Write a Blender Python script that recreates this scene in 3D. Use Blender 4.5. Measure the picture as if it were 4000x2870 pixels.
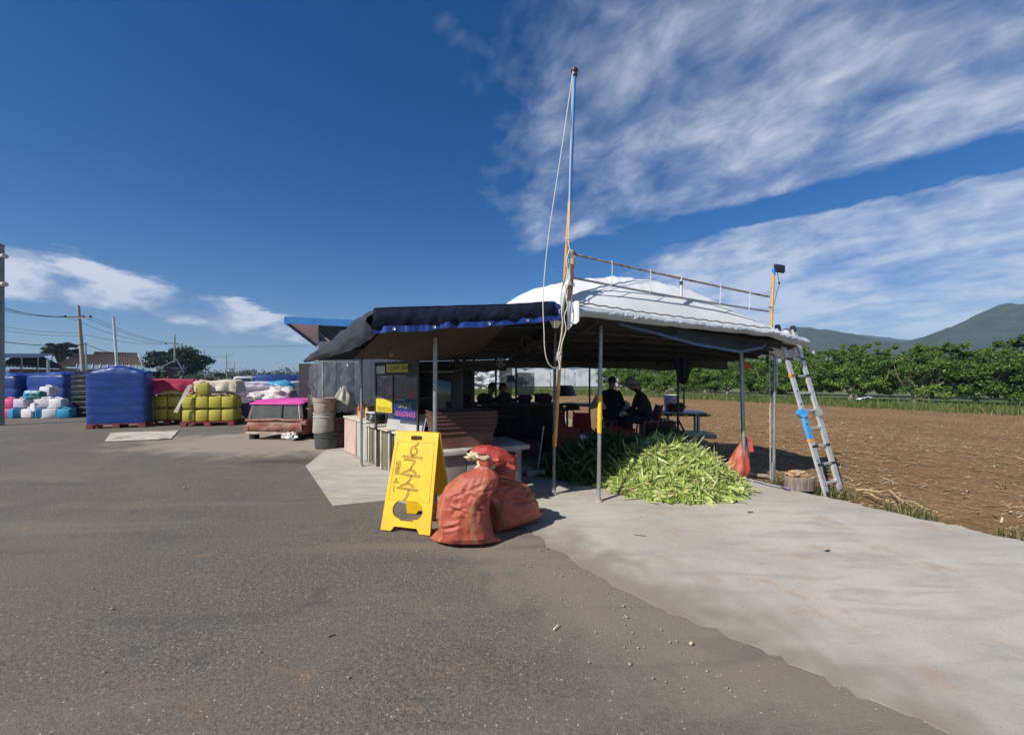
import bpy, bmesh, math, random
import numpy as np
from mathutils import Vector, Matrix, noise
R = math.radians
random.seed(7); RNG = np.random.default_rng(7)
scene = bpy.context.scene
COL = scene.collection
for o in list(bpy.data.objects): bpy.data.objects.remove(o)

# ------------------------------------------------------------------ camera, light, sky
EYE = 1.5
cam = bpy.data.cameras.new('camera'); cam.lens = 13.5; cam.sensor_width = 36.0
cam.shift_y = 38/4000; cam.clip_start = 0.05; cam.clip_end = 12000
camo = bpy.data.objects.new('camera', cam); COL.objects.link(camo)
camo.location = (0, 0, EYE); camo.rotation_euler = (R(90), 0, 0)
scene.camera = camo

SUN_EL = R(39); SUN_AZ = math.atan2(-0.76, -0.65)      # azimuth measured from +Y towards +X
sl = bpy.data.lights.new('sun', 'SUN'); sl.energy = 5.0; sl.angle = R(0.53); sl.color = (1.0, 0.945, 0.86)
so = bpy.data.objects.new('sun', sl); COL.objects.link(so)
sdir = Vector((math.sin(SUN_AZ)*math.cos(SUN_EL), math.cos(SUN_AZ)*math.cos(SUN_EL), math.sin(SUN_EL)))
so.rotation_euler = sdir.to_track_quat('Z', 'Y').to_euler(); so.location = sdir*30

scene.view_settings.view_transform = 'Standard'; scene.view_settings.look = 'None'
scene.view_settings.gamma = 1.0; scene.view_settings.use_curve_mapping = False
scene.view_settings.exposure = 0.30
scene.render.engine = 'CYCLES'
scene.cycles.use_denoising = True
scene.cycles.max_bounces = 6; scene.cycles.transparent_max_bounces = 12
scene.cycles.volume_bounces = 0

class NT:
    """small helper to wire shader nodes"""
    def __init__(s, tree): s.t = tree; s.n = tree.nodes; s.l = tree.links
    def node(s, kind, **kw):
        n = s.n.new(kind)
        for k, v in kw.items(): setattr(n, k, v)
        return n
    def put(s, sock, val):
        if isinstance(val, bpy.types.NodeSocket): s.l.new(val, sock)
        elif val is not None: sock.default_value = val
    def m(s, op, a, b=None, c=None, clamp=False):
        n = s.node('ShaderNodeMath', operation=op, use_clamp=clamp)
        s.put(n.inputs[0], a); s.put(n.inputs[1], b)
        if c is not None: s.put(n.inputs[2], c)
        return n.outputs[0]
    def step(s, x, lo, hi):
        n = s.node('ShaderNodeMapRange', interpolation_type='SMOOTHSTEP')
        s.put(n.inputs[0], x); n.inputs[1].default_value = lo; n.inputs[2].default_value = hi
        return n.outputs[0]
    def noise(s, vec, scale, detail=4, rough=.55, dist=0.0, lac=2.0):
        n = s.node('ShaderNodeTexNoise'); s.put(n.inputs['Vector'], vec)
        n.inputs['Scale'].default_value = scale; n.inputs['Detail'].default_value = detail
        n.inputs['Roughness'].default_value = rough; n.inputs['Distortion'].default_value = dist
        n.inputs['Lacunarity'].default_value = lac
        return n.outputs[0]
    def voro(s, vec, scale, feature='F1', rnd=1.0, out='Distance'):
        n = s.node('ShaderNodeTexVoronoi', feature=feature); s.put(n.inputs['Vector'], vec)
        n.inputs['Scale'].default_value = scale; n.inputs['Randomness'].default_value = rnd
        return n.outputs[out]
    def mix(s, f, a, b, blend='MIX'):
        n = s.node('ShaderNodeMix', data_type='RGBA', blend_type=blend)
        s.put(n.inputs[0], f)
        s.put(n.inputs[6], a if isinstance(a, bpy.types.NodeSocket) else (*a[:3], 1))
        s.put(n.inputs[7], b if isinstance(b, bpy.types.NodeSocket) else (*b[:3], 1))
        return n.outputs[2]
    def ramp(s, f, pts):
        n = s.node('ShaderNodeValToRGB'); e = n.color_ramp.elements
        while len(e) < len(pts): e.new(.5)
        for i, (p, c) in enumerate(pts): e[i].position = p; e[i].color = (*c[:3], 1)
        s.put(n.inputs[0], f); return n.outputs[0]
    def vec(s, x, y, z=0.0):
        n = s.node('ShaderNodeCombineXYZ'); s.put(n.inputs[0], x); s.put(n.inputs[1], y); s.put(n.inputs[2], z)
        return n.outputs[0]
    def sep(s, v):
        n = s.node('ShaderNodeSeparateXYZ'); s.put(n.inputs[0], v); return n.outputs
    def map(s, v, scale=(1,1,1), rot=(0,0,0), loc=(0,0,0)):
        n = s.node('ShaderNodeMapping'); s.put(n.inputs[0], v)
        n.inputs[1].default_value = loc; n.inputs[2].default_value = rot; n.inputs[3].default_value = scale
        return n.outputs[0]

def build_world():
    w = bpy.data.worlds.new('World'); scene.world = w; w.use_nodes = True
    t = NT(w.node_tree); t.n.clear()
    out = t.node('ShaderNodeOutputWorld'); bg = t.node('ShaderNodeBackground')
    sky = t.node('ShaderNodeTexSky', sky_type='NISHITA', sun_disc=False)
    sky.sun_elevation = SUN_EL; sky.sun_rotation = SUN_AZ
    sky.altitude = 0; sky.air_density = 1.0; sky.dust_density = 0.25; sky.ozone_density = 3.0
    hs = t.node('ShaderNodeHueSaturation'); t.l.new(sky.outputs[0], hs.inputs['Color'])
    hs.inputs['Saturation'].default_value = 1.42; hs.inputs['Value'].default_value = 1.12
    d = t.node('ShaderNodeTexCoord').outputs['Generated']
    x, y, z = t.sep(d)
    zc = t.m('MAXIMUM', z, 0.03)
    cx = t.m('DIVIDE', x, zc); cy = t.m('DIVIDE', y, zc)
    zs_ = t.m('ADD', t.m('MAXIMUM', z, 0.0), .26); ex = t.m('DIVIDE', x, zs_); ey = t.m('DIVIDE', y, zs_)
    n1 = t.m('ADD', t.m('MULTIPLY', cx, .64), t.m('MULTIPLY', cy, .77))
    low = t.m('SUBTRACT', t.noise(t.vec(cx, cy), .9, 3, .5), .5)
    low2 = t.m('SUBTRACT', t.noise(t.vec(cx, cy, 7.), 3.2, 5, .6), .5)
    # high sheet of broken cloudlets, faintly combed along one direction; its edge runs along cx ~ -0.1
    s_ = t.m('SUBTRACT', t.m('MULTIPLY', ex, .60), t.m('MULTIPLY', ey, .80))
    t_ = t.m('ADD', t.m('MULTIPLY', ex, .80), t.m('MULTIPLY', ey, .60))
    nA = t.noise(t.vec(t.m('MULTIPLY', s_, .80), t_, 1.3), 8.0, 7, .55, .3)
    nB = t.noise(t.vec(t.m('MULTIPLY', s_, .75), t_, 4.2), 2.6, 4, .5, .3)
    nC = t.noise(t.vec(t.m('MULTIPLY', s_, .42), t_, 8.8), 3.6, 5, .55, .2)
    edge = t.step(t.m('ADD', t.m('ADD', cx, t.m('MULTIPLY', low, 1.1)), t.m('MULTIPLY', low2, .5)), -.85, .42)
    n1w = t.m('ADD', n1, t.m('ADD', t.m('MULTIPLY', low, .30), t.m('MULTIPLY', low2, .34)))
    gap = t.m('MULTIPLY', t.step(n1w, 2.42, 2.74), t.m('SUBTRACT', 1.0, t.step(n1w, 2.90, 3.05)))
    bank = t.step(n1w, 2.88, 3.3)
    edgeB = t.step(t.m('ADD', t.m('ADD', cx, t.m('MULTIPLY', low, 1.6)), t.m('MULTIPLY', low2, .9)), .15, 1.9)
    edge = t.m('MULTIPLY', edge, t.m('ADD', t.m('SUBTRACT', 1.0, bank), t.m('MULTIPLY', bank, edgeB)))
    covR = t.m('MULTIPLY', edge, t.m('SUBTRACT', 1.0, t.m('MULTIPLY', gap, .92)))
    mixn = t.m('ADD', t.m('ADD', t.m('MULTIPLY', nA, .42), t.m('MULTIPLY', nB, .36)), t.m('MULTIPLY', nC, .22))
    thr = t.m('SUBTRACT', t.m('SUBTRACT', .82, t.m('MULTIPLY', covR, .448)), t.m('MULTIPLY', t.m('MULTIPLY', bank, edge), .11))
    dR = t.m('DIVIDE', t.m('SUBTRACT', mixn, thr), .29, clamp=True)
    # left: a street of small heaped clouds, cx between -8 and -3.6
    cl = t.m('ADD', cx, t.m('ADD', t.m('MULTIPLY', low, 1.4), t.m('MULTIPLY', low2, 1.2)))
    covL = t.m('MULTIPLY', t.step(cl, -9.0, -5.6), t.m('SUBTRACT', 1.0, t.step(cl, -4.0, -2.7)))
    covL = t.m('MULTIPLY', covL, t.step(cy, .8, 2.0))
    nL = t.noise(t.map(d, (9.0, 9.0, 19.0), (0,0,0), (2.3,5.1,1.0)), 1.0, 8, .56, .15)
    nL2 = t.noise(t.map(d, (3.6, 3.6, 9.0), (0,0,0), (7.3,1.1,4.0)), 1.0, 4, .5, .1)
    mL = t.m('ADD', t.m('MULTIPLY', nL, .62), t.m('MULTIPLY', nL2, .38))
    dL = t.m('DIVIDE', t.m('SUBTRACT', mL, t.m('SUBTRACT', .80, t.m('MULTIPLY', covL, .385))), .15, clamp=True)
    dens = t.m('MAXIMUM', dR, dL)
    fade = t.step(z, .01, .10)
    dens = t.m('MULTIPLY', dens, fade)
    alpha = t.m('MULTIPLY', t.m('POWER', dens, 1.1), t.m('SUBTRACT', .82, t.m('MULTIPLY', t.m('MULTIPLY', bank, edgeB), .16)))
    shade = t.noise(t.vec(ex, ey, 3.3), 4.0, 5, .6)
    ccol = t.mix(t.step(t.m('ADD', t.m('MULTIPLY', dens, .6), t.m('MULTIPLY', shade, .6)), .35, .95), (3.8, 4.7, 6.7), (8.6, 9.1, 10.2))
    tint = t.mix(t.step(z, .0, .30), (.54,.66,.88), (.80,.775,.93))
    skyc = t.mix(1.0, hs.outputs[0], tint, 'MULTIPLY')
    col = t.mix(alpha, skyc, ccol)
    t.l.new(col, bg.inputs['Color']); bg.inputs['Strength'].default_value = 0.072
    t.l.new(bg.outputs[0], out.inputs['Surface'])
build_world()

# ------------------------------------------------------------------ helpers
def P(px, py, Y):
    """point of the place that stands Y metres ahead, measured off the photograph (4000 px wide)"""
    return Vector(((px-2000)/1500*Y, Y, EYE-(py-1473)/1500*Y))
def G(px, py, z=0.0):
    Y = (EYE-z)*1500/(py-1473); return Vector(((px-2000)/1500*Y, Y, z))
def fbm(x, y, z=0.0, o=4):
    return noise.fractal(Vector((x, y, z)), 1.0, 2.0, o)
def V(*a): return Vector(a)

class MB:
    def __init__(s): s.v = []; s.f = []; s.m = []
    def add(s, vs, fs, mi=0):
        b = len(s.v); s.v += [tuple(p) for p in vs]
        for f in fs: s.f.append(tuple(b+i for i in f)); s.m.append(mi)
        return s
    def box(s, c, size, rot=(0,0,0), mi=0, taper=1.0):
        hx, hy, hz = size[0]/2, size[1]/2, size[2]/2
        M_ = Matrix.Translation(Vector(c)) @ Matrix.Rotation(rot[2],4,'Z') @ Matrix.Rotation(rot[1],4,'Y') @ Matrix.Rotation(rot[0],4,'X')
        vs = []
        for zz in (-1, 1):
            k = taper if zz > 0 else 1
            for (a, b) in ((-1,-1),(1,-1),(1,1),(-1,1)): vs.append(M_ @ Vector((a*hx*k, b*hy*k, zz*hz)))
        return s.add(vs, [(3,2,1,0),(4,5,6,7),(0,1,5,4),(1,2,6,5),(2,3,7,6),(3,0,4,7)], mi)
    def rbox(s, c, size, r=.02, rot=(0,0,0), mi=0):
        bm = bmesh.new(); bmesh.ops.create_cube(bm, size=1.0)
        for v in bm.verts: v.co = Vector((v.co.x*size[0], v.co.y*size[1], v.co.z*size[2]))
        bmesh.ops.bevel(bm, geom=list(bm.edges), offset=r, segments=2, affect='EDGES', profile=.5)
        M_ = Matrix.Translation(Vector(c)) @ Matrix.Rotation(rot[2],4,'Z') @ Matrix.Rotation(rot[1],4,'Y') @ Matrix.Rotation(rot[0],4,'X')
        bm.verts.ensure_lookup_table(); bm.verts.index_update()
        s.add([M_ @ v.co for v in bm.verts], [[v.index for v in f.verts] for f in bm.faces], mi); bm.free(); return s
    def beam(s, p0, p1, w, h, mi=0, up=(0,0,1)):
        p0 = Vector(p0); p1 = Vector(p1); d = (p1-p0).normalized(); u = Vector(up)
        if abs(d.dot(u)) > .98: u = Vector((0,1,0))
        sd = d.cross(u).normalized(); u = sd.cross(d)
        vs = []
        for p in (p0, p1):
            for (a, b) in ((-1,-1),(1,-1),(1,1),(-1,1)): vs.append(p + sd*a*w/2 + u*b*h/2)
        return s.add(vs, [(3,2,1,0),(4,5,6,7),(0,1,5,4),(1,2,6,5),(2,3,7,6),(3,0,4,7)], mi)
    def tube(s, path, r, n=8, mi=0, caps=True, closed=False):
        path = [Vector(p) for p in path]; k = len(path)
        rs = r if isinstance(r, (list, tuple)) else [r]*k
        vs = []; prev = None
        for i, p in enumerate(path):
            if closed: d = path[(i+1) % k]-path[i-1]
            else: d = path[min(i+1,k-1)]-path[max(i-1,0)]
            d.normalize()
            if prev is None:
                u = Vector((0,0,1)) if abs(d.z) < .9 else Vector((1,0,0))
                u = (u-d*u.dot(d)).normalized()
            else:
                u = prev-d*prev.dot(d)
                u = u.normalized() if u.length > 1e-6 else Vector((1,0,0))
            prev = u; w = d.cross(u)
            for j in range(n):
                a = 2*math.pi*j/n; vs.append(p+(u*math.cos(a)+w*math.sin(a))*rs[i])
        fs = []
        for i in range(k if closed else k-1):
            for j in range(n):
                a = i*n+j; b = i*n+(j+1) % n; ii = (i+1) % k
                fs.append((a, b, ii*n+(j+1) % n, ii*n+j))
        if caps and not closed:
            fs.append(tuple(range(n-1,-1,-1))); fs.append(tuple((k-1)*n+j for j in range(n)))
        return s.add(vs, fs, mi)
    def cyl(s, p0, p1, r0, r1=None, n=12, mi=0): return s.tube([p0, p1], [r0, r0 if r1 is None else r1], n, mi)
    def lathe(s, prof, c=(0,0,0), n=16, mi=0, sx=1, sy=1):
        vs = []; k = len(prof); c = Vector(c)
        for (r, z) in prof:
            for j in range(n):
                a = 2*math.pi*j/n; vs.append(c+Vector((r*math.cos(a)*sx, r*math.sin(a)*sy, z)))
        fs = [(i*n+j, i*n+(j+1) % n, (i+1)*n+(j+1) % n, (i+1)*n+j) for i in range(k-1) for j in range(n)]
        fs.append(tuple(range(n-1,-1,-1))); fs.append(tuple((k-1)*n+j for j in range(n)))
        return s.add(vs, fs, mi)
    def grid(s, fn, nu, nv, mi=0, wrap=False):
        vs = [fn(i/(nu if wrap else nu-1), j/(nv-1)) for j in range(nv) for i in range(nu)]
        fs = []
        for j in range(nv-1):
            for i in range(nu if wrap else nu-1):
                a = j*nu+i; b = j*nu+(i+1) % nu
                fs.append((a, b, b+nu, a+nu))
        return s.add(vs, fs, mi)
    def prism(s, poly, z0, z1, mi=0):
        k = len(poly)
        vs = [(p[0], p[1], z0) for p in poly]+[(p[0], p[1], z1) for p in poly]
        fs = [tuple(range(k-1,-1,-1)), tuple(range(k, 2*k))]+[(i,(i+1) % k, k+(i+1) % k, k+i) for i in range(k)]
        return s.add(vs, fs, mi)
    def mesh(s, name, mats, smooth=None):
        me = bpy.data.meshes.new(name); me.from_pydata(s.v, [], s.f)
        for m_ in (mats if isinstance(mats, (list, tuple)) else [mats]): me.materials.append(m_)
        if any(s.m): me.polygons.foreach_set('material_index', s.m)
        if smooth is not None:
            me.polygons.foreach_set('use_smooth', [True]*len(me.polygons))
            if smooth < 180: me.set_sharp_from_angle(angle=R(smooth))
        me.update(); return me

def setp(o, label=None, cat=None, group=None, kind=None):
    if label: o['label'] = label
    if cat: o['category'] = cat
    if group: o['group'] = group
    if kind: o['kind'] = kind
    return o
def link(name, data, parent=None, loc=(0,0,0), rot=(0,0,0)):
    o = bpy.data.objects.new(name, data); COL.objects.link(o)
    o.location = loc; o.rotation_euler = rot
    if parent is not None: o.parent = parent
    return o
def ob(name, mb, mats, parent=None, loc=(0,0,0), rot=(0,0,0), smooth=40, label=None, cat=None, group=None, kind=None):
    o = link(name, mb.mesh(name, mats, smooth), parent, loc, rot)
    return setp(o, label, cat, group, kind)
def thing(name, label, cat, loc=(0,0,0), rz=0.0, group=None):
    o = link(name, None, None, loc, (0,0,rz)); o.empty_display_size = .1
    return setp(o, label, cat, group)
def wpart(name, mb, mats, root, smooth=40):
    """part whose mesh was laid out in world coordinates, under an unrotated root"""
    l = root.location; return ob(name, mb, mats, root, (-l.x,-l.y,-l.z), (0,0,0), smooth)
def copy_tree(o, parent=None):
    c = o.copy(); COL.objects.link(c); c.parent = parent
    for ch in list(o.children): copy_tree(ch, c)
    return c
def np_mesh(name, verts, faces, mats, rnd=None, smooth=False):
    """verts (n,3), faces (m,4) -> mesh with a per-face 'rnd' attribute"""
    me = bpy.data.meshes.new(name); nv = len(verts); nf, k = faces.shape
    me.vertices.add(nv); me.vertices.foreach_set('co', np.ascontiguousarray(verts, dtype=np.float32).ravel())
    me.loops.add(nf*k); me.loops.foreach_set('vertex_index', np.ascontiguousarray(faces, dtype=np.int32).ravel())
    me.polygons.add(nf); me.polygons.foreach_set('loop_start', np.arange(0, nf*k, k, dtype=np.int32))
    try: me.polygons.foreach_set('loop_total', np.full(nf, k, dtype=np.int32))
    except Exception: pass
    for m_ in (mats if isinstance(mats, (list, tuple)) else [mats]): me.materials.append(m_)
    if rnd is not None:
        a = me.attributes.new('rnd', 'FLOAT', 'FACE'); a.data.foreach_set('value', np.asarray(rnd, dtype=np.float32))
    me.update(calc_edges=True)
    if smooth: me.polygons.foreach_set('use_smooth', [True]*nf)
    me.validate(); return me

# ------------------------------------------------------------------ materials
MATS = {}
def base_mat(name):
    m = bpy.data.materials.new(name); m.use_nodes = True; MATS[name] = m
    t = NT(m.node_tree); b = m.node_tree.nodes['Principled BSDF']
    return m, t, b
def M(name, col=(.5,.5,.5), rough=.6, col2=None, scale=4.0, detail=5, bump=0.0, bscale=None, metal=0.0, spec=.5,
      rnd=0.0, lo=.35, hi=.65, stretch=(1,1,1), alpha=1.0, transl=0.0, coat=0.0, dirt=None, dirt_amt=.5, dscale=2.0, bdist=.02):
    if name in MATS: return MATS[name]
    m, t, b = base_mat(name)
    co = t.node('ShaderNodeTexCoord').outputs['Object']
    oi = t.node('ShaderNodeObjectInfo')
    off = t.node('ShaderNodeVectorMath', operation='ADD'); t.l.new(co, off.inputs[0])
    rv = t.m('MULTIPLY', oi.outputs['Random'], 37.0); cb = t.vec(rv, rv, rv); t.l.new(cb, off.inputs[1])
    co = t.map(off.outputs[0], stretch)
    c2 = col2 if col2 else tuple(min(1, c*.8) for c in col)
    f = t.step(t.noise(co, scale, detail, .6), lo, hi)
    c = t.mix(f, col, c2)
    if dirt:
        c = t.mix(t.m('MULTIPLY', t.step(t.noise(co, dscale, 6, .65), .5, .72), dirt_amt), c, dirt)
    if rnd:
        h = t.node('ShaderNodeHueSaturation'); t.l.new(c, h.inputs['Color'])
        t.l.new(t.m('ADD', 1-rnd, t.m('MULTIPLY', oi.outputs['Random'], 2*rnd)), h.inputs['Value']); c = h.outputs[0]
    t.l.new(c, b.inputs['Base Color'])
    b.inputs['Roughness'].default_value = rough; b.inputs['Metallic'].default_value = metal
    b.inputs['Specular IOR Level'].default_value = spec; b.inputs['Coat Weight'].default_value = coat
    rr = t.m('ADD', rough-.06, t.m('MULTIPLY', t.noise(co, scale*2.3, 3), .12)); t.l.new(rr, b.inputs['Roughness'])
    if bump:
        bp = t.node('ShaderNodeBump'); bp.inputs['Strength'].default_value = min(1.0, bump); bp.inputs['Distance'].default_value = bdist
        t.l.new(t.noise(co, bscale or scale*3, 5, .6), bp.inputs['Height']); t.l.new(bp.outputs[0], b.inputs['Normal'])
    if alpha < 1: b.inputs['Alpha'].default_value = alpha
    if transl:
        tr = t.node('ShaderNodeBsdfTranslucent'); t.l.new(c, tr.inputs['Color'])
        ms = t.node('ShaderNodeMixShader'); ms.inputs[0].default_value = transl
        t.l.new(b.outputs[0], ms.inputs[1]); t.l.new(tr.outputs[0], ms.inputs[2])
        t.l.new(ms.outputs[0], t.n['Material Output'].inputs['Surface'])
    return m
def leaf_mat(name, pts, rough=.5, transl=.3, spec=.35):
    if name in MATS: return MATS[name]
    m, t, b = base_mat(name)
    at = t.node('ShaderNodeAttribute', attribute_name='rnd'); oi = t.node('ShaderNodeObjectInfo')
    c = t.ramp(at.outputs['Fac'], pts)
    h = t.node('ShaderNodeHueSaturation'); t.l.new(c, h.inputs['Color'])
    t.l.new(t.m('ADD', .88, t.m('MULTIPLY', oi.outputs['Random'], .24)), h.inputs['Value'])
    t.l.new(h.outputs[0], b.inputs['Base Color'])
    b.inputs['Roughness'].default_value = rough; b.inputs['Specular IOR Level'].default_value = spec
    if transl:
        tr = t.node('ShaderNodeBsdfTranslucent'); t.l.new(h.outputs[0], tr.inputs['Color'])
        ms = t.node('ShaderNodeMixShader'); ms.inputs[0].default_value = transl
        t.l.new(b.outputs[0], ms.inputs[1]); t.l.new(tr.outputs[0], ms.inputs[2])
        t.l.new(ms.outputs[0], t.n['Material Output'].inputs['Surface'])
    return m

# common materials
galv   = M('galvanised_steel', (.42,.43,.44), .42, (.30,.31,.32), 9, bump=.05, metal=.65, dirt=(.25,.2,.15), dirt_amt=.35, dscale=5)
rust   = M('rusty_steel', (.16,.10,.07), .75, (.34,.31,.29), 14, bump=.2, metal=.2, stretch=(1,1,1))
blackp = M('black_plastic', (.015,.015,.017), .45, (.03,.03,.03), 6)
white_cord = M('white_cord', (.56,.54,.50), .8, (.6,.57,.52), 30)
chrome = M('aluminium', (.66,.66,.65), .42, (.54,.54,.53), 6, metal=.45, bump=.04, dirt=(.4,.37,.32), dirt_amt=.5, dscale=7)
wood   = M('weathered_wood', (.30,.22,.16), .8, (.19,.14,.10), 4, bump=.3, bscale=12, stretch=(6,6,.6))
redp   = M('red_plastic', (.42,.045,.035), .45, (.34,.03,.03), 5, rnd=.08)
darkred= M('maroon_plastic', (.13,.045,.035), .5, (.10,.035,.03), 6, rnd=.12, dirt=(.2,.14,.1), dirt_amt=.3)
yellowp= M('yellow_pipe_wrap', (.80,.50,.02), .5, (.72,.42,.02), 6, dirt=(.4,.3,.12), dirt_amt=.4, dscale=8)
orangep= M('orange_paint', (.62,.34,.10), .55, (.52,.27,.08), 8, dirt=(.3,.2,.1), dirt_amt=.4, dscale=6)
# ------------------------------------------------------------------ ground
def m_asphalt():
    m, t, b = base_mat('old_asphalt')
    co = t.node('ShaderNodeTexCoord').outputs['Object']
    ag = t.noise(co, 70, 5, .75); ag2 = t.voro(co, 120); big = t.noise(co, .55, 5, .6); mid = t.noise(co, 3.2, 5, .65)
    fine = t.noise(co, 34, 4, .7)
    c = t.mix(t.step(ag, .36, .64), (.043,.039,.034), (.170,.154,.126))
    gr = t.voro(co, 95, out='Color'); c = t.mix(.30, c, t.ramp(t.sep(gr)[0], [(0,(.05,.047,.044)),(.6,(.13,.12,.105)),(.9,(.22,.20,.17)),(1,(.42,.39,.34))]))
    c = t.mix(t.m('MULTIPLY', t.step(fine, .42, .7), .5), c, (.195,.170,.135))
    c = t.mix(t.m('MULTIPLY', t.step(big, .42, .62), .42), c, (.185,.155,.118))        # dust film
    c = t.mix(t.m('MULTIPLY', t.step(mid, .56, .70), .5), c, (.075,.072,.072))         # bare tar
    st = t.noise(t.map(co, (1,1,1), (0,0,0), (5,3,0)), 1.15, 5, .7)
    c = t.mix(t.m('MULTIPLY', t.m('MULTIPLY', t.step(st, .60, .70), t.step(mid, .40, .60)), .65), c, (.27,.165,.085))   # clay stains
    x, y, z = t.sep(co)
    # clay dust trodden out of the concrete joint (a band with its own ragged shape)
    dj = t.m('ABSOLUTE', t.m('SUBTRACT', t.m('ADD', t.m('MULTIPLY', x, .787), t.m('MULTIPLY', y, .617)), t.m('ADD', 2.15, t.m('MULTIPLY', t.m('SUBTRACT', mid, .5), .9))))
    c = t.mix(t.m('MULTIPLY', t.m('SUBTRACT', 1.0, t.step(dj, .05, .85)), .62), c, (.25,.215,.165))
    # trodden dry mud around the stall on the left
    dx = t.m('ADD', x, 5.4); dy = t.m('SUBTRACT', y, 9.0)
    rr = t.m('SQRT', t.m('ADD', t.m('MULTIPLY', t.m('MULTIPLY', dx, dx), .30), t.m('MULTIPLY', t.m('MULTIPLY', dy, dy), 1.1)))
    c = t.mix(t.m('MULTIPLY', t.m('SUBTRACT', 1.0, t.step(t.m('ADD', rr, t.m('MULTIPLY', t.m('SUBTRACT', t.noise(co, 1.6, 5, .65), .5), 2.6)), 1.1, 2.2)), .85), c, (.36,.305,.235))
    dx = t.m('ADD', x, 3.9); dy = t.m('SUBTRACT', y, 6.75)
    rr = t.m('SQRT', t.m('ADD', t.m('MULTIPLY', t.m('MULTIPLY', dx, dx), .5), t.m('MULTIPLY', t.m('MULTIPLY', dy, dy), 3.2)))
    c = t.mix(t.m('MULTIPLY', t.m('SUBTRACT', 1.0, t.step(t.m('ADD', rr, t.m('MULTIPLY', t.m('SUBTRACT', mid, .5), 1.5)), .35, .8)), .7), c, (.055,.05,.045))  # darker oval patch
    tr = t.noise(t.map(co, (.35, 2.2, 1), (0,0,R(62))), 1.3, 5, .62, .6)
    c = t.mix(t.m('MULTIPLY', t.step(tr, .50, .68), .38), c, (.215,.180,.138))          # dusty tyre sweeps
    tr2 = t.noise(t.map(co, (.4, 3.0, 1), (0,0,R(-28)), (4,2,0)), 1.1, 5, .62, .5)
    c = t.mix(t.m('MULTIPLY', t.step(tr2, .54, .70), .45), c, (.085,.08,.077))
    pat = t.voro(co, .35, out='Color'); pr = t.sep(pat)[0]
    c = t.mix(t.m('MULTIPLY', t.step(pr, .2, .8), .16), c, (.10,.097,.093))
    spk = t.voro(co, 26); c = t.mix(t.m('MULTIPLY', t.m('LESS_THAN', spk, .11), t.m('GREATER_THAN', t.noise(co, 9, 2), .50)), c, (.42,.40,.36))
    t.l.new(c, b.inputs['Base Color']); b.inputs['Roughness'].default_value = .88; b.inputs['Specular IOR Level'].default_value = .25
    bp = t.node('ShaderNodeBump'); bp.inputs['Strength'].default_value = .38; bp.inputs['Distance'].default_value = .008
    t.l.new(t.m('ADD', t.m('MULTIPLY', ag, .7), t.m('MULTIPLY', ag2, .6)), bp.inputs['Height']); t.l.new(bp.outputs[0], b.inputs['Normal'])
    return m
def m_concrete():
    m, t, b = base_mat('worn_concrete')
    co = t.node('ShaderNodeTexCoord').outputs['Object']
    big = t.noise(co, .9, 5, .62); mid = t.noise(co, 4, 5, .65); fine = t.noise(co, 60, 4, .7)
    sw = t.noise(t.map(co, (.5, 2.6, 1), (0,0,R(20))), 2.4, 4, .6, .8)
    c = t.mix(t.step(big, .35, .65), (.475,.445,.385), (.385,.36,.31))
    c = t.mix(t.m('MULTIPLY', t.step(sw, .47, .66), .6), c, (.315,.295,.265))
    c = t.mix(t.m('MULTIPLY', t.step(mid, .55, .72), .4), c, (.50,.455,.385))
    c = t.mix(t.m('MULTIPLY', t.step(t.noise(co, 1.7, 5, .7), .57, .68), .65), c, (.38,.28,.185))
    c = t.mix(t.m('MULTIPLY', t.step(fine, .52, .74), .42), c, (.24,.23,.22))
    c = t.mix(t.m('MULTIPLY', t.m('LESS_THAN', t.voro(co, 34), .10), .8), c, (.16,.15,.14))
    x, y, z = t.sep(co)
    dj = t.m('SUBTRACT', t.m('ADD', t.m('MULTIPLY', x, .787), t.m('MULTIPLY', y, .617)), t.m('ADD', 2.30, t.m('MULTIPLY', t.m('SUBTRACT', mid, .5), 1.5)))
    dj = t.m('ADD', dj, t.m('MULTIPLY', t.m('SUBTRACT', t.noise(co, 16, 4, .7), .5), .5))
    dw = t.m('MULTIPLY', t.m('SUBTRACT', 1.0, t.step(dj, -.05, .75)), t.step(x, -.5, .25))
    c = t.mix(t.m('MULTIPLY', dw, .88), c, (.235,.203,.160))
    t.l.new(c, b.inputs['Base Color']); b.inputs['Roughness'].default_value = .9; b.inputs['Specular IOR Level'].default_value = .2
    bp = t.node('ShaderNodeBump'); bp.inputs['Strength'].default_value = .32; bp.inputs['Distance'].default_value = .01
    t.l.new(t.m('ADD', fine, t.m('MULTIPLY', mid, .8)), bp.inputs['Height']); t.l.new(bp.outputs[0], b.inputs['Normal'])
    return m
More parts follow.
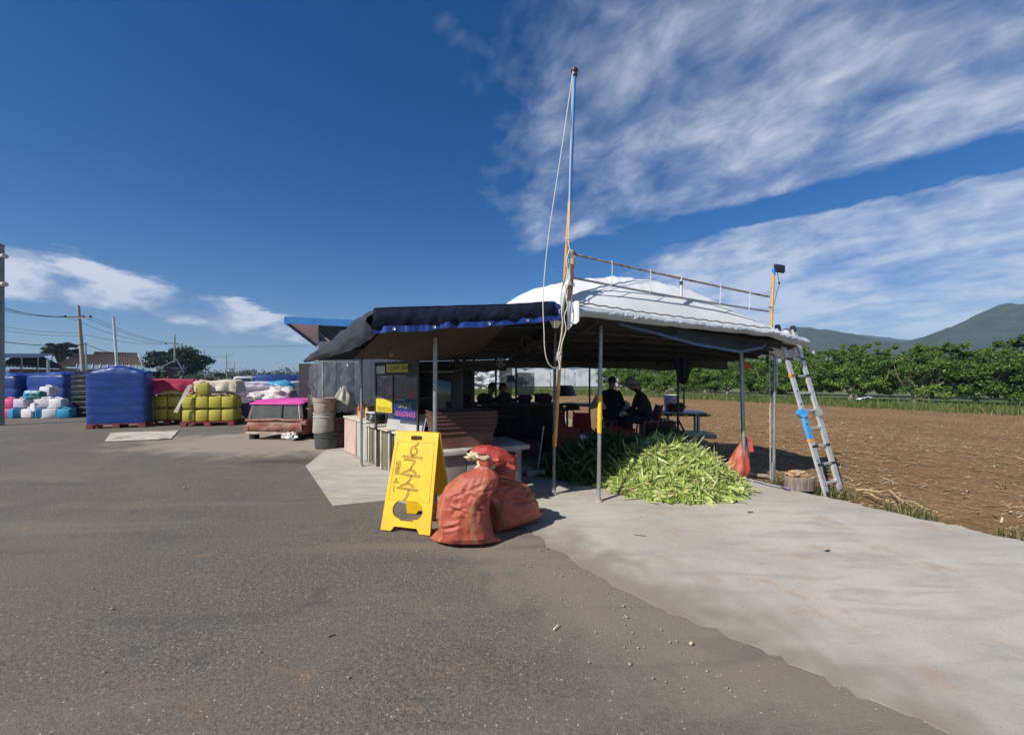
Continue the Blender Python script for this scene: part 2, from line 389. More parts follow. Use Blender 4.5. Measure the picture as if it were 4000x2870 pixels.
def m_soil():
    m, t, b = base_mat('tilled_soil')
    co = t.node('ShaderNodeTexCoord').outputs['Object']
    a = t.noise(co, 5, 7, .68); cl = t.noise(co, 22, 5, .7); big = t.noise(co, .35, 3)
    c = t.mix(t.step(a, .35, .65), (.185,.108,.050), (.275,.165,.078))
    c = t.mix(t.m('MULTIPLY', t.step(cl, .45, .7), .4), c, (.12,.07,.038))
    c = t.mix(t.m('MULTIPLY', t.step(big, .45, .65), .4), c, (.31,.195,.095))
    st = t.noise(t.map(co, (9, 30, 1), (0,0,R(-25))), 1.0, 3, .6)
    c = t.mix(t.m('MULTIPLY', t.step(st, .57, .67), .85), c, (.54,.41,.24))
    t.l.new(c, b.inputs['Base Color']); b.inputs['Roughness'].default_value = .95; b.inputs['Specular IOR Level'].default_value = .1
    bp = t.node('ShaderNodeBump'); bp.inputs['Strength'].default_value = .9; bp.inputs['Distance'].default_value = .05
    t.l.new(t.m('ADD', cl, a), bp.inputs['Height']); t.l.new(bp.outputs[0], b.inputs['Normal'])
    return m
asphalt = m_asphalt(); concrete = m_concrete(); soil = m_soil()
meadow = M('meadow_ground', (.075,.115,.028), .95, (.15,.145,.06), .12, 6, bump=.4, bscale=3, dirt=(.20,.16,.08), dirt_amt=.5, dscale=.05)

g = MB().box((0, 1500, -.35), (9000, 7000, .4)); ob('ground', g, meadow, kind='structure', smooth=None)

def ragged(pts, step=.06, amp=.03, seed=0.0, keep=()):
    out = []
    for i in range(len(pts)):
        a = Vector(pts[i]); b = Vector(pts[(i+1) % len(pts)]); n = max(1, int((b-a).length/step)) if i in keep else 1
        d = (b-a); nn = Vector((-d.y, d.x)).normalized() if d.length else Vector((0,0))
        for k in range(n):
            p = a+d*(k/n)
            if i in keep and k: p = p+nn*amp*(fbm(p.x*3, p.y*3, seed, 5)+.5*fbm(p.x*14, p.y*14, seed+3, 3))
            out.append((p.x, p.y))
    return out
# yard: old asphalt
yard = [(-70,-8),(1.9,-8),(2.3,1.2),(1.6,2.4),(1.1,3.0),(.6,4.4),(-.5,6.0),(-1.0,12.0),(-6.0,14.5),(-9.5,18),(-70,19.5)]
ob('asphalt_yard', MB().prism(yard, -.12, 0.0), asphalt, kind='structure', smooth=None)
apron = [(-3.48,6.48),(-2.09,4.48),(-1.56,4.67),(-.73,4.35),(0,3.97),(.22,3.65),(.52,3.09),(.73,2.75),(.94,2.51),(1.23,2.30),(1.45,2.07),(1.62,1.86),(1.84,1.62),(2.2,.6),(2.4,-3),
         (6.5,-3),(5.4,1.6),(4.67,3.5),(4.42,3.9),(4.1,4.39),(3.95,4.82),(3.62,5.30),(3.3,5.62),(3.2,7.0),(2.9,8.9),(1.5,10.2),(-1.5,11.2),(-4.2,9.4)]
ap = ragged(apron, .04, .075, 2.0, keep=set(range(2,14)) | set(range(16,24)))
ob('concrete_apron', MB().prism(ap, -.13, .005), concrete, kind='structure', smooth=None)

# tilled field
def field_grid(xs, ys, zf, skip):
    mb = MB(); nx = len(xs)
    mb.v = [(x, y, zf(x, y)) for y in ys for x in xs]
    for j in range(len(ys)-1):
        for i in range(nx-1):
            if skip(xs[i], ys[j]): continue
            a = j*nx+i; mb.f.append((a, a+1, a+nx+1, a+nx)); mb.m.append(0)
    return mb
def soil_z(x, y):
    near = max(0.0, 1-math.hypot(x-5, y-5)/16)
    return -.050+.035*fbm(x*1.6, y*1.6, 0, 3)+(.022*fbm(x*7, y*7, 3, 3) if near > 0 else 0)*1.2 + .012*math.sin((x*.5+y*.87)*7)
xs = list(np.concatenate([np.arange(2.2, 11, .085), np.arange(11, 46, .4)])); ys = list(np.concatenate([np.arange(-2, 3, .3), np.arange(3, 12, .085), np.arange(12, 42, .35)]))
verge_edge = lambda x: 45.2-1.51*x
ob('tilled_field', field_grid(xs, ys, soil_z, lambda x, y: y > verge_edge(x)+1.4+.6*fbm(x*.5, y*.5)), soil, kind='structure', smooth=180)
xs = list(np.arange(-16, 2.6, .5)); ys = list(np.arange(10.2, 34, .5))
ob('far_stubble_field', field_grid(xs, ys, lambda x, y: -.06+.03*fbm(x*.8, y*.8), lambda x, y: y < 11.2-.2*x), M('dry_stubble_ground', (.26,.19,.11), .95, (.36,.29,.17), .8, 6, bump=.5, bscale=6, dirt=(.13,.15,.05), dirt_amt=.6, dscale=.35), kind='structure', smooth=180)

# strips of maize trash on the soil
def strips(pos, length, width, ang, tilt, curl, mat, rnd, name, roll=None):
    """each strip: 2 quads along its length, lying on the ground with a slight curl"""
    n = len(pos); d = np.stack([np.cos(ang), np.sin(ang), tilt], 1); s = np.stack([-np.sin(ang), np.cos(ang), np.zeros(n)], 1)
    if roll is not None: s = s*np.cos(roll)[:,None]+np.array([0,0,1.])*np.sin(roll)[:,None]
    rows = []
    for k in (-1, 0, 1):
        c = pos+d*(k*length/2)[:,None]; c[:,2] += curl*(k*k)
        w = (width/2*(1.0 if k == 0 else .6))[:,None]
        rows += [c-s*w, c+s*w]
    v = np.stack(rows, 1).reshape(-1, 3); b = np.arange(n)[:,None]*6
    f = np.concatenate([b+np.array([0,1,3,2]), b+np.array([2,3,5,4])], 0)
    return np_mesh(name, v, f, mat, np.concatenate([rnd, rnd]))
straw = leaf_mat('dry_straw', [(0,(.20,.13,.07)),(.35,(.36,.25,.13)),(.75,(.52,.39,.22)),(1,(.64,.53,.36))], .8, .1)
def in_apron(x, y):
    from_edge = np.interp(y, [-3,1.6,3.5,3.9,4.39,4.82,5.3,5.62,7,8.9], [6.5,5.4,4.67,4.42,4.1,3.95,3.62,3.3,3.2,2.9])
    return x < from_edge+.03
pts = []
while len(pts) < 17000:
    r = 3.5+28*RNG.random()**1.25; a = RNG.uniform(R(5), R(80)); x = r*math.cos(a); y = r*math.sin(a)
    if x < 2.4 or y > verge_edge(x)+.8 or in_apron(x, y) or y > 38: continue
    if fbm(x*.7, y*.7, 5, 3)+.35 < RNG.random()*.6-.1: continue
    pts.append((x, y, soil_z(x, y)+.018))
pts = np.array(pts); n = len(pts)
ln = RNG.gamma(2.2, .042, n)+.03; wd = RNG.uniform(.008, .024, n)
me = strips(pts, ln, wd, RNG.normal(-.35, .9, n), RNG.normal(0, .12, n), RNG.uniform(0, .012, n), straw, RNG.random(n), 'maize_trash')
setp(link('maize_trash', me), 'scattered dry maize straw and husk scraps over the brown field', 'straw', kind='stuff')
# long dry stalks lying beside the slab edge
stalk_m = M('dry_stalk', (.50,.38,.20), .75, (.38,.27,.13), 8, bump=.2)
for i, (a, b, lb) in enumerate([((3345,1920),(3480,1925),'straight pale dry maize stalk lying nearest behind the ladder foot'),
                                ((3470,1922),(3560,1985),'dry maize stalk continuing the pale stalk line towards the field'),
                                ((3555,1965),(3660,2010),'greenish yellow dry maize stalk lying furthest right along the slab'),
                                ((3380,1930),(3470,1965),'short thin dry maize stalk slanting below the long pale one')]):
    p0 = G(*a, z=.02); p1 = G(*b, z=.02); L = (p1-p0)
    mb = MB(); path = [p0+L*k/6+Vector((0,0,.012*math.sin(k*1.3)+.02)) for k in range(7)]
    mb.tube(path, [.014,.012,.015,.012,.014,.011,.009], 7)
    t_ = thing('maize_stalk', lb, 'stalk', p0, group='dry maize stalks by the slab')
    wpart('stalk', mb, stalk_m, t_)
    lf = MB()
    for k in (2, 4):
        q = path[k]; dd = L.normalized(); sd = Vector((-dd.y, dd.x, 0))
        lf.grid(lambda u, v, q=q, dd=dd, sd=sd, k=k: q+dd*(u*.22)+sd*((v-.5)*.03*(1-u)+.10*u*u*(1 if k == 2 else -1))+Vector((0,0,.03*math.sin(u*3))), 6, 3)
    wpart('dry_leaf', lf, M('dry_leaf', (.46,.36,.2), .8, (.33,.24,.12), 10), t_)

# ------------------------------------------------------------------ grass (verge, slab edge)
grass_m = leaf_mat('grass_blades', [(0,(.05,.085,.018)),(.5,(.085,.135,.028)),(.8,(.15,.18,.045)),(1,(.30,.25,.11))], .6, .3)
def blades(pos, h, w, name, mat, lean=.5):
    n = len(pos); a = RNG.uniform(0, 2*math.pi, n); l = RNG.normal(0, lean, n)*h; la = RNG.uniform(0, 2*math.pi, n)
    s = np.stack([np.cos(a), np.sin(a), np.zeros(n)], 1)*(w/2)[:,None]
    off = np.stack([np.cos(la)*l, np.sin(la)*l, h], 1); mid = pos+off*np.array([.35,.35,.6]); tip = pos+off
    v = np.stack([pos-s, pos+s, mid+s*.8, mid-s*.8, tip+s*.15, tip-s*.15], 1).reshape(-1, 3); b = np.arange(n)[:,None]*6
    f = np.concatenate([b+np.array([0,1,2,3]), b+np.array([3,2,4,5])], 0); r = RNG.random(n)
    return np_mesh(name, v, f, mat, np.concatenate([r, r]))
pos = []
while len(pos) < 42000:
    x = RNG.uniform(-14, 40); y = RNG.uniform(12, 48)
    e = verge_edge(x)+.8*fbm(x*.35, y*.35, 2, 3)
    if x > 9:
        if not (e+.2 < y < e+14): continue
        if RNG.random() > (1.0 if y < e+7 else .45): continue
    elif not (31.5+1.2*fbm(x*.4, 1) < y < 46): continue
    pos.append((x, y, -.13))
pos = np.array(pos); hh = RNG.gamma(4, .05, len(pos))+.07
setp(link('verge_grass', blades(pos, hh, RNG.uniform(.018,.04,len(pos)), 'verge_grass', grass_m)), 'rough green grass verge between the brown field and the orchard', 'grass', kind='stuff')
weed_m = leaf_mat('weed_blades', [(0,(.03,.055,.014)),(.5,(.06,.095,.025)),(.75,(.16,.16,.06)),(1,(.34,.27,.13))], .5, .3)
for (c, rad, n, h, lb) in [(G(3245,1925),.20,260,.055,'green weeds growing round the foot of the ladder'), (G(3530,2010),.18,260,.075,'tuft of green grass at the slab edge right of the ladder'),
                           (G(3060,1900),.18,160,.07,'low weeds between the log stump and the thin steel pole'), (G(3980,2105),.15,90,.06,'grass tuft at the slab edge by the right margin')]:
    pp = np.stack([RNG.normal(c.x, rad*.55, n), RNG.normal(c.y, rad*.5, n), np.full(n, -.02)], 1); pp = pp[~in_apron(pp[:,0]+.02, pp[:,1])]
    setp(link('weed_tuft', blades(pp, RNG.gamma(4, h/4, len(pp))+.03, RNG.uniform(.006,.014,len(pp)), 'weed_tuft', weed_m, .6)), lb, 'weeds', kind='stuff')

# ------------------------------------------------------------------ leaves for trees
def leaf_cloud(centres, radii, per, size, name, mat, flat=.75, updir=.5, seed=1):
    rg = np.random.default_rng(seed); C = np.repeat(np.array(centres), per, 0); Rr = np.repeat(np.array(radii), per); n = len(C)
    d = rg.normal(size=(n,3)); d /= np.linalg.norm(d, axis=1)[:,None]; rr = Rr*rg.random(n)**.45
    p = C+d*rr[:,None]*np.array([1,1,flat])
    nrm = d*.7+rg.normal(size=(n,3))*.6+np.array([0,0,updir]); nrm /= np.linalg.norm(nrm, axis=1)[:,None]
    a = np.cross(nrm, rg.normal(size=(n,3))); a /= np.linalg.norm(a, axis=1)[:,None]; b = np.cross(nrm, a)
    sz = size*rg.uniform(.6, 1.35, n); L = a*sz[:,None]; W = b*(sz*.55)[:,None]; dr = nrm*(sz*.12)[:,None]
    v = np.stack([p-L*.5, p+W*.5-dr*0, p+L*.5-dr, p-W*.5], 1).reshape(-1,3)
    f = np.arange(n)[:,None]*4+np.array([0,1,2,3])
    cr = np.repeat(rg.random(len(centres)), per)
    return np_mesh(name, v, f, mat, np.clip(.45*cr+.55*rg.random(n), 0, 1))
bark_pale = M('pale_bark', (.30,.24,.18), .9, (.19,.15,.11), 6, bump=.5, bscale=18, stretch=(1,1,.4))
bark_dark = M('dark_bark', (.10,.08,.065), .9, (.06,.05,.04), 6, bump=.5, bscale=18)
orch_m = leaf_mat('orchard_leaves', [(0,(.048,.100,.020)),(.45,(.098,.178,.032)),(.75,(.165,.255,.045)),(1,(.28,.34,.065))], .45, .35)
def orchard_variant(k):
    rg = np.random.default_rng(100+k); tr = MB(); th = rg.uniform(.42,.6)
    tr.tube([(0,0,-.2),(.02,.01,.1),(.0,.03,th*.7),(.02,0,th)], [.17,.135,.12,.13], 9)
    limbs = MB(); cs = []; rs = []
    nl = 6
    for i in range(nl):
        a = 2*math.pi*i/nl+rg.uniform(-.3,.3); ln = rg.uniform(1.0,1.5); up = rg.uniform(.75,1.5)
        p0 = Vector((.02,0,th-.05)); p1 = p0+Vector((math.cos(a)*ln*.5, math.sin(a)*ln*.5, up*.35)); p2 = p0+Vector((math.cos(a)*ln, math.sin(a)*ln, up)); p3 = p2+Vector((math.cos(a)*.35, math.sin(a)*.35, .8))
        limbs.tube([p0,p1,p2,p3], [.075,.055,.038,.012], 6)
        for q in range(2):
            aa = a+rg.uniform(-.9,.9); p4 = p1+Vector((math.cos(aa)*.7, math.sin(aa)*.7, rg.uniform(.3,1.2))); limbs.tube([p1,(p1+p4)/2+Vector((0,0,.1)),p4], [.04,.025,.008], 5)
    for i in range(80):
        a = rg.uniform(0,2*math.pi); r = 2.25*math.sqrt(rg.random()); z = rg.uniform(.75, 3.2)
        env = 1.0 if z < 2.6 else max(.3, 1-(z-2.6)/1.0)
        cs.append((math.cos(a)*r*env, math.sin(a)*r*env, z-.22*r*rg.random())); rs.append(rg.uniform(.28,.55))
    for i in range(16):
        a = rg.uniform(0,2*math.pi); r = 1.5*math.sqrt(rg.random()); cs.append((math.cos(a)*r, math.sin(a)*r, rg.uniform(3.0,3.75))); rs.append(rg.uniform(.12,.24))
    return tr.mesh('trunk', bark_pale, 60), limbs.mesh('branches', bark_pale, 60), leaf_cloud(cs, rs, 150, .16, 'crown', orch_m, .8, .55, 200+k)
OV = [orchard_variant(k) for k in range(4)]
row = []
for i in range(13):
    s = i/12; row.append((10.8+s*22.5, 40.0-s*22.6))
ORD = ['first','second','third','fourth','fifth','sixth','seventh','eighth','ninth','tenth','eleventh','twelfth','thirteenth']
def orch(x, y, k, sc, rz, lb, grp):
    t_ = thing('orchard_tree', lb, 'tree', (x, y, -.10), rz, grp); t_.scale = (sc*1.02, sc*1.02, sc)
    for nm, me in zip(('trunk','branches','crown'), OV[k]): link(nm, me, t_)
for i, (x, y) in enumerate(row):
    orch(x+random.uniform(-.3,.3), y+random.uniform(-.3,.3), i % 4, random.uniform(.95,1.06)*(1.0 if i > 5 else .86), random.uniform(0,6.28),
         f'low bushy orchard tree, {ORD[i]} from the left in the front row', 'front row of orchard trees')
for i in range(9):
    s = i/8; x = 17.5+s*24; y = 43.5-s*22
    orch(x, y, (i*3+1) % 4, random.uniform(.95,1.08), random.uniform(0,6.28), f'orchard tree glimpsed behind the front row, {ORD[i]} from the left in the back row', 'back row of orchard trees')
# plastic scrap on the verge
mb = MB(); c = P(3375,1568,21.5)
mb.grid(lambda u, v: c+Vector(((u-.5)*.75+.1*fbm(u*3,v*3,1), (v-.5)*.35, .10+.16*abs(fbm(u*2.5,v*2.5,4,4))+.12*u)), 12, 8)
ob('plastic_scrap', mb, M('crumpled_plastic', (.70,.74,.78), .35, (.55,.6,.65), 6), smooth=180, label='crumpled white plastic scrap lying on the grass verge', cat='plastic scrap')

# ------------------------------------------------------------------ hills
hill_m = M('wooded_hill', (.014,.030,.016), .95, (.032,.054,.026), .05, 8, bump=1.0, bscale=.14, lo=.38, hi=.62, bdist=7.0, dirt=(.09,.085,.05), dirt_amt=.12, dscale=.006)
def ridge(name, prof, Y0, depth, far, lb, seedz):
    """hill whose skyline keeps to the given profile (pixel, pixel) seen from the yard, with a real slope in front and behind"""
    px = [p[0] for p in prof]; py = [p[1] for p in prof]
    def fn(u, v):
        x_ = px[0]+(px[-1]-px[0])*u; H = (1473-np.interp(x_, px, py))/1500*Y0
        t_ = v*2-1                       # -1 near foot, 0 crest, 1 far foot
        Y = Y0+t_*depth+30*fbm(u*4, v*3, seedz, 3); w = max(0.0, 1-abs(t_)**1.25)
        h = H*w*(1+.22*(1-w)*fbm(u*9, v*5, seedz+2, 4)) + (3.5*fbm(u*60, v*30, seedz, 3)*w)
        return Vector(((x_-2000)/1500*Y0, Y, h-1.5))
    ob(name, MB().grid(fn, 150, 40), hill_m, kind='structure', smooth=180, label=lb)
ridge('hill', [(2450,1473),(2650,1420),(2850,1360),(3000,1300),(3080,1275),(3165,1264),(3230,1274),(3300,1303),(3420,1340),(3600,1370),(3900,1430),(4200,1473)], 700, 240, 0, 'rounded wooded hill behind the ladder', 1.0)
ridge('hill', [(2900,1440),(3150,1360),(3290,1304),(3340,1301),(3400,1310),(3470,1319),(3560,1322),(3700,1330),(3900,1350),(4200,1400),(4500,1450)], 1050, 260, 0, 'low far saddle of wooded hills', 4.0)
ridge('hill', [(3350,1473),(3480,1390),(3560,1325),(3650,1292),(3740,1255),(3820,1226),(3880,1200),(3940,1176),(4000,1178),(4120,1160),(4300,1150),(4700,1170),(5400,1260),(6200,1473)], 560, 235, 0, 'tall wooded hill rising at the right edge', 8.0)
ridge('hill', [(-900,1466),(-300,1445),(200,1452),(600,1448),(900,1458),(1300,1446),(1700,1438),(2100,1424),(2450,1410),(2700,1425),(3000,1465)], 2100, 400, 0, 'faint low hills along the far horizon', 12.0)
# ------------------------------------------------------------------ the stall canopy
white_tarp = M('white_tarpaulin', (.64,.65,.66), .55, (.57,.59,.61), 1.5, 4, bump=.15, bscale=4, dirt=(.45,.44,.42), dirt_amt=.3, dscale=1.2)
under_net  = M('black_shade_sheet', (.010,.011,.016), .85, (.018,.017,.018), 3, bump=.1)
navy_net   = M('navy_shade_net', (.003,.007,.026), .8, (.007,.014,.036), 60, 3, bump=.5, bscale=160, lo=.45, hi=.75, spec=.25)
blue_hem   = M('blue_hem_tape', (.008,.034,.20), .5, (.012,.05,.26), 12, bump=.1)
brown_sheet= M('brown_sagging_sheet', (.050,.030,.022), .85, (.032,.021,.017), 3, bump=.2)
EY0, ESL = 3.85, .33                                   # front edge of the canopy: y = EY0 + ESL*x
def edge_xy(px):
    u = (px-2000)/1500; Y = EY0/(1-ESL*u); return Vector((u*Y, Y, 0))
def edge_pt(px, py):
    q = edge_xy(px); return Vector((q.x, q.y, EYE-(py-1473)/1500*q.y))
A_ = edge_pt(2228, 1185); B_ = edge_pt(3140, 1318); E_ = V(3.90, 6.95, 1.86); H_ = V(-.15, 10.0, 1.98)

# white roof tarp: a hump over the bows, falling to the four corners
root = thing('white_canopy_roof', 'white tarpaulin tent roof humped over the right half of the stall', 'tarpaulin', (2, 6.5, 2))
def roof(u, v):
    p = (A_*(1-u)+B_*u)*(1-v)+(H_*(1-u)+E_*u)*v
    prof = np.interp(u, [0,.012,.03,.08,.2,.32,.45,.6,.75,.88,1.0], [0,.30,.50,.70,.90,.985,1.0,.85,.55,.26,0]); a = prof*max(0, math.sin(math.pi*min(1.0, v**.72)))**.70
    hump = .84*a
    front = max(0.0, 1-v/.9)
    uu = u*26-v*15; fold = .13*max(0, fbm(uu, v*1.6, 0, 3)-.05)*max(0.0, min(1.0, (.25-v)/.15))*min(1, v*5)*(.55+.45*u) + .012*fbm(u*5, v*4, 2, 3)*min(1, v*6)
    bowl = -.05*math.sin(math.pi*u)*(1-min(1, v*5))
    lx = -.80*math.sin(math.pi*v)*(1-u)**2             # left side bellies outwards
    return p+Vector((lx, 0, hump+fold*.8+bowl))
mb = MB().grid(roof, 170, 70); wpart('roof_sheet', mb, white_tarp, root, 180)
# rolled, wrinkled valance along the front edge
def val(u, v):
    px = 2228+(3150-2228)*u; top = np.interp(px, [2228,2500,2990,3150], [1186,1225,1287,1318]); bot = np.interp(px, [2228,2300,2500,3000,3080,3150], [1238,1236,1262,1312,1335,1352])
    q = edge_pt(px, top+(bot-top)*v); w = min(1, u*5)
    wr = (.022*fbm(u*30, v*2.0, 1, 4)+.050*abs(fbm(u*60+v*4, v*2.2, 6, 4))*math.sin(math.pi*v))*w*(.6+.5*fbm(u*6,0,9,2))
    return q+Vector((.3, -.95, 0))*(-.02+.065*math.sin(math.pi*v)+wr)+Vector((0,0,.010*fbm(u*17,0,8,4)*w))
wpart('valance', MB().grid(val, 260, 12), M('shaded_white_valance', (.44,.48,.53), .38, (.35,.39,.44), 3, bump=.15, bscale=9), root, 180)  # white tarp; its shade is put into this darker bluish grey
mb = MB(); mb.tube([edge_pt(px, np.interp(px, [2240,2500,2990],[1184,1223,1285])+2*math.sin(px*.13))+V(.01,-.03,.008) for px in range(2240, 3010, 10)], .008, 5)
wpart('edge_cord', mb, M('dark_cord', (.10,.10,.11), .8, (.2,.2,.2), 20), root)
# bunched end at the right corner
bc = edge_pt(3105, 1340)+V(.12,.25,0)
def bunch(u, v):
    a = 2*math.pi*u; z = v; r = .16*math.sin(math.pi*min(1, .08+v*.9))**.6*(1+.35*fbm(math.cos(a)*2, math.sin(a)*2, z*3, 4))
    return bc+Vector((-.28+.62*z, .05+.25*z, .06-.10*z))+Vector((.3*math.cos(a)*r, math.cos(a)*r, math.sin(a)*r*1.25))
wpart('bunched_end', MB().grid(bunch, 40, 24, wrap=True), white_tarp, root, 180)
q0 = edge_pt(2225,1190); mb = MB()
mb.grid(lambda u, v: q0+Vector((-.03+.12*u, -.04+.02*math.sin(u*5), .03-.30*v*(1-.3*u)+.02*fbm(u*3,v*3,3))), 8, 10)
wpart('corner_flap', mb, white_tarp, root, 180)

# dark liner below, plus the flat left half of the canopy
root = thing('black_shade_canopy', 'black shade sheet forming the low dark ceiling of the stall', 'shade canopy', (0, 6.5, 2))
C_ = edge_pt(1462, 1245); D_ = V(-3.55, 6.65, 1.80); K_ = V(-2.6, 10.6, 1.95)
def liner(u, v):
    a0 = A_+V(0,.05,-.09); b0 = B_+V(-.05,.04,-.10); e0 = E_+V(0,-.05,-.06); h0 = H_+V(0,0,-.02)
    p = (a0*(1-u)+b0*u)*(1-v)+(h0*(1-u)+e0*u)*v
    return p+Vector((0,0,.10*math.sin(math.pi*u)*math.sin(math.pi*v)-.035*abs(math.sin(v*15))+.02*fbm(u*5,v*5,1)))
wpart('ceiling_sheet', MB().grid(liner, 40, 40), under_net, root, 180)
def liner2(u, v):
    c0 = C_+V(.05,.1,.05); d0 = D_+V(.1,.05,.02); a0 = A_+V(-.02,.05,-.03); h0 = H_
    k0 = K_
    p = (c0*(1-u)+a0*u)*(1-v)+(k0*(1-u)+h0*u)*v
    return p+Vector((-(1.0)*math.sin(math.pi*min(1,v*1.1))*(1-u)*.9, 0, .08*math.sin(math.pi*u)*math.sin(math.pi*v)-.03*abs(math.sin(v*13))))
wpart('ceiling_sheet', MB().grid(liner2, 36, 40), under_net, root, 180)
# rear flap hanging along the back edge
def rear(u, v):
    p = H_*(1-u)+E_*u; return p+Vector((.02*fbm(u*20,v,1), .03*fbm(u*14,v*2,3), -.03-(.20+.05*fbm(u*6,0,5))*v))
wpart('rear_flap', MB().grid(rear, 60, 5), M('grey_rear_flap', (.10,.095,.09), .8, (.07,.068,.065), 5, bump=.2, stretch=(4,1,1)), root, 180)
def rear2(u, v):
    p = K_*(1-u)+H_*u; return p+Vector((0, .03*fbm(u*14,v*2,3), -.02-(.30+.05*fbm(u*6,0,5))*v))
wpart('rear_flap', MB().grid(rear2, 40, 5), MATS['grey_rear_flap'], root, 180)
# purlins under the sheet
mb = MB()
for k, v in enumerate((.12,.30,.5,.72)):
    mb.tube([liner(u/10, v)+V(0,0,-.03) for u in range(11)], .017, 6)
for u in (.1,.42,.75): mb.tube([liner(u, v/10)+V(0,0,-.05) for v in range(11)], .017, 6)
for v in (.15,.4,.7): mb.tube([liner2(u/10, v)+V(0,0,-.03) for u in range(11)], .017, 6)
wpart('purlins', mb, M('dark_purlin', (.035,.035,.038), .7, (.05,.05,.05), 6), root)
# brown sheet sagging under the left bay
def sag(u, v):
    p = (C_*(1-u)+edge_pt(1980,1250)*u)*(1-v)+(V(-2.9,6.6,1.83)*(1-u)+V(-.6,6.6,1.95)*u)*v
    return p+Vector((.1*(1-u), .12, -.03-.20*math.sin(math.pi*u)*math.sin(math.pi*v)))
wpart('sagging_sheet', MB().grid(sag, 24, 20), brown_sheet, root, 180)
# inner blue-edged sheet below the white valance
root2 = thing('inner_tarpaulin', 'dark blue inner tarpaulin with pale blue hem sagging under the white valance', 'tarpaulin', (2.5,5.2,1.9))
def inner(u, v):
    px = 2450+(3060-2450)*u; q = edge_pt(px, np.interp(px,[2450,3060],[1262,1318]))+V(-.05,.16,0)
    drop = np.interp(u, [0,.25,.5,.8,.95,1],[.0,.07,.17,.22,.14,.0]); return q+Vector((0,.02*math.sin(u*9), -drop*v+.02))
wpart('sheet', MB().grid(inner, 60, 5), M('navy_tarpaulin', (.016,.026,.042), .7, (.03,.04,.055), 5), root2, 180)
wpart('hem', MB().grid(lambda u, v: inner(u, 1.0)+Vector((-.004,-.012,.012-.035*v)), 60, 3), M('pale_blue_hem', (.10,.16,.28), .6, (.07,.12,.22), 8), root2, 180)

# navy shade-net awning on the left front
root = thing('navy_net_awning', 'navy blue shade net awning with bright blue hem along the left front', 'awning', (-1, 4, 2))
def nv(u, v):
    px = 1462+(2190-1462)*u; top = np.interp(px,[1462,1520,2000,2150,2190],[1208,1205,1191,1180,1196]); bot = np.interp(px,[1462,1700,2000,2190],[1296,1280,1262,1240])
    q = edge_pt(px, top+(bot-top)*v)
    return q+Vector((0, -.03*math.sin(math.pi*v)+.018*fbm(u*14, v*2.2, 1, 4)-.012, 0))
wpart('front_drop', MB().grid(nv, 120, 10), navy_net, root, 180)
def hem(u, v):
    q = nv(u, 1.0); return q+Vector((0, -.012+.006*math.sin(u*60), .034-.055*v+.006*math.sin(u*19)+.006*fbm(u*9,0,2,3)))
wpart('hem', MB().grid(hem, 140, 4), blue_hem, root, 180)
mb = MB(); mb.tube([edge_pt(px, py)+V(0,-.03,0) for px, py in ((2150,1182),(2165,1186),(2178,1205),(2188,1238))], [.012,.02,.02,.014], 6)
wpart('corner_hem', mb, blue_hem, root)
for px in (1545, 1700, 1912, 2060):
    u = (px-1462)/728; q = hem(u, .5); mb = MB(); mb.tube([q+Vector((.011*math.cos(a), -.008, .011*math.sin(a))) for a in np.arange(0, 6.2, .7)], .0034, 5, closed=True)
    wpart('eyelet', mb, M('eyelet_metal', (.7,.7,.68), .35, (.6,.6,.6), 5, metal=.6), root)
# side sheet that slopes away to the left, flowing to the low rear corner
topc = [(1462,1208),(1432,1222),(1395,1246),(1335,1297),(1262,1353),(1215,1384),(1196,1408)]; botc = [(1468,1302),(1440,1330),(1400,1352),(1330,1382),(1270,1400),(1225,1410),(1200,1414)]
yy = [0,.12,.28,.52,.75,.92,1]
C0 = edge_xy(1462)
def side(u, v):
    px = np.interp(u, yy, [p[0] for p in topc]); pt = np.interp(u, yy, [p[1] for p in topc]); bx = np.interp(u, yy, [p[0] for p in botc]); pb = np.interp(u, yy, [p[1] for p in botc])
    Y = C0.y+(6.75-C0.y)*u; a = P(px, pt, Y+.30*(1-v)); b = P(bx, pb, Y)
    q = a*(1-v)+b*v; o = .06*math.sin(math.pi*v)+.03*fbm(u*6, v*3, 2, 4)
    return q+Vector((-o, -o*.4, .02*fbm(u*9,v*4,6)))
wpart('side_slope', MB().grid(side, 60, 14), M('grey_shade_net', (.016,.021,.030), .7, (.042,.048,.058), 45, 3, bump=.6, bscale=120, lo=.42, hi=.75), root, 180)
# top of the awning running back to the middle of the stall
def topn(u, v):
    f = nv(u, 0.0); b = V(-2.3,8.5,2.02)*(1-u)+V(.0,7.6,2.45)*u; q = f*(1-v)+b*v
    return q+Vector((0,0,-.06*math.sin(math.pi*v)+.01))
wpart('top_sheet', MB().grid(topn, 40, 16), navy_net, root, 180)
wpart('top_sheet', MB().grid(lambda u, v: side(u, 0.0)*(1-v)+(V(-2.3,8.5,2.02)*(1-u*0)+V(0,0,-.1)*u)*v, 24, 10), navy_net, root, 180)

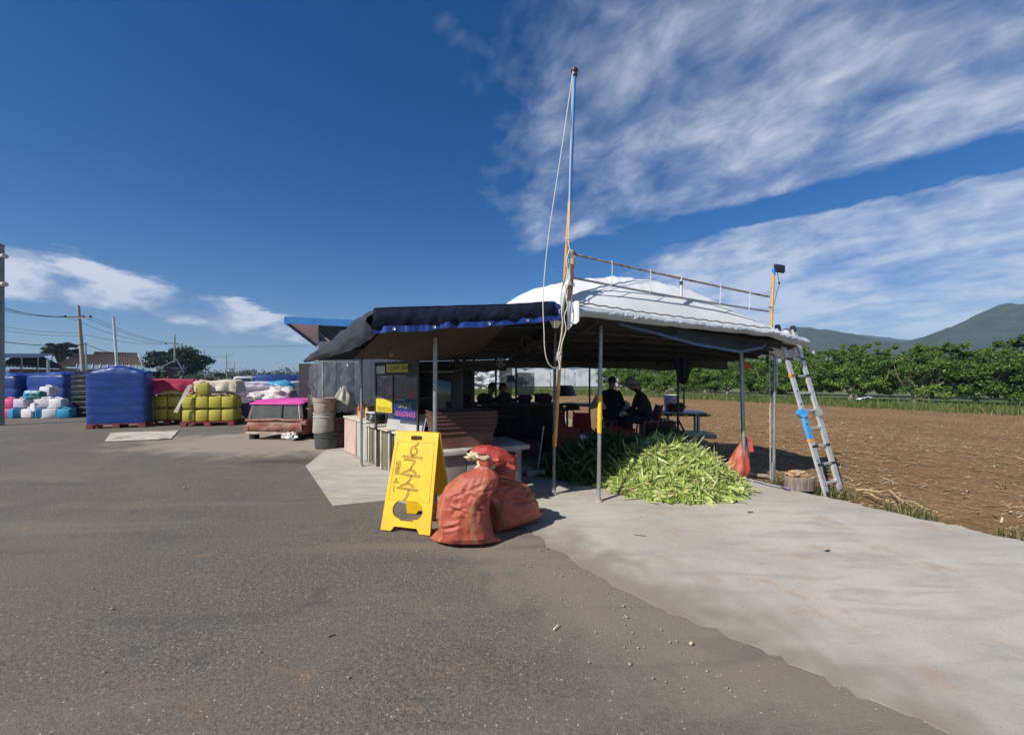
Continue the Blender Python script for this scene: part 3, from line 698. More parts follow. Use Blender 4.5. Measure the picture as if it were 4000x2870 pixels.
# ------------------------------------------------------------------ posts and frame
def post(px, py, ztop, r, lb, mat=None, Y=None, bands=(), lean=(0,0), name='steel_post', z0=0.0, parts=None):
    b = G(px, py) if Y is None else Vector(((px-2000)/1500*Y, Y, 0)); b.z = z0
    t_ = thing(name, lb, 'post', b, group='canopy posts'); tp = Vector((lean[0], lean[1], ztop-z0))
    ob('tube', MB().cyl((0,0,0), tp, r, n=12), mat or galv, t_)
    ob('base_collar', MB().lathe([(r*2.1,.0),(r*2.1,.012),(r*1.25,.03),(r*1.2,.06)], n=12), M('cement_foot', (.36,.34,.31), .9, (.28,.26,.24), 9, bump=.3), t_)
    for (z, h, m_) in bands:
        f0 = (z-z0)/(ztop-z0); f1 = (z+h-z0)/(ztop-z0); ob('wrap', MB().cyl(tp*f0, tp*f1, r*1.16, n=12), m_, t_)
    return t_
def zpx(py, Y): return EYE-(py-1473)/1500*Y
Yp = G(2338,1960).y
post(2338, 1960, 2.22, .024, 'grey steel post with bright yellow wrap beside the green husk pile', bands=[(zpx(1690,Yp), .45, yellowp)], lean=(.03,0))
Yp = G(2163,1932).y
post(2163, 1932, 2.2, .020, 'dull steel post with orange taped middle standing under the flagpole', M('dull_steel', (.20,.20,.20), .5, (.13,.12,.12), 7, metal=.5), bands=[(zpx(1740,Yp), .14, orangep)], lean=(.02,0))
post(1700, 0, 2.02, .024, 'bright steel post rising behind the yellow sandwich board', Y=4.10)
post(1412, 1822, 1.95, .020, 'thin steel post standing at the corner of the corrugated counter')
post(1262, 1742, 1.86, .022, 'steel post behind the stacked drums at the stall left end')
post(2908, 1872, 2.0, .027, 'thick grey steel post with the red sack hanging on it', lean=(-.05,0))
post(2648, 0, 1.95, .022, 'dark post beside the white bucket with folded parasol', M('dark_steel', (.07,.075,.08), .5, (.05,.05,.05), 6, metal=.4), Y=7.3)
post(2303, 0, 1.95, .022, 'dark post at the back of the stall between seated figures', MATS['dark_steel'], Y=9.0)
for px, Y, lb in ((1850,9.6,'dark rear post behind the two seated heads'), (1937,9.9,'dark rear post right of the two seated heads'), (2016,10.0,'dark rear post left of the grey screen box'), (1790,10.3,'thin dark rear post left of the tilted fan')):
    post(px, 0, 2.0, .028, lb, MATS['dark_steel'], Y=Y)
# thin pole at the right corner with chain and clamp
pb = G(3022, 1888); t_ = thing('corner_pole', 'thin steel pole with orange clamps at the right corner beside the ladder', 'post', pb, group='canopy posts')
ob('tube', MB().cyl((0,0,-.1), (.02,.0,2.12), .019, n=12), galv, t_)
ob('socket', MB().cyl((-.02,-.01,-.1), (-.02,-.01,.30), .016, n=10), galv, t_)
orange_cl = M('orange_clamp', (.75,.12,.03), .45, (.65,.09,.03), 6)
mb = MB(); mb.rbox((.0,-.02,2.02), (.10,.07,.10), .012); mb.rbox((.09,-.03,1.95), (.07,.06,.13), .012, (0,.5,0)); mb.rbox((-.07,.0,1.96), (.06,.06,.09), .01); mb.rbox((.02,-.04,1.90), (.05,.05,.06), .01)
ob('clamp', mb, orange_cl, t_); ob('blue_tie', MB().rbox((.0,-.04,1.87), (.10,.04,.04), .008), blue_hem, t_)
def chain(p0, p1, lb):
    p0 = Vector(p0); p1 = Vector(p1); n = int((p1-p0).length/.045); mb = MB()
    for i in range(n):
        c = p0+(p1-p0)*((i+.5)/n); a = (i % 2)*math.pi/2; ux = Vector((math.cos(a), math.sin(a), 0))
        mb.tube([c+ux*.009*math.cos(t)+Vector((0,0,.028*math.sin(t))) for t in np.arange(0, 6.2, 1.05)], .0035, 4, closed=True)
    ob('hanging_chain', mb, chrome, smooth=60, label=lb, cat='chain')
chain(P(3006,1340,5.35), G(3010,1872), 'steel chain hanging down left of the thin corner pole')
chain(P(3036,1340,5.38), P(3036,1505,5.38), 'short steel chain hanging right of the thin corner pole')
# orange mast with solar lamp
m0 = P(3009,1282,5.30); m1 = P(3022,1052,5.30)
t_ = thing('lamp_mast', 'orange painted mast rising from the right corner carrying a small solar lamp', 'mast', m0)
wpart('mast', MB().cyl(m0-V(0,0,.25), m1, .019, n=12), orangep, t_)
wpart('mast_tip', MB().cyl(m1-V(0,0,.09), m1+V(0,0,.005), .021, n=12), M('blue_paint', (.03,.20,.55), .5, (.02,.15,.45), 9), t_)
mb = MB().tube([P(3008,1200,5.28)+V(.022*math.cos(a), .022*math.sin(a), 0) for a in np.arange(0,6.2,.8)], .004, 5, closed=True); wpart('wire_tie', mb, blackp, t_)
t_ = thing('solar_lamp', 'small black solar floodlight on top of the orange mast', 'lamp', P(3045,1050,5.30))
lp = P(3047,1048,5.30); wpart('panel', MB().rbox(lp, (.145,.028,.105), .012, (R(-8),R(6),R(8))), M('black_solar_glass', (.012,.013,.02), .2, (.02,.02,.03), 4), t_)
wpart('frame', MB().rbox(lp+V(0,.018,0), (.155,.03,.115), .012, (R(-8),R(6),R(8))), blackp, t_)
mb = MB().tube([lp+V(-.02,.03,-.05), P(3046,1110,5.3), P(3035,1140,5.3), P(3024,1190,5.3)], .004, 5); mb.rbox(P(3043,1105,5.3), (.02,.02,.03), .004); wpart('cable', mb, blackp, t_)

# rail above the front edge
t_ = thing('roof_rail', 'two thin steel rails strung above the white valance', 'rail', P(2240,1000,4.15))
def rp(px, top): return edge_pt(px, np.interp(px, [2235,3015], [985,1156] if top else [1079,1214]))+V(0,.05,0)
wpart('top_rail', MB().tube([rp(p, True)+V(0,0,-.010*math.sin(math.pi*(p-2235)/780)) for p in range(2235,3016,60)], .013, 8), rust, t_)
wpart('bottom_rail', MB().tube([rp(p, False)+V(0,0,-.018*math.sin(math.pi*(p-2235)/780)) for p in range(2232,3013,60)], .013, 8), galv, t_)
for px in (2395, 2547, 2822, 2937):
    a = rp(px, True); b = rp(px-4, False); mb = MB()
    mb.tube([a+V(-.014,-.014,-.004), a+V(0,-.016,.014), a+V(.014,0,.006)], .005, 5); mb.tube([a+V(0,-.016,0), (a+b)/2+V(.004,-.014,0), b+V(0,-.016,0)], .0045, 5); mb.tube([b+V(-.014,-.014,.006), b+V(0,-.016,-.02), b+V(.018,-.012,.02)], .005, 5)
    wpart('string_tie', mb, white_cord, t_)
a = rp(2668, True); b = rp(2668, False); wpart('strut', MB().cyl(a, b, .016, n=10), chrome, t_); wpart('strut_tape', MB().cyl(a+(b-a)*.2, a+(b-a)*.4, .019, n=10), blackp, t_)
# upright timber at the left end of the rail
w0 = edge_pt(2222,1192); w1 = edge_pt(2240,975)
t_ = thing('timber_upright', 'weathered timber upright lashed at the tent front corner', 'post', w0)
wpart('timber', MB().beam(w0+V(0,.03,-.1), w1+V(0,.03,0), .05, .05), wood, t_)
wpart('second_timber', MB().beam(edge_pt(2196,1225)+V(0,.05,0), edge_pt(2228,1010)+V(0,.06,0), .035, .045), M('tan_timber', (.38,.27,.18), .8, (.28,.19,.12), 4, stretch=(6,6,.6), bump=.2), t_)
mb = MB()
for k in range(5):
    z = w1.z-.12-k*.02 if k < 3 else w0.z+.15+k*.02; c = V(w0.x+(w1.x-w0.x)*((z-w0.z)/(w1.z-w0.z)), w0.y+.02, z)
    mb.tube([c+V(.045*math.cos(t), .045*math.sin(t), .01*math.sin(t*2)) for t in np.arange(0,6.2,.7)], .006, 5, closed=True)
wpart('lashing', mb, white_cord, t_)['kind'] = 'stuff'
# translucent sheet strapped to the upright
mb = MB().grid(lambda u, v: edge_pt(np.interp(v,[0,.3,.6,1],[2222,2205,2190,2188])+u*np.interp(v,[0,.4,1],[4,26,20]), 1035+170*v)+V(0,.02*math.sin(u*4+v*3)-.01,0), 6, 14)
ob('plastic_wrap', mb, M('greenish_film', (.42,.46,.42), .3, (.36,.40,.36), 3, alpha=.75), smooth=180, label='greenish translucent plastic film strapped to the timber upright', cat='plastic film')
# flag pole
f0 = P(2168,1742,4.86); f1 = edge_pt(2202,1235)+V(0,.10,0); f2 = edge_pt(2230,752)+V(0,.06,0); f3 = edge_pt(2246,285)+V(0,.03,0)
t_ = thing('flagpole', 'tall flagpole, orange below and blue above, leaning over the tent corner', 'flagpole', f0)
wpart('orange_section', MB().tube([f0, f1, f2], [.021,.020,.019], 12), orangep, t_)
wpart('blue_section', MB().tube([f2-(f3-f2)*.05, f2, f3], [.0205,.0195,.0165], 12), MATS['blue_paint'], t_)
top = f3; wpart('finial', MB().lathe([(.012,-.02),(.030,-.012),(.034,.005),(.030,.018),(.024,.02),(.036,.03),(.040,.045),(.034,.062),(.015,.07)], top, 14), M('dark_finial', (.03,.025,.025), .35, (.06,.04,.04), 5), t_)
hk = edge_pt(2236,303)+V(0,.03,0); wpart('hook', MB().tube([hk+V(.02,0,-.02), hk+V(-.02,0,-.015), hk+V(-.03,0,.0), hk+V(-.015,0,.02), hk+V(.012,0,.02)], .006, 6), MATS['blue_paint'], t_)
# halyard
def epts(l, dy): return [edge_pt(a, b)+V(0,dy,0) for a, b in l]
def smooth_path(pts, n=6):
    out = []; p = [pts[0]]+list(pts)+[pts[-1]]
    for i in range(1, len(p)-2):
        for k in range(n):
            t = k/n; a, b, c, d = p[i-1], p[i], p[i+1], p[i+2]
            out.append(.5*((2*b)+(c-a)*t+(2*a-5*b+4*c-d)*t*t+(3*b-a-3*c+d)*t**3))
    out.append(pts[-1]); return out
t_ = thing('halyard', 'white rope looping from the flagpole top down past the navy awning', 'rope', hk)
mb = MB().tube(smooth_path(epts([(2232,308),(2212,450),(2190,600),(2165,760),(2140,930),(2124,1080),(2118,1200),(2122,1300),(2124,1360),(2134,1410),(2155,1436),(2178,1432),(2186,1390)], -.10)), .0045, 6)
wpart('loop_line', mb, white_cord, t_)
mb = MB().tube(smooth_path(epts([(2233,312),(2228,500),(2222,700),(2220,850),(2218,960),(2226,1000),(2216,1050),(2206,1120),(2196,1180),(2190,1225),(2194,1262),(2188,1320),(2178,1370),(2176,1400),(2184,1430),(2180,1445)], -.07)), .0055, 6)
mb.tube(smooth_path(epts([(2219,985),(2208,1040),(2222,1090),(2204,1150),(2212,1200),(2200,1240),(2206,1290),(2192,1340),(2182,1385)], -.085)), .0050, 6)
wpart('pole_line', mb, white_cord, t_)
mb = MB()
for px, py in ((2216,950),(2225,992),(2190,1220),(2181,1385),(2178,1400)):
    q = edge_pt(px, py)+V(0,-.06,0); mb.tube([q+V(.022*math.cos(a), .022*math.sin(a), .02*math.cos(a*1.5)) for a in np.arange(0,9,.6)], .006, 5)
wpart('knots', mb, white_cord, t_)['kind'] = 'stuff'
# white tin lamp shade under the navy corner
q = edge_pt(2168,1262)+V(.02,.12,0); t_ = thing('tin_shade', 'white tin lamp shade hanging under the navy awning corner', 'lamp', q)
wpart('shade', MB().lathe([(.066,.04),(.062,.03),(.032,-.028),(.026,-.034)], q, 4), M('white_enamel', (.75,.74,.72), .4, (.66,.65,.62), 6), t_)
# hanging bulbs under the awning
for px, py, lb in ((1528,1382,'bare bulb hanging on a twisted wire under the navy awning'),):
    q = P(px, py, 4.6); t_ = thing('hanging_bulb', lb, 'light bulb', q)
    wpart('wire', MB().tube([q+V(0,0,.03), q+V(-.01,0,.12), q+V(.012,0,.2), q+V(0,0,.32)], .004, 5), blackp, t_)
    wpart('bulb', MB().lathe([(.004,-.03),(.02,-.022),(.026,-.005),(.018,.015),(.011,.025),(.011,.045)], q, 12), M('dull_bulb_glass', (.35,.25,.2), .2, (.3,.2,.16), 5), t_)
# ------------------------------------------------------------------ sandwich board
def fill2d(name, outer, holes, thick, mat, parent, smooth=30):
    """flat panel with holes cut through, in the local x-z plane, thickness along y"""
    cu = bpy.data.curves.new(name, 'CURVE'); cu.dimensions = '2D'; cu.fill_mode = 'BOTH'; cu.extrude = thick/2; cu.bevel_depth = .002; cu.bevel_resolution = 1
    for poly in [outer]+holes:
        sp = cu.splines.new('POLY'); sp.points.add(len(poly)-1); sp.use_cyclic_u = True
        for i, p in enumerate(poly): sp.points[i].co = (p[0], p[1], 0, 1)
    tmp = bpy.data.objects.new('tmp', cu); COL.objects.link(tmp)
    me = bpy.data.meshes.new_from_object(tmp.evaluated_get(bpy.context.evaluated_depsgraph_get()))
    bpy.data.objects.remove(tmp); bpy.data.curves.remove(cu)
    me.transform(Matrix.Rotation(math.pi/2, 4, 'X')); me.materials.clear(); me.materials.append(mat); me.name = name
    return link(name, me, parent)
def rrect(x0, z0, x1, z1, r, n=6):
    out = []
    for cx, cz, a0 in ((x1-r,z1-r,0),(x0+r,z1-r,90),(x0+r,z0+r,180),(x1-r,z0+r,270)):
        for k in range(n+1):
            a = R(a0+90*k/n); out.append((cx+r*math.cos(a), cz+r*math.sin(a)))
    return out
sign_y = M('yellow_board_plastic', (.80,.50,.015), .42, (.74,.45,.012), 3, dirt=(.45,.30,.06), dirt_amt=.35, dscale=6, bump=.05)
ink = M('grey_marker_ink', (.12,.085,.02), .6, (.22,.15,.03), 20)
W_, HS = .53, .955
def outer_poly():
    w = W_/2
    return [(-w,0),(-w+.11,0),(-w+.145,.045),(w-.145,.045),(w-.11,0),(w,0),(w-.028,HS),(-w+.028,HS)]
hole_low = [(-.155,.16)]+[(-.155+.0,.16)]
hole_low = rrect(-.165,.115,.165,.285,.08); hole_low = [(x, z-(.022 if z < .13 and abs(x) < .09 else 0)) for x, z in hole_low]
hl = [(-.085,.115),(-.065,.098),(.065,.098),(.085,.115)]
pts = rrect(-.165,.115,.165,.285,.085); low = [p for p in pts if not (p[1] < .1151 and abs(p[0]) < .081)]
hole_low = pts[:len(pts)//4*3]; hole_low = [p for p in pts[:21]]+hl+[p for p in pts[21:]]
hole_top = rrect(-.065,HS-.082,.065,HS-.035,.018)
root = thing('sandwich_board', 'yellow plastic sandwich board with hand-lettered Korean writing', 'sandwich board', (-1.025,3.69,.012), math.atan2(-.14,.51))
tilt = math.atan2(.24,.92)
fp = fill2d('front_panel', outer_poly(), [hole_low, hole_top], .022, sign_y, root); fp.rotation_euler = (-tilt,0,0)
bp_ = fill2d('back_panel', outer_poly(), [hole_low, hole_top], .022, sign_y, root); bp_.rotation_euler = (tilt*.95,0,0); bp_.location = (0,.49,0)
ob('hinge', MB().cyl((-.22,.245,.918), (.22,.245,.918), .014, n=10), sign_y, root)
ob('side_strap', MB().beam((W_/2-.03,.06,.22), (W_/2-.03,.42,.22), .012, .03), sign_y, root)
# raised frame line and lettering on the front panel (u across, v up the board)
def sp(u, v): return Vector(((u-.5)*(W_-.05*v), -.0145, v*HS))
mb = MB(); fr = [(.07,.30),(.93,.30),(.93,.895),(.07,.895)]
mb.tube([sp(*q) for q in fr], .0016, 4, closed=True); ob('border_line', mb, ink, fp)
def outline(pts, w, parent):
    """brush stroke drawn as an outline"""
    pts = smooth_path([Vector((p[0]*W_, p[1]*HS, 0)) for p in pts], 4); n = len(pts); L = []; Rr = []
    ws = [np.interp(i/(n-1), np.linspace(0,1,len(w)), w) for i in range(n)]
    for i, p in enumerate(pts):
        d = (pts[min(i+1,n-1)]-pts[max(i-1,0)]).normalized(); nn = Vector((-d.y, d.x, 0)); L.append(p+nn*ws[i]); Rr.append(p-nn*ws[i])
    loop = L+Rr[::-1]; m_ = MB(); m_.tube([Vector((q.x-W_*.5, -.0138, q.y)) for q in loop], .0022, 4, closed=True)
    o = ob('letter_stroke', m_, ink, parent)
    f_ = MB(); k = len(L); f_.add([(q.x-W_*.5, -.0134, q.y) for q in L+Rr], [(i, i+1, k+i+1, k+i) for i in range(k-1)])
    ob('letter_fill', f_, M('brown_letter_ink', (.36,.21,.02), .5, (.48,.28,.02), 12), o, smooth=None)  # stroke fill, a darker yellow-brown of the lettering itself
S = [([(.555,.895),(.53,.865),(.46,.845),(.415,.815),(.425,.775),(.48,.76),(.535,.775),(.545,.81),(.515,.835),(.49,.82)], [.002,.008,.010,.010,.010,.009,.009,.008,.004,.001]),
     ([(.47,.762),(.468,.745)], [.009,.010]), ([(.26,.742),(.4,.738),(.55,.736),(.68,.735)], [.011,.008,.006,.009]),
     ([(.30,.710),(.42,.708),(.52,.702),(.50,.665),(.455,.628)], [.010,.007,.011,.009,.002]),
     ([(.475,.638),(.43,.605),(.30,.574)], [.005,.011,.004]), ([(.45,.612),(.52,.598),(.59,.572)], [.003,.011,.005]),
     ([(.24,.562),(.38,.556),(.52,.552),(.67,.548)], [.004,.008,.009,.011]), ([(.49,.552),(.485,.525),(.46,.495)], [.009,.009,.004]),
     ([(.455,.498),(.41,.468),(.28,.440)], [.005,.011,.004]), ([(.43,.474),(.50,.460),(.57,.434)], [.003,.011,.005]),
     ([(.22,.422),(.38,.418),(.52,.412),(.66,.408)], [.006,.008,.007,.010]), ([(.475,.412),(.465,.37),(.44,.325),(.38,.302)], [.008,.010,.008,.002])]
for pts, w in S: outline(pts, w, fp)
# small drawing of a cob and two letters down the left side
m_ = MB()
for (cx, cz, rx, rz) in ((.165,.675,.045,.022),(.19,.655,.02,.03),(.14,.65,.02,.03)):
    m_.tube([sp(cx+rx*math.cos(a), cz+rz*math.sin(a)) for a in np.arange(0,6.2,.5)], .002, 4, closed=True)
for k in range(4):
    m_.tube([sp(.125+k*.026+.004*math.sin(z*3), .63-z*.018) for z in range(5)], .0022, 4)
for k in range(5): m_.tube([sp(.12, .628-k*.018), sp(.165,.622-k*.018), sp(.205,.628-k*.018)], .0016, 4)
ob('cob_drawing', m_, ink, fp)['kind'] = 'stuff'
m_ = MB(); m_.tube([sp(.13,.478),sp(.16,.50),sp(.17,.515),sp(.185,.495),sp(.22,.478)], .0032, 4); m_.tube([sp(.10,.472),sp(.16,.470),sp(.24,.471)], .0034, 4); m_.tube([sp(.17,.49),sp(.17,.472)], .0034, 4); ob('small_letter', m_, ink, fp)
m_ = MB(); m_.tube([sp(.125,.44),sp(.15,.432),sp(.145,.405),sp(.15,.385),sp(.185,.378)], .0036, 4); ob('small_letter', m_, ink, fp)

# ------------------------------------------------------------------ woven sacks
sack_m = M('red_woven_sack', (.46,.105,.060), .44, (.40,.085,.050), 7, bump=.3, bscale=120, dirt=(.36,.15,.10), dirt_amt=.2, dscale=3, transl=.08)
stripe_m = M('gold_sack_stripe', (.36,.17,.07), .46, (.34,.12,.055), 9, bump=.16, bscale=140)
def sack(name, label, loc, rz, w, d, h, lean, neck, mats, seed, stripes=((.06,.11),(.40,.46),(.55,.60)), slump=.0):
    root = thing(name, label, 'sack', loc, rz, 'red sacks on the ground')
    NU, NV = 150, 90
    zs = [0,.015,.05,.12,.28,.46,.62,.76,.86,.93,.97,1.0]; wx = [1.10,1.16,1.08,.98,.92,.90,.90,.86,.72,.44,.22,.21]; wy = [.30,.58,.84,.97,1.0,.97,.92,.82,.64,.38,.20,.22]
    rc = random.Random(int(seed*10)); creases = [(rc.uniform(.42,.95), rc.uniform(.25,.85), rc.uniform(-.16,.16), rc.uniform(-.22,.10), rc.uniform(.018,.038), rc.uniform(.016,.030)) for _ in range(16)]
    def crease(u, v):
        s = 0.0
        for (u0, v0, du, dv, dep, wd) in creases:
            L = math.hypot(du*2, dv)+1e-6; ax, ay = (du*2)/L, dv/L; px_, py_ = (u-u0)*2, v-v0; t = max(0, min(L, px_*ax+py_*ay)); dd = math.hypot(px_-ax*t, py_-ay*t)
            f = math.sin(math.pi*min(1, max(.02, t/L))); s += dep*f*(-math.exp(-(dd/wd)**2)+.55*math.exp(-((dd-wd*1.9)/wd)**2))
        return s
    def fn(u, v):
        a = 2*math.pi*u; X = np.interp(v, zs, wx)*w/2; Yd = np.interp(v, zs, wy)*d/2
        ex = 2.6 if v < .7 else 2.1
        c, s_ = math.cos(a), math.sin(a); rr = (abs(c)**ex+abs(s_)**ex)**(-1/ex)
        x = c*rr*X; y = s_*rr*Yd
        if v < .16 and abs(c) > .86: x *= 1+(.16-v)*.9*(abs(c)-.86)/.14; y *= 1-.8*(.16-v)/.16*(abs(c)-.86)/.14
        wr = fbm(c*2.0+seed, s_*2.0, v*3.5, 4)
        fold = .016*math.sin(v*30+3*fbm(c*2, s_*2, seed, 2))*math.exp(-((v-.62)/.16)**2)*(.5+.5*fbm(c*3, s_*3, seed+4, 2))
        pl = .022*math.sin(u*60+seed)*max(0, (v-.70)/.3)*max(0, 1-(v-.7)/.42)
        k = 1+.085*wr+2.2*fold+pl/(.1+max(.05, np.interp(v, zs, wx)))
        k += crease(u, v)*2.2
        base_p = .012*math.sin(u*44)*max(0, 1-v/.12)
        cx = neck[0]*max(0, v-.55)/.45*1.0*(v**1.2); cy = neck[1]*max(0, v-.5)/.5
        sag = .03*math.sin(v*7+seed)
        return Vector((x*k+cx+lean[0]*v*v+sag*(.6 if v > .1 else 0), y*k+cy+lean[1]*v*v+base_p*0, .004+v*h*(1-.0*wr)+.012*wr*min(1, v*4)*(1-v)+slump*max(0, c)*v*(1-v)*-1))
    mb = MB().grid(fn, NU, NV, wrap=True)
    idx = 0
    for j in range(NV-1):
        for i in range(NU):
            u = (i+.5)/NU
            if any(a <= (u % 1) <= b for a, b in stripes) and j < NV*.86: mb.m[idx] = 1
            idx += 1
    mb.f.append(tuple(range(NU-1,-1,-1))); mb.m.append(0); mb.f.append(tuple((NV-1)*NU+i for i in range(NU))); mb.m.append(0)
    ob('sack_body', mb, mats, root, smooth=180)
    return root, fn
sk, fn = sack('produce_sack', 'full red woven sack standing beside the yellow sandwich board', (-.435,3.50,.012), R(-4), .50, .40, .68, (.05,.02), (.13,0), [sack_m, stripe_m], 1.7, stripes=((.52,.545),(.605,.63),(.81,.84),(.30,.33)))
# gathered mouth above the neck
nk = fn(.25, 1.0); mb = MB()
def mouth(u, v):
    a = 2*math.pi*u; r = (.050+.035*v)*(1+.25*math.sin(a*5+v*2)*v); return Vector((nk.x+.02*v-.0+r*math.cos(a)-.0, nk.y-.04+r*.8*math.sin(a), .655+.085*v+.012*math.sin(a*4)*v))
ob('gathered_mouth', MB().grid(mouth, 40, 8, wrap=True), sack_m, sk, smooth=180)
mb = MB().tube([Vector((nk.x+.054*math.cos(a), nk.y-.04+.044*math.sin(a), .668)) for a in np.arange(0,6.2,.4)], .006, 5, closed=True); ob('tie_string', mb, white_cord, sk)
sk2, fn2 = sack('produce_sack', 'slumped red woven sack leaning behind the standing red sack', (.03,3.90,.012), R(24), .56, .40, .56, (-.15,.02), (-.16,0), [sack_m, stripe_m], 5.1, stripes=((.62,.66),(.86,.90),(.30,.34)))
sk2.rotation_euler = (R(-6), R(-9), R(24))
# side pleat on the slumped sack
mb = MB().grid(lambda u, v: Vector((-.30+.34*u+.02*math.sin(v*6), -.19-.05*math.sin(math.pi*u)-.03*v, .16+.22*u+.05*v*math.sin(u*8)+.06*v)), 14, 6)
# cream cloth stuffed in the neck
def blob(c, rad, seed, amp=.28, flat=(1,1,1), nu=30, nv=16):
    c = Vector(c)
    def fn(u, v):
        a = 2*math.pi*u; t = math.pi*v; d = Vector((math.sin(t)*math.cos(a), math.sin(t)*math.sin(a), math.cos(t)))
        r = rad*(1+amp*noise.fractal(d*2.1+Vector((seed,0,0)), 1.0, 2.0, 4)); return c+Vector((d.x*r*flat[0], d.y*r*flat[1], d.z*r*flat[2]))
    return MB().grid(fn, nu, nv, wrap=True)
cream = M('cream_cloth', (.66,.56,.36), .7, (.56,.46,.28), 6, bump=.2, transl=.15)
t_ = thing('cream_bag', 'bunched cream cloth bag sitting on the neck of the standing red sack', 'bag', P(1893,1840,3.56))
wpart('bag', blob(P(1893,1822,3.62), .085, 3.0, .5, (1,.8,1.05)), cream, t_, 180)
wpart('bag_ear', blob(P(1850,1782,3.66), .050, 9.0, .6, (1.4,.6,.75)), cream, t_, 180)
wpart('bag_fold', MB().tube([P(1858,1775,3.55),P(1872,1790,3.54),P(1890,1795,3.55),P(1905,1785,3.57),P(1920,1790,3.6)], [.012,.018,.02,.022,.012], 8), cream, t_, 180)
# red net sack lying on a red tub behind
netred = M('red_net', (.52,.075,.055), .6, (.40,.05,.045), 40, bump=.5, bscale=70, transl=.1)
t_ = thing('net_sack', 'red mesh net sack with pointed end lying behind the cream bag', 'net sack', P(1920,1775,4.4))
def nets(u, v):
    a = 2*math.pi*u; x = -.27+.54*v; r = .105*math.sin(math.pi*min(.97, max(.04, v*.92+.03)))**.6*(1+.25*fbm(math.cos(a)*2, math.sin(a)*2, v*4, 4))
    return P(1918,1778,4.42)+Vector((x, .08*x+math.cos(a)*r*1.2, math.sin(a)*r-.10*v*v+.03))
wpart('net', MB().grid(nets, 34, 26, wrap=True), netred, t_, 180)
wpart('net_tail', MB().grid(lambda u, v: P(1985,1808,4.42)+Vector((-.14+.22*u, -.06, .03*math.sin(u*5)-.05*v+.02)), 10, 6), netred, t_, 180)
t_ = thing('red_sack_tub', 'tall red plastic tub standing under the red net sack', 'tub', V(-.16,4.72,.01))
wpart('tub', MB().lathe([(.15,.0),(.155,.01),(.185,.50),(.20,.52),(.20,.545),(.18,.545)], V(-.13,4.72,.012), 20), M('red_tub_plastic', (.33,.075,.055), .5, (.27,.06,.05), 4), t_)
wpart('rim', MB().tube([V(-.13+.2*math.cos(a), 4.72+.2*math.sin(a), .54) for a in np.arange(0,6.2,.35)], .014, 6, closed=True), MATS['red_tub_plastic'], t_)

# ------------------------------------------------------------------ husk piles
husk_m = leaf_mat('fresh_husk', [(0,(.16,.25,.045)),(.25,(.31,.41,.09)),(.55,(.46,.55,.16)),(.8,(.60,.64,.28)),(.94,(.68,.66,.42)),(1,(.46,.36,.20))], .5, .3)
leafdark_m = leaf_mat('maize_leaf', [(0,(.035,.075,.02)),(.5,(.065,.125,.035)),(.85,(.11,.18,.06)),(1,(.20,.24,.09))], .45, .3)
def husk_shape(rg, L, Wd, curl, twist, pw=.8):
    """one curved leaf strip: 7x3 verts"""
    vs = []; fs = []; n = 7
    for i in range(n):
        s = i/(n-1); w = Wd*math.sin(math.pi*(.10+.82*s))**pw/2; x = (s-.5)*L; z = curl*L*(s-.4)**2*2; a = twist*(s-.5)
        for j in (-1,0,1): vs.append((x, j*w*math.cos(a), z+abs(j)*w*.45+j*w*math.sin(a)))
    for i in range(n-1):
        for j in range(2): a = i*3+j; fs.append((a, a+1, a+4, a+3))
    return np.array(vs), np.array(fs)
def pile(cx, cy, rx, ry, h, power=1.5):
    def hf(x, y):
        r = math.hypot((x-cx)/rx, (y-cy)/ry); b = max(0.0, 1-r**power); return h*b*(1+.28*fbm(x*3.2, y*3.2, 1, 3))
    return hf
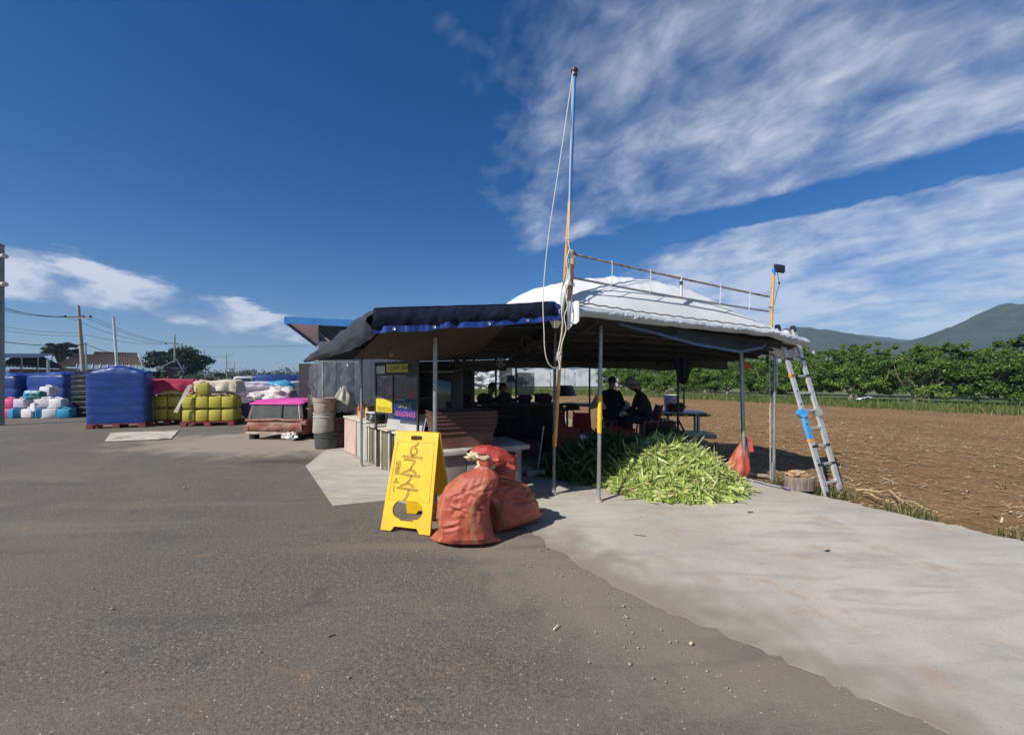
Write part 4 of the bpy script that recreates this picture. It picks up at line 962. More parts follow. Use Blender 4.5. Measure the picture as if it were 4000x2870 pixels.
def heap(rootname, label, hf, bounds, n_mass, n_part, mat, variants, rg, lean_up=.35, scale=(.6,1.25)):
    root = thing(rootname, label, 'pile', (sum(bounds[:2])/2, sum(bounds[2:])/2, .0))
    core = MB(); nx, ny = 40, 34
    xs_ = np.linspace(bounds[0], bounds[1], nx); ys_ = np.linspace(bounds[2], bounds[3], ny)
    core.v = [(x, y, hf(x, y)-.05) for y in ys_ for x in xs_]
    core.f = [(j*nx+i, j*nx+i+1, (j+1)*nx+i+1, (j+1)*nx+i) for j in range(ny-1) for i in range(nx-1)]; core.m = [0]*len(core.f)
    wpart('heap_core', core, M('shredded_leaf_bed_'+rootname, *( [(.16,.20,.05),.8,(.30,.32,.10),14] if rootname == 'husk_pile' else [(.03,.055,.016),.8,(.05,.08,.024),14])), root, 180)
    V_, F_, Rn = [], [], []; off = 0; cnt = 0
    def sample():
        while True:
            x = rg.uniform(bounds[0], bounds[1]); y = rg.uniform(bounds[2], bounds[3]); z = hf(x, y)
            if z > .002 or rg.random() < .0: return x, y, z
    def mat_for(x, y, z):
        e = .04; gx = (hf(x+e, y)-hf(x-e, y))/(2*e); gy = (hf(x, y+e)-hf(x, y-e))/(2*e)
        nrm = Vector((-gx, -gy, 1)).normalized(); q = Vector((0,0,1)).rotation_difference(nrm)
        rot = q.to_matrix().to_4x4() @ Matrix.Rotation(rg.uniform(0,2*math.pi),4,'Z') @ Matrix.Rotation(rg.normal(0, lean_up),4,'Y') @ Matrix.Rotation(rg.normal(0,.7),4,'X')
        sc = rg.uniform(*scale); return Matrix.Translation((x, y, z+rg.uniform(.0,.05))) @ rot @ Matrix.Scale(sc, 4)
    for i in range(n_mass):
        v, f = variants[i % len(variants)]; x, y, z = sample(); m_ = np.array(mat_for(x, y, z))
        V_.append(v @ m_[:3,:3].T+m_[:3,3]); F_.append(f+off); off += len(v); Rn.append(np.full(len(f), np.clip(rg.normal(.5,.30), 0, 1)))
    me = np_mesh('husk_mass', np.concatenate(V_), np.concatenate(F_), mat, np.concatenate(Rn), True)
    o = link('husk_mass', me, root, -Vector(root.location)); o['kind'] = 'stuff'
    pm = []
    for k, (v, f) in enumerate(variants):
        for q in range(3): pm.append(np_mesh('husk', v, f, mat, np.full(len(f), (.3,.6,.85)[q]), True))
    for i in range(n_part):
        x, y, z = sample(); mm = mat_for(x, y, z+.035); mm.translation -= Vector(root.location)
        o = link('husk', pm[int(rg.integers(len(pm)))], root); o.matrix_local = mm
    return root
rg = np.random.default_rng(5)
hv = [husk_shape(rg, rg.uniform(.13,.30), rg.uniform(.014,.040), rg.uniform(-.9,1.0), rg.uniform(-2.6,2.6)) for _ in range(8)]
hv += [husk_shape(rg, rg.uniform(.13,.24), rg.uniform(.045,.085), rg.uniform(-.8,.9), rg.uniform(-1.6,1.6), .35) for _ in range(8)]
hv += [husk_shape(rg, rg.uniform(.34,.52), rg.uniform(.016,.034), rg.uniform(-.5,.5), rg.uniform(-2.6,2.6)) for _ in range(4)]
h1 = pile(2.18, 5.42, .98, .88, .52, 1.7)
heap('husk_pile', 'sunlit heap of pale yellow-green maize husks in front of the stall', lambda x, y: h1(x, y), (1.2,3.2,4.5,6.4), 6800, 280, husk_m, hv, rg, .30, (.5,1.2))
lv = [husk_shape(rg, rg.uniform(.30,.55), rg.uniform(.03,.055), rg.uniform(-.5,.5), rg.uniform(-.9,.9)) for _ in range(12)]
h2 = pile(1.55, 6.0, 1.05, .80, .47, 1.7); h3 = pile(2.5, 6.4, .95, .55, .30, 1.6)
heap('leaf_heap', 'dark green heap of maize leaves in the canopy shade behind the husks', lambda x, y: max(h2(x, y), h3(x, y)), (.5,3.5,5.2,7.05), 2300, 200, leafdark_m, lv, rg, .55)
# loose husks dropped on the slab
k = 0
for (px, py, lb) in ((2470,1950,'loose husk strip fallen at the front foot of the husk pile'),(2560,1968,'loose pale husk on the slab before the pile middle'),(2960,1925,'loose green husk strip on the slab right of the pile'),(2725,1958,'loose husk at the pile foot nearest the camera'),(2850,1945,'loose husk at the right foot of the pile'),(2410,1930,'loose husk beside the yellow-wrapped post')):
    v, f = hv[k % 8]; k += 1; q = G(px, py, .012); o = link('loose_husk', np_mesh('loose_husk', v, f, husk_m, np.full(len(f), .3+.1*k), True), None, q+V(0,0,.012), (0,0,random.uniform(0,3))); setp(o, lb, 'husk', 'loose husks on the slab')
# ------------------------------------------------------------------ right side of the stall front
# hanging red sack on the thick post
t_ = thing('hanging_sack', 'small red woven sack tied to the thick grey post, hanging to the ground', 'sack', G(2880,1872))
hb = G(2878,1868); NU = 40
def hsack(u, v):
    a = 2*math.pi*u; r = np.interp(v, [0,.06,.2,.45,.7,.88,1], [.06,.135,.155,.125,.075,.035,.02])*(1+.16*math.sin(a*7+v*3)*(.25+v)+.12*fbm(math.cos(a)*2, math.sin(a)*2, v*4, 3))
    return hb+Vector((.10*v*v+.02+r*math.cos(a)*1.02, r*.75*math.sin(a)-.01, .012+.60*v))
wpart('sack_body', MB().grid(hsack, NU, 26, wrap=True), sack_m, t_, 180)
pz = hb+V(.125,-.03,.60)
wpart('tie_rag', MB().tube([pz+V(.035*math.cos(a), .04+.05*math.sin(a), .01*math.sin(a*2)) for a in np.arange(0,6.2,.6)], .010, 6, closed=True), M('pink_rag', (.62,.10,.11), .7, (.5,.07,.08), 8), t_)
wpart('rag_tail', MB().grid(lambda u, v: pz+V(.04+.05*u*v+.02*u, .0, .02-.20*v+.02*math.sin(v*5)), 3, 8), MATS['pink_rag'], t_, 180)
q = G(2926,1868); t_ = thing('short_pipe', 'short galvanised pipe standing against the thick grey post', 'pipe', q)
wpart('pipe', MB().cyl(q, q+V(-.02,.0,.57), .017, n=10), galv, t_)
q = P(2918,1427,5.8); t_ = thing('orange_float', 'round orange plastic disc hanging behind the thick grey post', 'float', q)
wpart('disc', MB().tube([q+V(0,.012,0), q+V(0,-.012,0)], [.06,.058], 20), M('orange_float_plastic', (.52,.13,.03), .5, (.42,.10,.03), 5), t_); wpart('cord', MB().tube([q+V(0,0,.06), q+V(0,0,.30)], .004, 4), blackp, t_)
# log stump and stone
lg = G(3122,1910); t_ = thing('log_stump', 'flat round log section lying on the slab edge near the ladder', 'log', lg)
mb = MB(); n = 40
ring = [V(.185*math.cos(2*math.pi*i/n)*(1+.05*fbm(math.cos(6.28*i/n)*2, math.sin(6.28*i/n)*2)), .135*math.sin(2*math.pi*i/n), 0) for i in range(n)]
prof = [(1.02,0),(1.0,.03),(.99,.10),(1.01,.155),(.96,.165)]
for k, (s, z) in enumerate(prof):
    for i, r_ in enumerate(ring): mb.v.append(tuple(lg+V(r_.x*s*(1+.02*math.sin(i*2.3)), r_.y*s, z+.01)))
for k in range(len(prof)-1):
    for i in range(n): mb.f.append((k*n+i, k*n+(i+1) % n, (k+1)*n+(i+1) % n, (k+1)*n+i)); mb.m.append(0)
wpart('bark', mb, M('grey_log_bark', (.24,.20,.17), .9, (.14,.115,.095), 5, bump=.8, bscale=14, stretch=(5,5,.5)), t_, 60)
top = MB(); kk = len(prof)-1; top.v = [mb.v[kk*n+i] for i in range(n)]; top.f = [tuple(range(n))]; top.m = [0]
wpart('cut_face', top, M('cut_wood', (.36,.29,.22), .85, (.27,.21,.16), 9, bump=.2), t_, None)
t_ = thing('split_stone', 'pale brown broken stone resting on top of the log stump', 'stone', lg+V(-.02,.0,.17))
wpart('stone', blob(lg+V(-.02,-.01,.205), .10, 2.2, .55, (1.25,.8,.42), 34, 18), M('tan_stone', (.46,.32,.19), .9, (.33,.22,.13), 6, bump=.6, bscale=12), t_, 30)
# hose along the slab edge
mb = MB().tube(smooth_path([G(2925,1872,.03),G(2960,1880,.03),G(3010,1893,.03),G(3060,1903,.03),G(3085,1908,.03)]), .013, 8); ob('grey_hose', mb, M('grey_hose_rubber', (.28,.29,.31), .5, (.22,.23,.25), 6), label='grey plastic pipe lying along the slab edge by the thin pole', cat='pipe')
mb = MB().tube(smooth_path([G(3048,1897,.035),G(3062,1903,.045),G(3085,1910,.04)]), .010, 8); ob('coloured_string', mb, M('red_blue_cord', (.45,.05,.06), .5, (.05,.12,.45), 9), label='short red and blue cord at the log stump', cat='cord')
# flat sheet scrap under the hanging sack
mb = MB().grid(lambda u, v: G(2945,1862)+V(-.05+.28*u, -.02+.22*v-.1*u, .02+.015*fbm(u*3,v*3)), 8, 6); ob('cardboard_scrap', mb, M('cardboard', (.36,.29,.21), .9, (.28,.22,.15), 4), label='flat cardboard scrap on the soil beside the hanging red sack', cat='cardboard')

# ------------------------------------------------------------------ ladder
LB = V(4.00,4.88,0); RB = V(4.30,5.02,0); LT = P(3040,1284,5.28); RT = P(3100,1288,5.42)
root = thing('ladder', 'aluminium hinged ladder leaning on the tent corner, one rail part blue', 'ladder', LB)
def lrail(f): return LB+(LT-LB)*f
def rrail(f): return RB+(RT-RB)*f
for fn_, nm in ((lrail,'rail'),(rrail,'rail')):
    lo = MB().beam(fn_(0.0), fn_(.50), .030, .086, up=(RB-LB)); up_ = MB().beam(fn_(.48), fn_(1.0), .028, .074, up=(RB-LB))
    r1 = wpart(nm, lo, chrome, root); r2 = wpart(nm, up_, chrome, root)
    wpart('end_cap', MB().beam(fn_(.985), fn_(1.025), .036, .072, up=(RB-LB)), blackp, root)
    wpart('foot', MB().beam(fn_(-.012), fn_(.018), .034, .076, up=(RB-LB)), blackp, root)
for i in range(9):
    f = .065+.106*i; a = lrail(f); b = rrail(f); wide = i in (0,1,2,6,7,8)
    wpart('rung', MB().beam(a, b, .030, .026), chrome, root)
    if i in (1,2,6,7): wpart('rung_lock', MB().beam(a-(b-a)*.10, a+(b-a)*.30, .038, .034), blackp, root); wpart('rung_lock', MB().beam(b-(b-a)*.15, b+(b-a)*.10, .038, .034), blackp, root)
dn = (LT-LB).normalized(); out = V(-.45,-.89,0)
lblue = M('blue_spray_paint', (.04,.25,.60), .5, (.10,.35,.62), 6)
wpart('blue_paint', MB().beam(lrail(.315)+out*.002, lrail(.485)+out*.002, .033, .091, up=(RB-LB)), lblue, root)
h = lrail(.475); wpart('hinge', MB().tube([h-V(.03,-.06,0)*.5+out*.02, h+out*.055], [.058,.056], 18), lblue, root)
h = rrail(.475); wpart('hinge', MB().tube([h+out*.0, h+out*.05], [.055,.052], 18), M('dull_zinc', (.36,.36,.35), .45, (.28,.28,.27), 7, metal=.6), root)
for f in (.305,.695):
    wpart('orange_band', MB().beam(lrail(f)+out*.001, lrail(f+.016)+out*.001, .036, .094, up=(RB-LB)), M('orange_band_plastic', (.72,.30,.04), .5, (.62,.25,.04), 5), root)
for f in (.41,.53,.61): 
    h = lrail(f)+out*.008; wpart('rail_hole', MB().tube([h+V(0,-.018,0), h+V(0,-.022,0)], .010, 8), blackp, root)
# lettering on the lower left rail
def text_mesh(body, size, mat, extr=.0005):
    cu = bpy.data.curves.new('txt', 'FONT'); cu.body = body; cu.size = size; cu.extrude = extr; cu.align_x = 'CENTER'; cu.align_y = 'CENTER'; cu.resolution_u = 2
    tmp = bpy.data.objects.new('txt', cu); COL.objects.link(tmp)
    me = bpy.data.meshes.new_from_object(tmp.evaluated_get(bpy.context.evaluated_depsgraph_get())); bpy.data.objects.remove(tmp); bpy.data.curves.remove(cu)
    me.materials.clear(); me.materials.append(mat); return me
blk = M('black_print', (.012,.012,.012), .6, (.02,.02,.02), 9)
me = text_mesh('POONGSAN CA', .048, blk)
pos = lrail(.125); zx = -dn; zn = (V(-.30,-.95,0)-zx*zx.dot(V(-.30,-.95,0))).normalized(); zy = zn.cross(zx)
mt = Matrix((zx, zy, zn)).transposed().to_4x4(); mt.translation = pos+zn*.019-Vector(root.location)
o = link('lettering', me, root); o.matrix_local = mt

# ------------------------------------------------------------------ platform, table and seated workers at the right rear
pl_m = M('grey_deck_board', (.22,.20,.18), .85, (.15,.135,.12), 3, bump=.3, stretch=(.5,6,6))
t_ = thing('low_platform', 'low grey timber platform behind the husk pile', 'platform', V(2.6,7.9,0))
for i in range(6): wpart('deck_board', MB().box((2.55+.03*i*0, 7.35+.21*i, .255), (1.9,.19,.05)), pl_m, t_, None)
wpart('front_panel', MB().box((2.55,7.27,.115), (1.86,.03,.22)), M('grey_panel', (.25,.22,.20), .8, (.18,.16,.145), 3, dirt=(.1,.08,.06)), t_, None)
for x in (1.75,3.35): wpart('skid', MB().box((x,7.9,.115), (.10,1.2,.22)), wood, t_, None)
# pipe table with pale top
t_ = thing('pipe_table', 'grey topped table with hazard striped pipe edge behind the seated worker', 'table', V(3.4,8.3,0))
tz = .745
wpart('table_top', MB().rbox((3.25,8.42,tz), (1.75,.55,.035), .012, (0,0,R(-8))), M('grey_table_top', (.42,.43,.45), .6, (.34,.35,.37), 4), t_)
a = V(2.5,8.30,tz-.045); b = V(4.16,8.05,tz-.045); seg = 22
for k in range(seg): wpart('striped_pipe', MB().cyl(a+(b-a)*(k/seg), a+(b-a)*((k+1)/seg), .028, n=8), (blackp, M('hazard_yellow', (.55,.38,.03), .6, (.45,.3,.03), 6))[1 if k % 3 == 0 else 0], t_)
for x, y in ((3.95,8.14),(3.50,8.62),(2.6,8.34),(4.05,8.5)): wpart('leg', MB().cyl((x,y,.30), (x,y,tz-.03), .032, n=10), galv, t_)
wpart('lower_board', MB().rbox((3.75,8.2,.285), (.95,.62,.085), .01, (0,0,R(-8))), M('pale_plank', (.38,.36,.26), .8, (.30,.28,.2), 4), t_)
for s in (-1,1): wpart('trestle_leg', MB().beam((3.85-s*.14,8.05,.0), (3.85+s*.14,8.05,.25), .035,.035), M('blue_grey_steel', (.12,.17,.20), .5, (.09,.12,.14), 6, metal=.4), t_)
# white bucket and brown basin on the table
q = V(3.53,8.38,tz+.02); t_ = thing('white_bucket', 'white plastic bucket standing on the grey table', 'bucket', q)
wpart('bucket', MB().lathe([(.135,0),(.14,.01),(.165,.31),(.172,.315),(.172,.345),(.158,.345),(.15,.31)], q+V(0,.12,0), 22), M('grey_white_plastic', (.52,.54,.57), .5, (.45,.47,.5), 4), t_)
wpart('handle', MB().tube([q+V(.17*math.cos(a), .12-.03, .30-.13*math.sin(a)) for a in np.linspace(0,math.pi,12)], .006, 5), galv, t_)
t_ = thing('brown_basin', 'round brown basin of dark tubers in front of the white bucket', 'basin', q+V(-.02,-.14,0))
wpart('basin', MB().lathe([(.13,0),(.14,.005),(.195,.105),(.215,.11),(.215,.122),(.19,.12),(.15,.03)], q+V(-.02,-.16,0), 24), darkred, t_)
for i in range(9): wpart('tuber', blob(q+V(-.02+.10*math.cos(i*2.4), -.16+.09*math.sin(i*2.4), .115+.02*(i % 3)), .045, i*3., .3, (1.3,1,.9), 12, 8), M('dark_tuber', (.03,.025,.022), .8, (.05,.04,.035), 8), t_, 180)
# crate of peeled cobs and heap of husk net below the table
t_ = thing('cob_crate', 'maroon crate heaped with peeled maize cobs beside the red chair', 'crate', V(3.02,8.02,.28))
cz = .285; c0 = V(3.02,8.0,cz)
for dx, dy, sx, sy in ((0,-.19,.62,.02),(0,.19,.62,.02),(-.30,0,.02,.36),(.30,0,.02,.36)): wpart('crate_side', MB().box(c0+V(dx,dy,.17), (sx,sy,.26)), darkred, t_, None)
wpart('crate_rim', MB().tube([c0+V(x,y,.30) for x, y in ((-.33,-.21),(.33,-.21),(.33,.21),(-.33,.21))], .014, 6, closed=True), darkred, t_)
wpart('crate_floor', MB().box(c0+V(0,0,.05), (.58,.36,.02)), darkred, t_, None)
cob_m = M('pale_cob', (.50,.44,.30), .6, (.38,.33,.22), 30, bump=.4, bscale=60)
for i in range(26):
    r_ = random.random; x = random.uniform(-.25,.25); y = random.uniform(-.15,.15); z = .27+.12*(1-abs(x)/.27)*r_()+.03; d = V(random.uniform(-.3,.3), -1, random.uniform(-.3,.3)).normalized()*.07
    wpart('cob', MB().tube([c0+V(x,y,z)-d, c0+V(x,y,z)-d*.6, c0+V(x,y,z)+d*.5, c0+V(x,y,z)+d], [.018,.030,.026,.012], 8), cob_m, t_)
nt = thing('silk_heap', 'low heap of brownish green maize silk on the platform', 'heap', V(3.05,7.62,.28))
hs_ = pile(3.05,7.62,.48,.26,.26,1.8); rg2 = np.random.default_rng(9); n = 900
pp = np.array([(x, y, .28+max(0,hs_(x, y))) for x, y in zip(rg2.uniform(2.6,3.5,n), rg2.uniform(7.38,7.86,n)) if hs_(x, y) > .01])
me = strips(pp, rg2.uniform(.06,.16,len(pp)), rg2.uniform(.006,.014,len(pp)), rg2.uniform(0,6.28,len(pp)), rg2.normal(0,.4,len(pp)), rg2.uniform(-.01,.03,len(pp)), leaf_mat('maize_silk', [(0,(.08,.085,.03)),(.5,(.14,.14,.05)),(1,(.24,.21,.10))], .7, .2), rg2.random(len(pp)), 'silk_strands')
o = link('silk_strands', me, nt, -Vector(nt.location)); o['kind'] = 'stuff'
core = MB(); xs_ = np.linspace(2.55,3.55,20); ys_ = np.linspace(7.3,7.95,16); core.v = [(x,y,.27+hs_(x,y)) for y in ys_ for x in xs_]; core.f = [(j*20+i,j*20+i+1,j*20+21+i,j*20+20+i) for j in range(15) for i in range(19)]; core.m=[0]*len(core.f)
wpart('heap_core', core, M('silk_bed', (.07,.075,.03), .9, (.11,.10,.05), 14), nt, 180)
# broom handles leaning at the dark post
for (a, b, m_, lb) in ((P(2650,1640,7.1), G(2715,1762), M('teal_handle', (.02,.13,.12), .5, (.02,.10,.10), 5), 'teal pole leaning against the dark post by the table'), (P(2652,1690,7.0), G(2672,1752), M('bare_stick', (.30,.22,.13), .8, (.22,.16,.09), 5), 'bare wooden stick leaning beside the teal pole')):
    mb = MB().cyl(a, b, .02, n=8); t_ = thing('leaning_pole', lb, 'pole', b, group='poles leaning by the table'); wpart('pole', mb, m_, t_)
    wpart('end_ferrule', MB().cyl(b, b+(a-b)*.06, .024, n=8), blackp, t_)
# closed parasol
q = P(2655,1345,7.2); t_ = thing('folded_parasol', 'folded navy parasol hanging beside the dark post', 'parasol', q)
def par(u, v):
    a = 2*math.pi*u; r = np.interp(v,[0,.08,.3,.8,1],[.02,.06,.16,.09,.03])*(1+.35*math.sin(a*6)); return q+V(.06+r*math.cos(a), r*math.sin(a)*.8, .05-.80*v)
wpart('canopy', MB().grid(par, 48, 16, wrap=True), M('navy_cloth', (.008,.012,.045), .8, (.012,.018,.06), 5), t_, 180); wpart('shaft', MB().cyl(q+V(.08,.0,-.8), q+V(.08,0,-1.15), .016, n=8), MATS['dark_steel'], t_)

# ------------------------------------------------------------------ plastic chairs
def chair(loc, rz, mat, lb, s=1.0):
    t_ = thing('plastic_chair', lb, 'chair', loc, rz, 'red plastic chairs in the stall'); t_.scale = (s,s,s)
    ob('seat', MB().rbox((0,0,.40), (.40,.40,.035), .012), mat, t_)
    ob('backrest', MB().grid(lambda u, v: V((u-.5)*.38*(1-.12*v), .20+.10*v+.03*math.cos((u-.5)*3), .42+.36*v), 8, 6), mat, t_, smooth=180)
    for x in (-1,1):
        ob('leg', MB().beam((x*.19,-.19,0), (x*.165,-.165,.40), .035,.035), mat, t_); ob('leg', MB().beam((x*.20,.21,0), (x*.165,.17,.40), .035,.035), mat, t_)
        ob('back_post', MB().beam((x*.18,.19,.40), (x*.155,.31,.80), .03,.03), mat, t_)
    return t_
pinkred = M('faded_red_plastic', (.36,.07,.075), .5, (.30,.05,.055), 5)
chair(V(2.72,7.72,.28), R(-82), pinkred, 'faded red plastic chair under the worker in the pale hat', .84)
chair(V(1.0,7.6,.01), R(20), redp, 'red plastic chair in the shade left of the orange-taped post')
chair(V(1.45,8.0,.01), R(170), redp, 'red plastic chair in the shade between the two front posts')
# red basket
q = V(2.15,7.55,.28); t_ = thing('red_basket', 'red plastic basket on the platform by the worker feet', 'basket', q)
for dx, dy, sx, sy in ((0,-.16,.42,.015),(0,.16,.42,.015),(-.21,0,.015,.32),(.21,0,.015,.32)): wpart('basket_side', MB().box(q+V(dx,dy,.11), (sx,sy,.2)), redp, t_, None)
wpart('rim', MB().tube([q+V(x,y,.21) for x, y in ((-.22,-.17),(.22,-.17),(.22,.17),(-.22,.17))], .012, 6, closed=True), redp, t_)

# ------------------------------------------------------------------ people
def skin_body(name, bones, radii, mats, mat_fn, parent, root_i=0, sub=2):
    """bones: dict of joint -> (pos, parent joint)"""
    keys = list(bones); idx = {k: i for i, k in enumerate(keys)}
    me = bpy.data.meshes.new(name); me.from_pydata([bones[k][0] for k in keys], [(idx[k], idx[bones[k][1]]) for k in keys if bones[k][1]], [])
    o = bpy.data.objects.new(name, me); COL.objects.link(o)
    md = o.modifiers.new('skin', 'SKIN'); md.use_smooth_shade = True
    for k, i in idx.items():
        sv = me.skin_vertices[0].data[i]; r_ = radii[k]; sv.radius = r_ if isinstance(r_, tuple) else (r_, r_)
        sv.use_root = (i == root_i)
    sd = o.modifiers.new('sub', 'SUBSURF'); sd.levels = sub; sd.render_levels = sub
    dg = bpy.context.evaluated_depsgraph_get(); me2 = bpy.data.meshes.new_from_object(o.evaluated_get(dg)); bpy.data.objects.remove(o)
    me2.materials.clear()
    for m_ in mats: me2.materials.append(m_)
    for p in me2.polygons: p.material_index = mat_fn(p.center); p.use_smooth = True
    me2.name = name; return link(name, me2, parent)
skin_c = M('skin', (.34,.20,.14), .55, (.30,.17,.12), 8); dark_cl = M('black_clothes', (.010,.010,.012), .85, (.016,.016,.018), 6, bump=.3, bscale=14); dark_tr = M('charcoal_trousers', (.016,.017,.022), .85, (.022,.023,.028), 6, bump=.3, bscale=14)
hair_m = M('black_hair', (.008,.007,.007), .5, (.014,.012,.012), 20, bump=.4, bscale=30, stretch=(3,3,.5)); glove = M('white_glove', (.62,.60,.56), .85, (.5,.48,.45), 12, bump=.2)
def hand(parent, pos, d, up, mat, side):
    """palm with four bent fingers and a thumb leaving its side"""
    d = Vector(d).normalized(); up = (Vector(up)-d*d.dot(Vector(up))).normalized(); s = d.cross(up)*side; pos = Vector(pos)
    mb = MB(); mb.tube([pos-d*.02, pos+d*.02, pos+d*.06, pos+d*.085], [.024,.034,.037,.030], 8)
    for i, L in enumerate((.068,.078,.074,.058)):
        b = pos+d*.08+s*(-.027+.018*i); m1 = b+d*L*.5-up*.012; m2 = b+d*L*.8-up*.040
        mb.tube([b-d*.015, m1, m2], [.0095,.009,.007], 6)
    b = pos+d*.03-s*.03; mb.tube([b, b-s*.028+d*.03-up*.008, b-s*.034+d*.06-up*.022], [.012,.010,.008], 6)
    ob('hand', mb, mat, parent, smooth=60)
def person(label, loc, rz, top, bottoms, hands_mat, lean=.26, head_tilt=.1, hat=None, seat=.42, foot=0.0, hair=True, bulk=1.0, scarf=False):
    root = thing('person', label, 'person', loc, rz)
    # facing -X in local space, seated
    hp = V(0,0,seat+.08); sp1 = V(-.05*lean/.26,0,seat+.26); ch = V(-lean*.62,0,seat+.44); nk_ = V(-lean,0,seat+.60); hd0 = V(-lean-.03,0,seat+.66); hd1 = V(-lean-.05-head_tilt*.3,0,seat+.76); hd2 = V(-lean-.05-head_tilt*.45,0,seat+.85)
    J = {'pelvis':(hp,None),'waist':(sp1,'pelvis'),'chest':(ch,'waist'),'neck':(nk_,'chest'),'jaw':(hd0,'neck'),'head':(hd1,'jaw'),'crown':(hd2,'head')}
    Rd = {'pelvis':(.17,.125),'waist':(.145,.115),'chest':(.165,.115),'neck':.050,'jaw':(.062,.068),'head':(.076,.090),'crown':(.058,.068)}
    for s, n in ((-1,'r'),(1,'l')):
        J['sh'+n] = (ch+V(-.03,s*.165,.07),'chest'); J['el'+n] = (ch+V(-.10,s*.24,-.18),'sh'+n); J['wr'+n] = (ch+V(-.34,s*.10,-.24),'el'+n)
        Rd['sh'+n] = .065; Rd['el'+n] = .046; Rd['wr'+n] = .030
        J['hi'+n] = (hp+V(-.05,s*.09,-.02),'pelvis'); J['kn'+n] = (V(-.44,s*.13,seat+.06),'hi'+n); J['an'+n] = (V(-.40,s*.13,foot+.09),'kn'+n); J['to'+n] = (V(-.58,s*.14,foot+.035),'an'+n)
        Rd['hi'+n] = .100; Rd['kn'+n] = .065; Rd['an'+n] = .042; Rd['to'+n] = .036
    for k in ('pelvis','waist','chest'): Rd[k] = tuple(r_*bulk for r_ in Rd[k])
    for k in Rd:
        if k[:2] in ('sh','el'): Rd[k] *= bulk
    zn = nk_.z+.005+(.075 if scarf else 0)
    def mf(c):
        if c.z > zn and abs(c.y) < .12: return 0
        if c.z < foot+.10 and c.x < -.3: return 3
        if c.z < seat+.13: return 2
        return 1
    skin_body('body', J, Rd, [skin_c, top, bottoms, blackp], mf, root)
    for s, n in ((-1,'r'),(1,'l')):
        w = J['wr'+n][0]; e = J['el'+n][0]; hand(root, w, (w-e).normalized()+V(0,-s*.1,-.1), (0,0,1), hands_mat, s)
    f = hd1+V(-.085,0,-.005); 
    mb = MB().tube([f+V(.012,0,.02), f+V(-.012,0,-.012), f+V(.008,0,-.026)], [.006,.013,.006], 6); ob('nose', mb, skin_c, root)
    for s in (-1,1):
        ob('eye', MB().lathe([(.001,-.008),(.009,-.004),(.010,.002),(.003,.008)], f+V(.004,s*.030,.022), 8), M('eye_dark', (.02,.015,.012), .3, (.03,.02,.02), 5), root); ob('ear', MB().lathe([(.004,-.025),(.014,-.012),(.016,.008),(.006,.025)], hd1+V(.0,s*.082,-.005), 8, sx=1.0, sy=.45), skin_c, root)
    ob('mouth', MB().tube([f+V(.010,-.020,-.045), f+V(.004,0,-.047), f+V(.010,.020,-.045)], .004, 5), M('lips', (.25,.10,.08), .5, (.2,.08,.07), 6), root)
    if hair:
        def hf(u, v):
            a = 2*math.pi*u; t = math.pi*.62*v; r = 1.0+.06*math.sin(a*9)*v; front = 1 if math.cos(a) > -.55 else .62
            return hd1+V(.012,0,.018)+V(.098*math.sin(t*front)*math.cos(a)*r, .090*math.sin(t*front)*math.sin(a)*r, .112*math.cos(t*front))
        ob('hair', MB().grid(hf, 30, 12, wrap=True), hair_m, root, smooth=180)
    if hat:
        hc = hd1+V(-.005,0,.045)
        mb = MB().lathe([(.112,-.03),(.115,.0),(.108,.05),(.085,.085),(.04,.102),(.005,.105)], hc, 24, sy=.95); h_ = ob('hat', mb, hat, root, smooth=60)
        h_.rotation_euler = (0,0,0)
        brim = MB().grid(lambda u, v: hc+V(math.cos(2*math.pi*u)*(.110+.055*v*(1.25 if math.cos(2*math.pi*u) < -.3 else .75)), math.sin(2*math.pi*u)*(.105+.05*v), -.022-.030*v), 30, 4, wrap=True); ob('brim', brim, hat, h_, smooth=180)
    return root
hat_m = M('pale_grey_hat', (.34,.31,.29), .85, (.28,.25,.24), 7, bump=.2)
person('person in black clothes and pale grey hat seated on a red chair peeling maize', V(2.72,7.72,.28), 0, dark_cl, dark_tr, glove, .17, .35, hat_m, seat=.31, hair=True, bulk=1.28, scarf=True)
person('person in black seen from behind, seated left of the worker in the pale hat', V(2.02,7.95,.28), R(-115), dark_cl, dark_tr, glove, .20, .2, None, seat=.36, bulk=1.15)
person('person in dark clothes seated far left inside the stall, head close to the dark post', V(-.62,8.55,.0), R(150), dark_cl, dark_tr, skin_c, .14, .1, None, seat=.50)
person('person in dark clothes with round black hair seated second from left inside the stall', V(-.22,8.75,.0), R(95), dark_cl, dark_tr, skin_c, .12, .1, None, seat=.49)
for q, rz in ((V(2.02,7.95,.28),R(-205)),): 
    t_ = thing('low_stool', 'low dark stool under the person seen from behind', 'stool', q); wpart('seat', MB().rbox(q+V(0,0,.32), (.32,.32,.05), .015), darkred, t_)
    for a, b in ((-1,-1),(1,-1),(1,1),(-1,1)): wpart('leg', MB().beam(q+V(a*.13,b*.13,0), q+V(a*.12,b*.12,.30), .03,.03), darkred, t_)
for q, lb in ((V(-.62,8.55,0),'dark bench stool under the person seated far left'),(V(-.22,8.75,0),'dark bench stool under the person with round black hair')):
    t_ = thing('low_stool', lb, 'stool', q); wpart('seat', MB().rbox(q+V(0,0,.47), (.32,.32,.05), .015), darkred, t_)
    for a, b in ((-1,-1),(1,-1),(1,1),(-1,1)): wpart('leg', MB().beam(q+V(a*.13,b*.13,0), q+V(a*.12,b*.12,.45), .03,.03), darkred, t_)
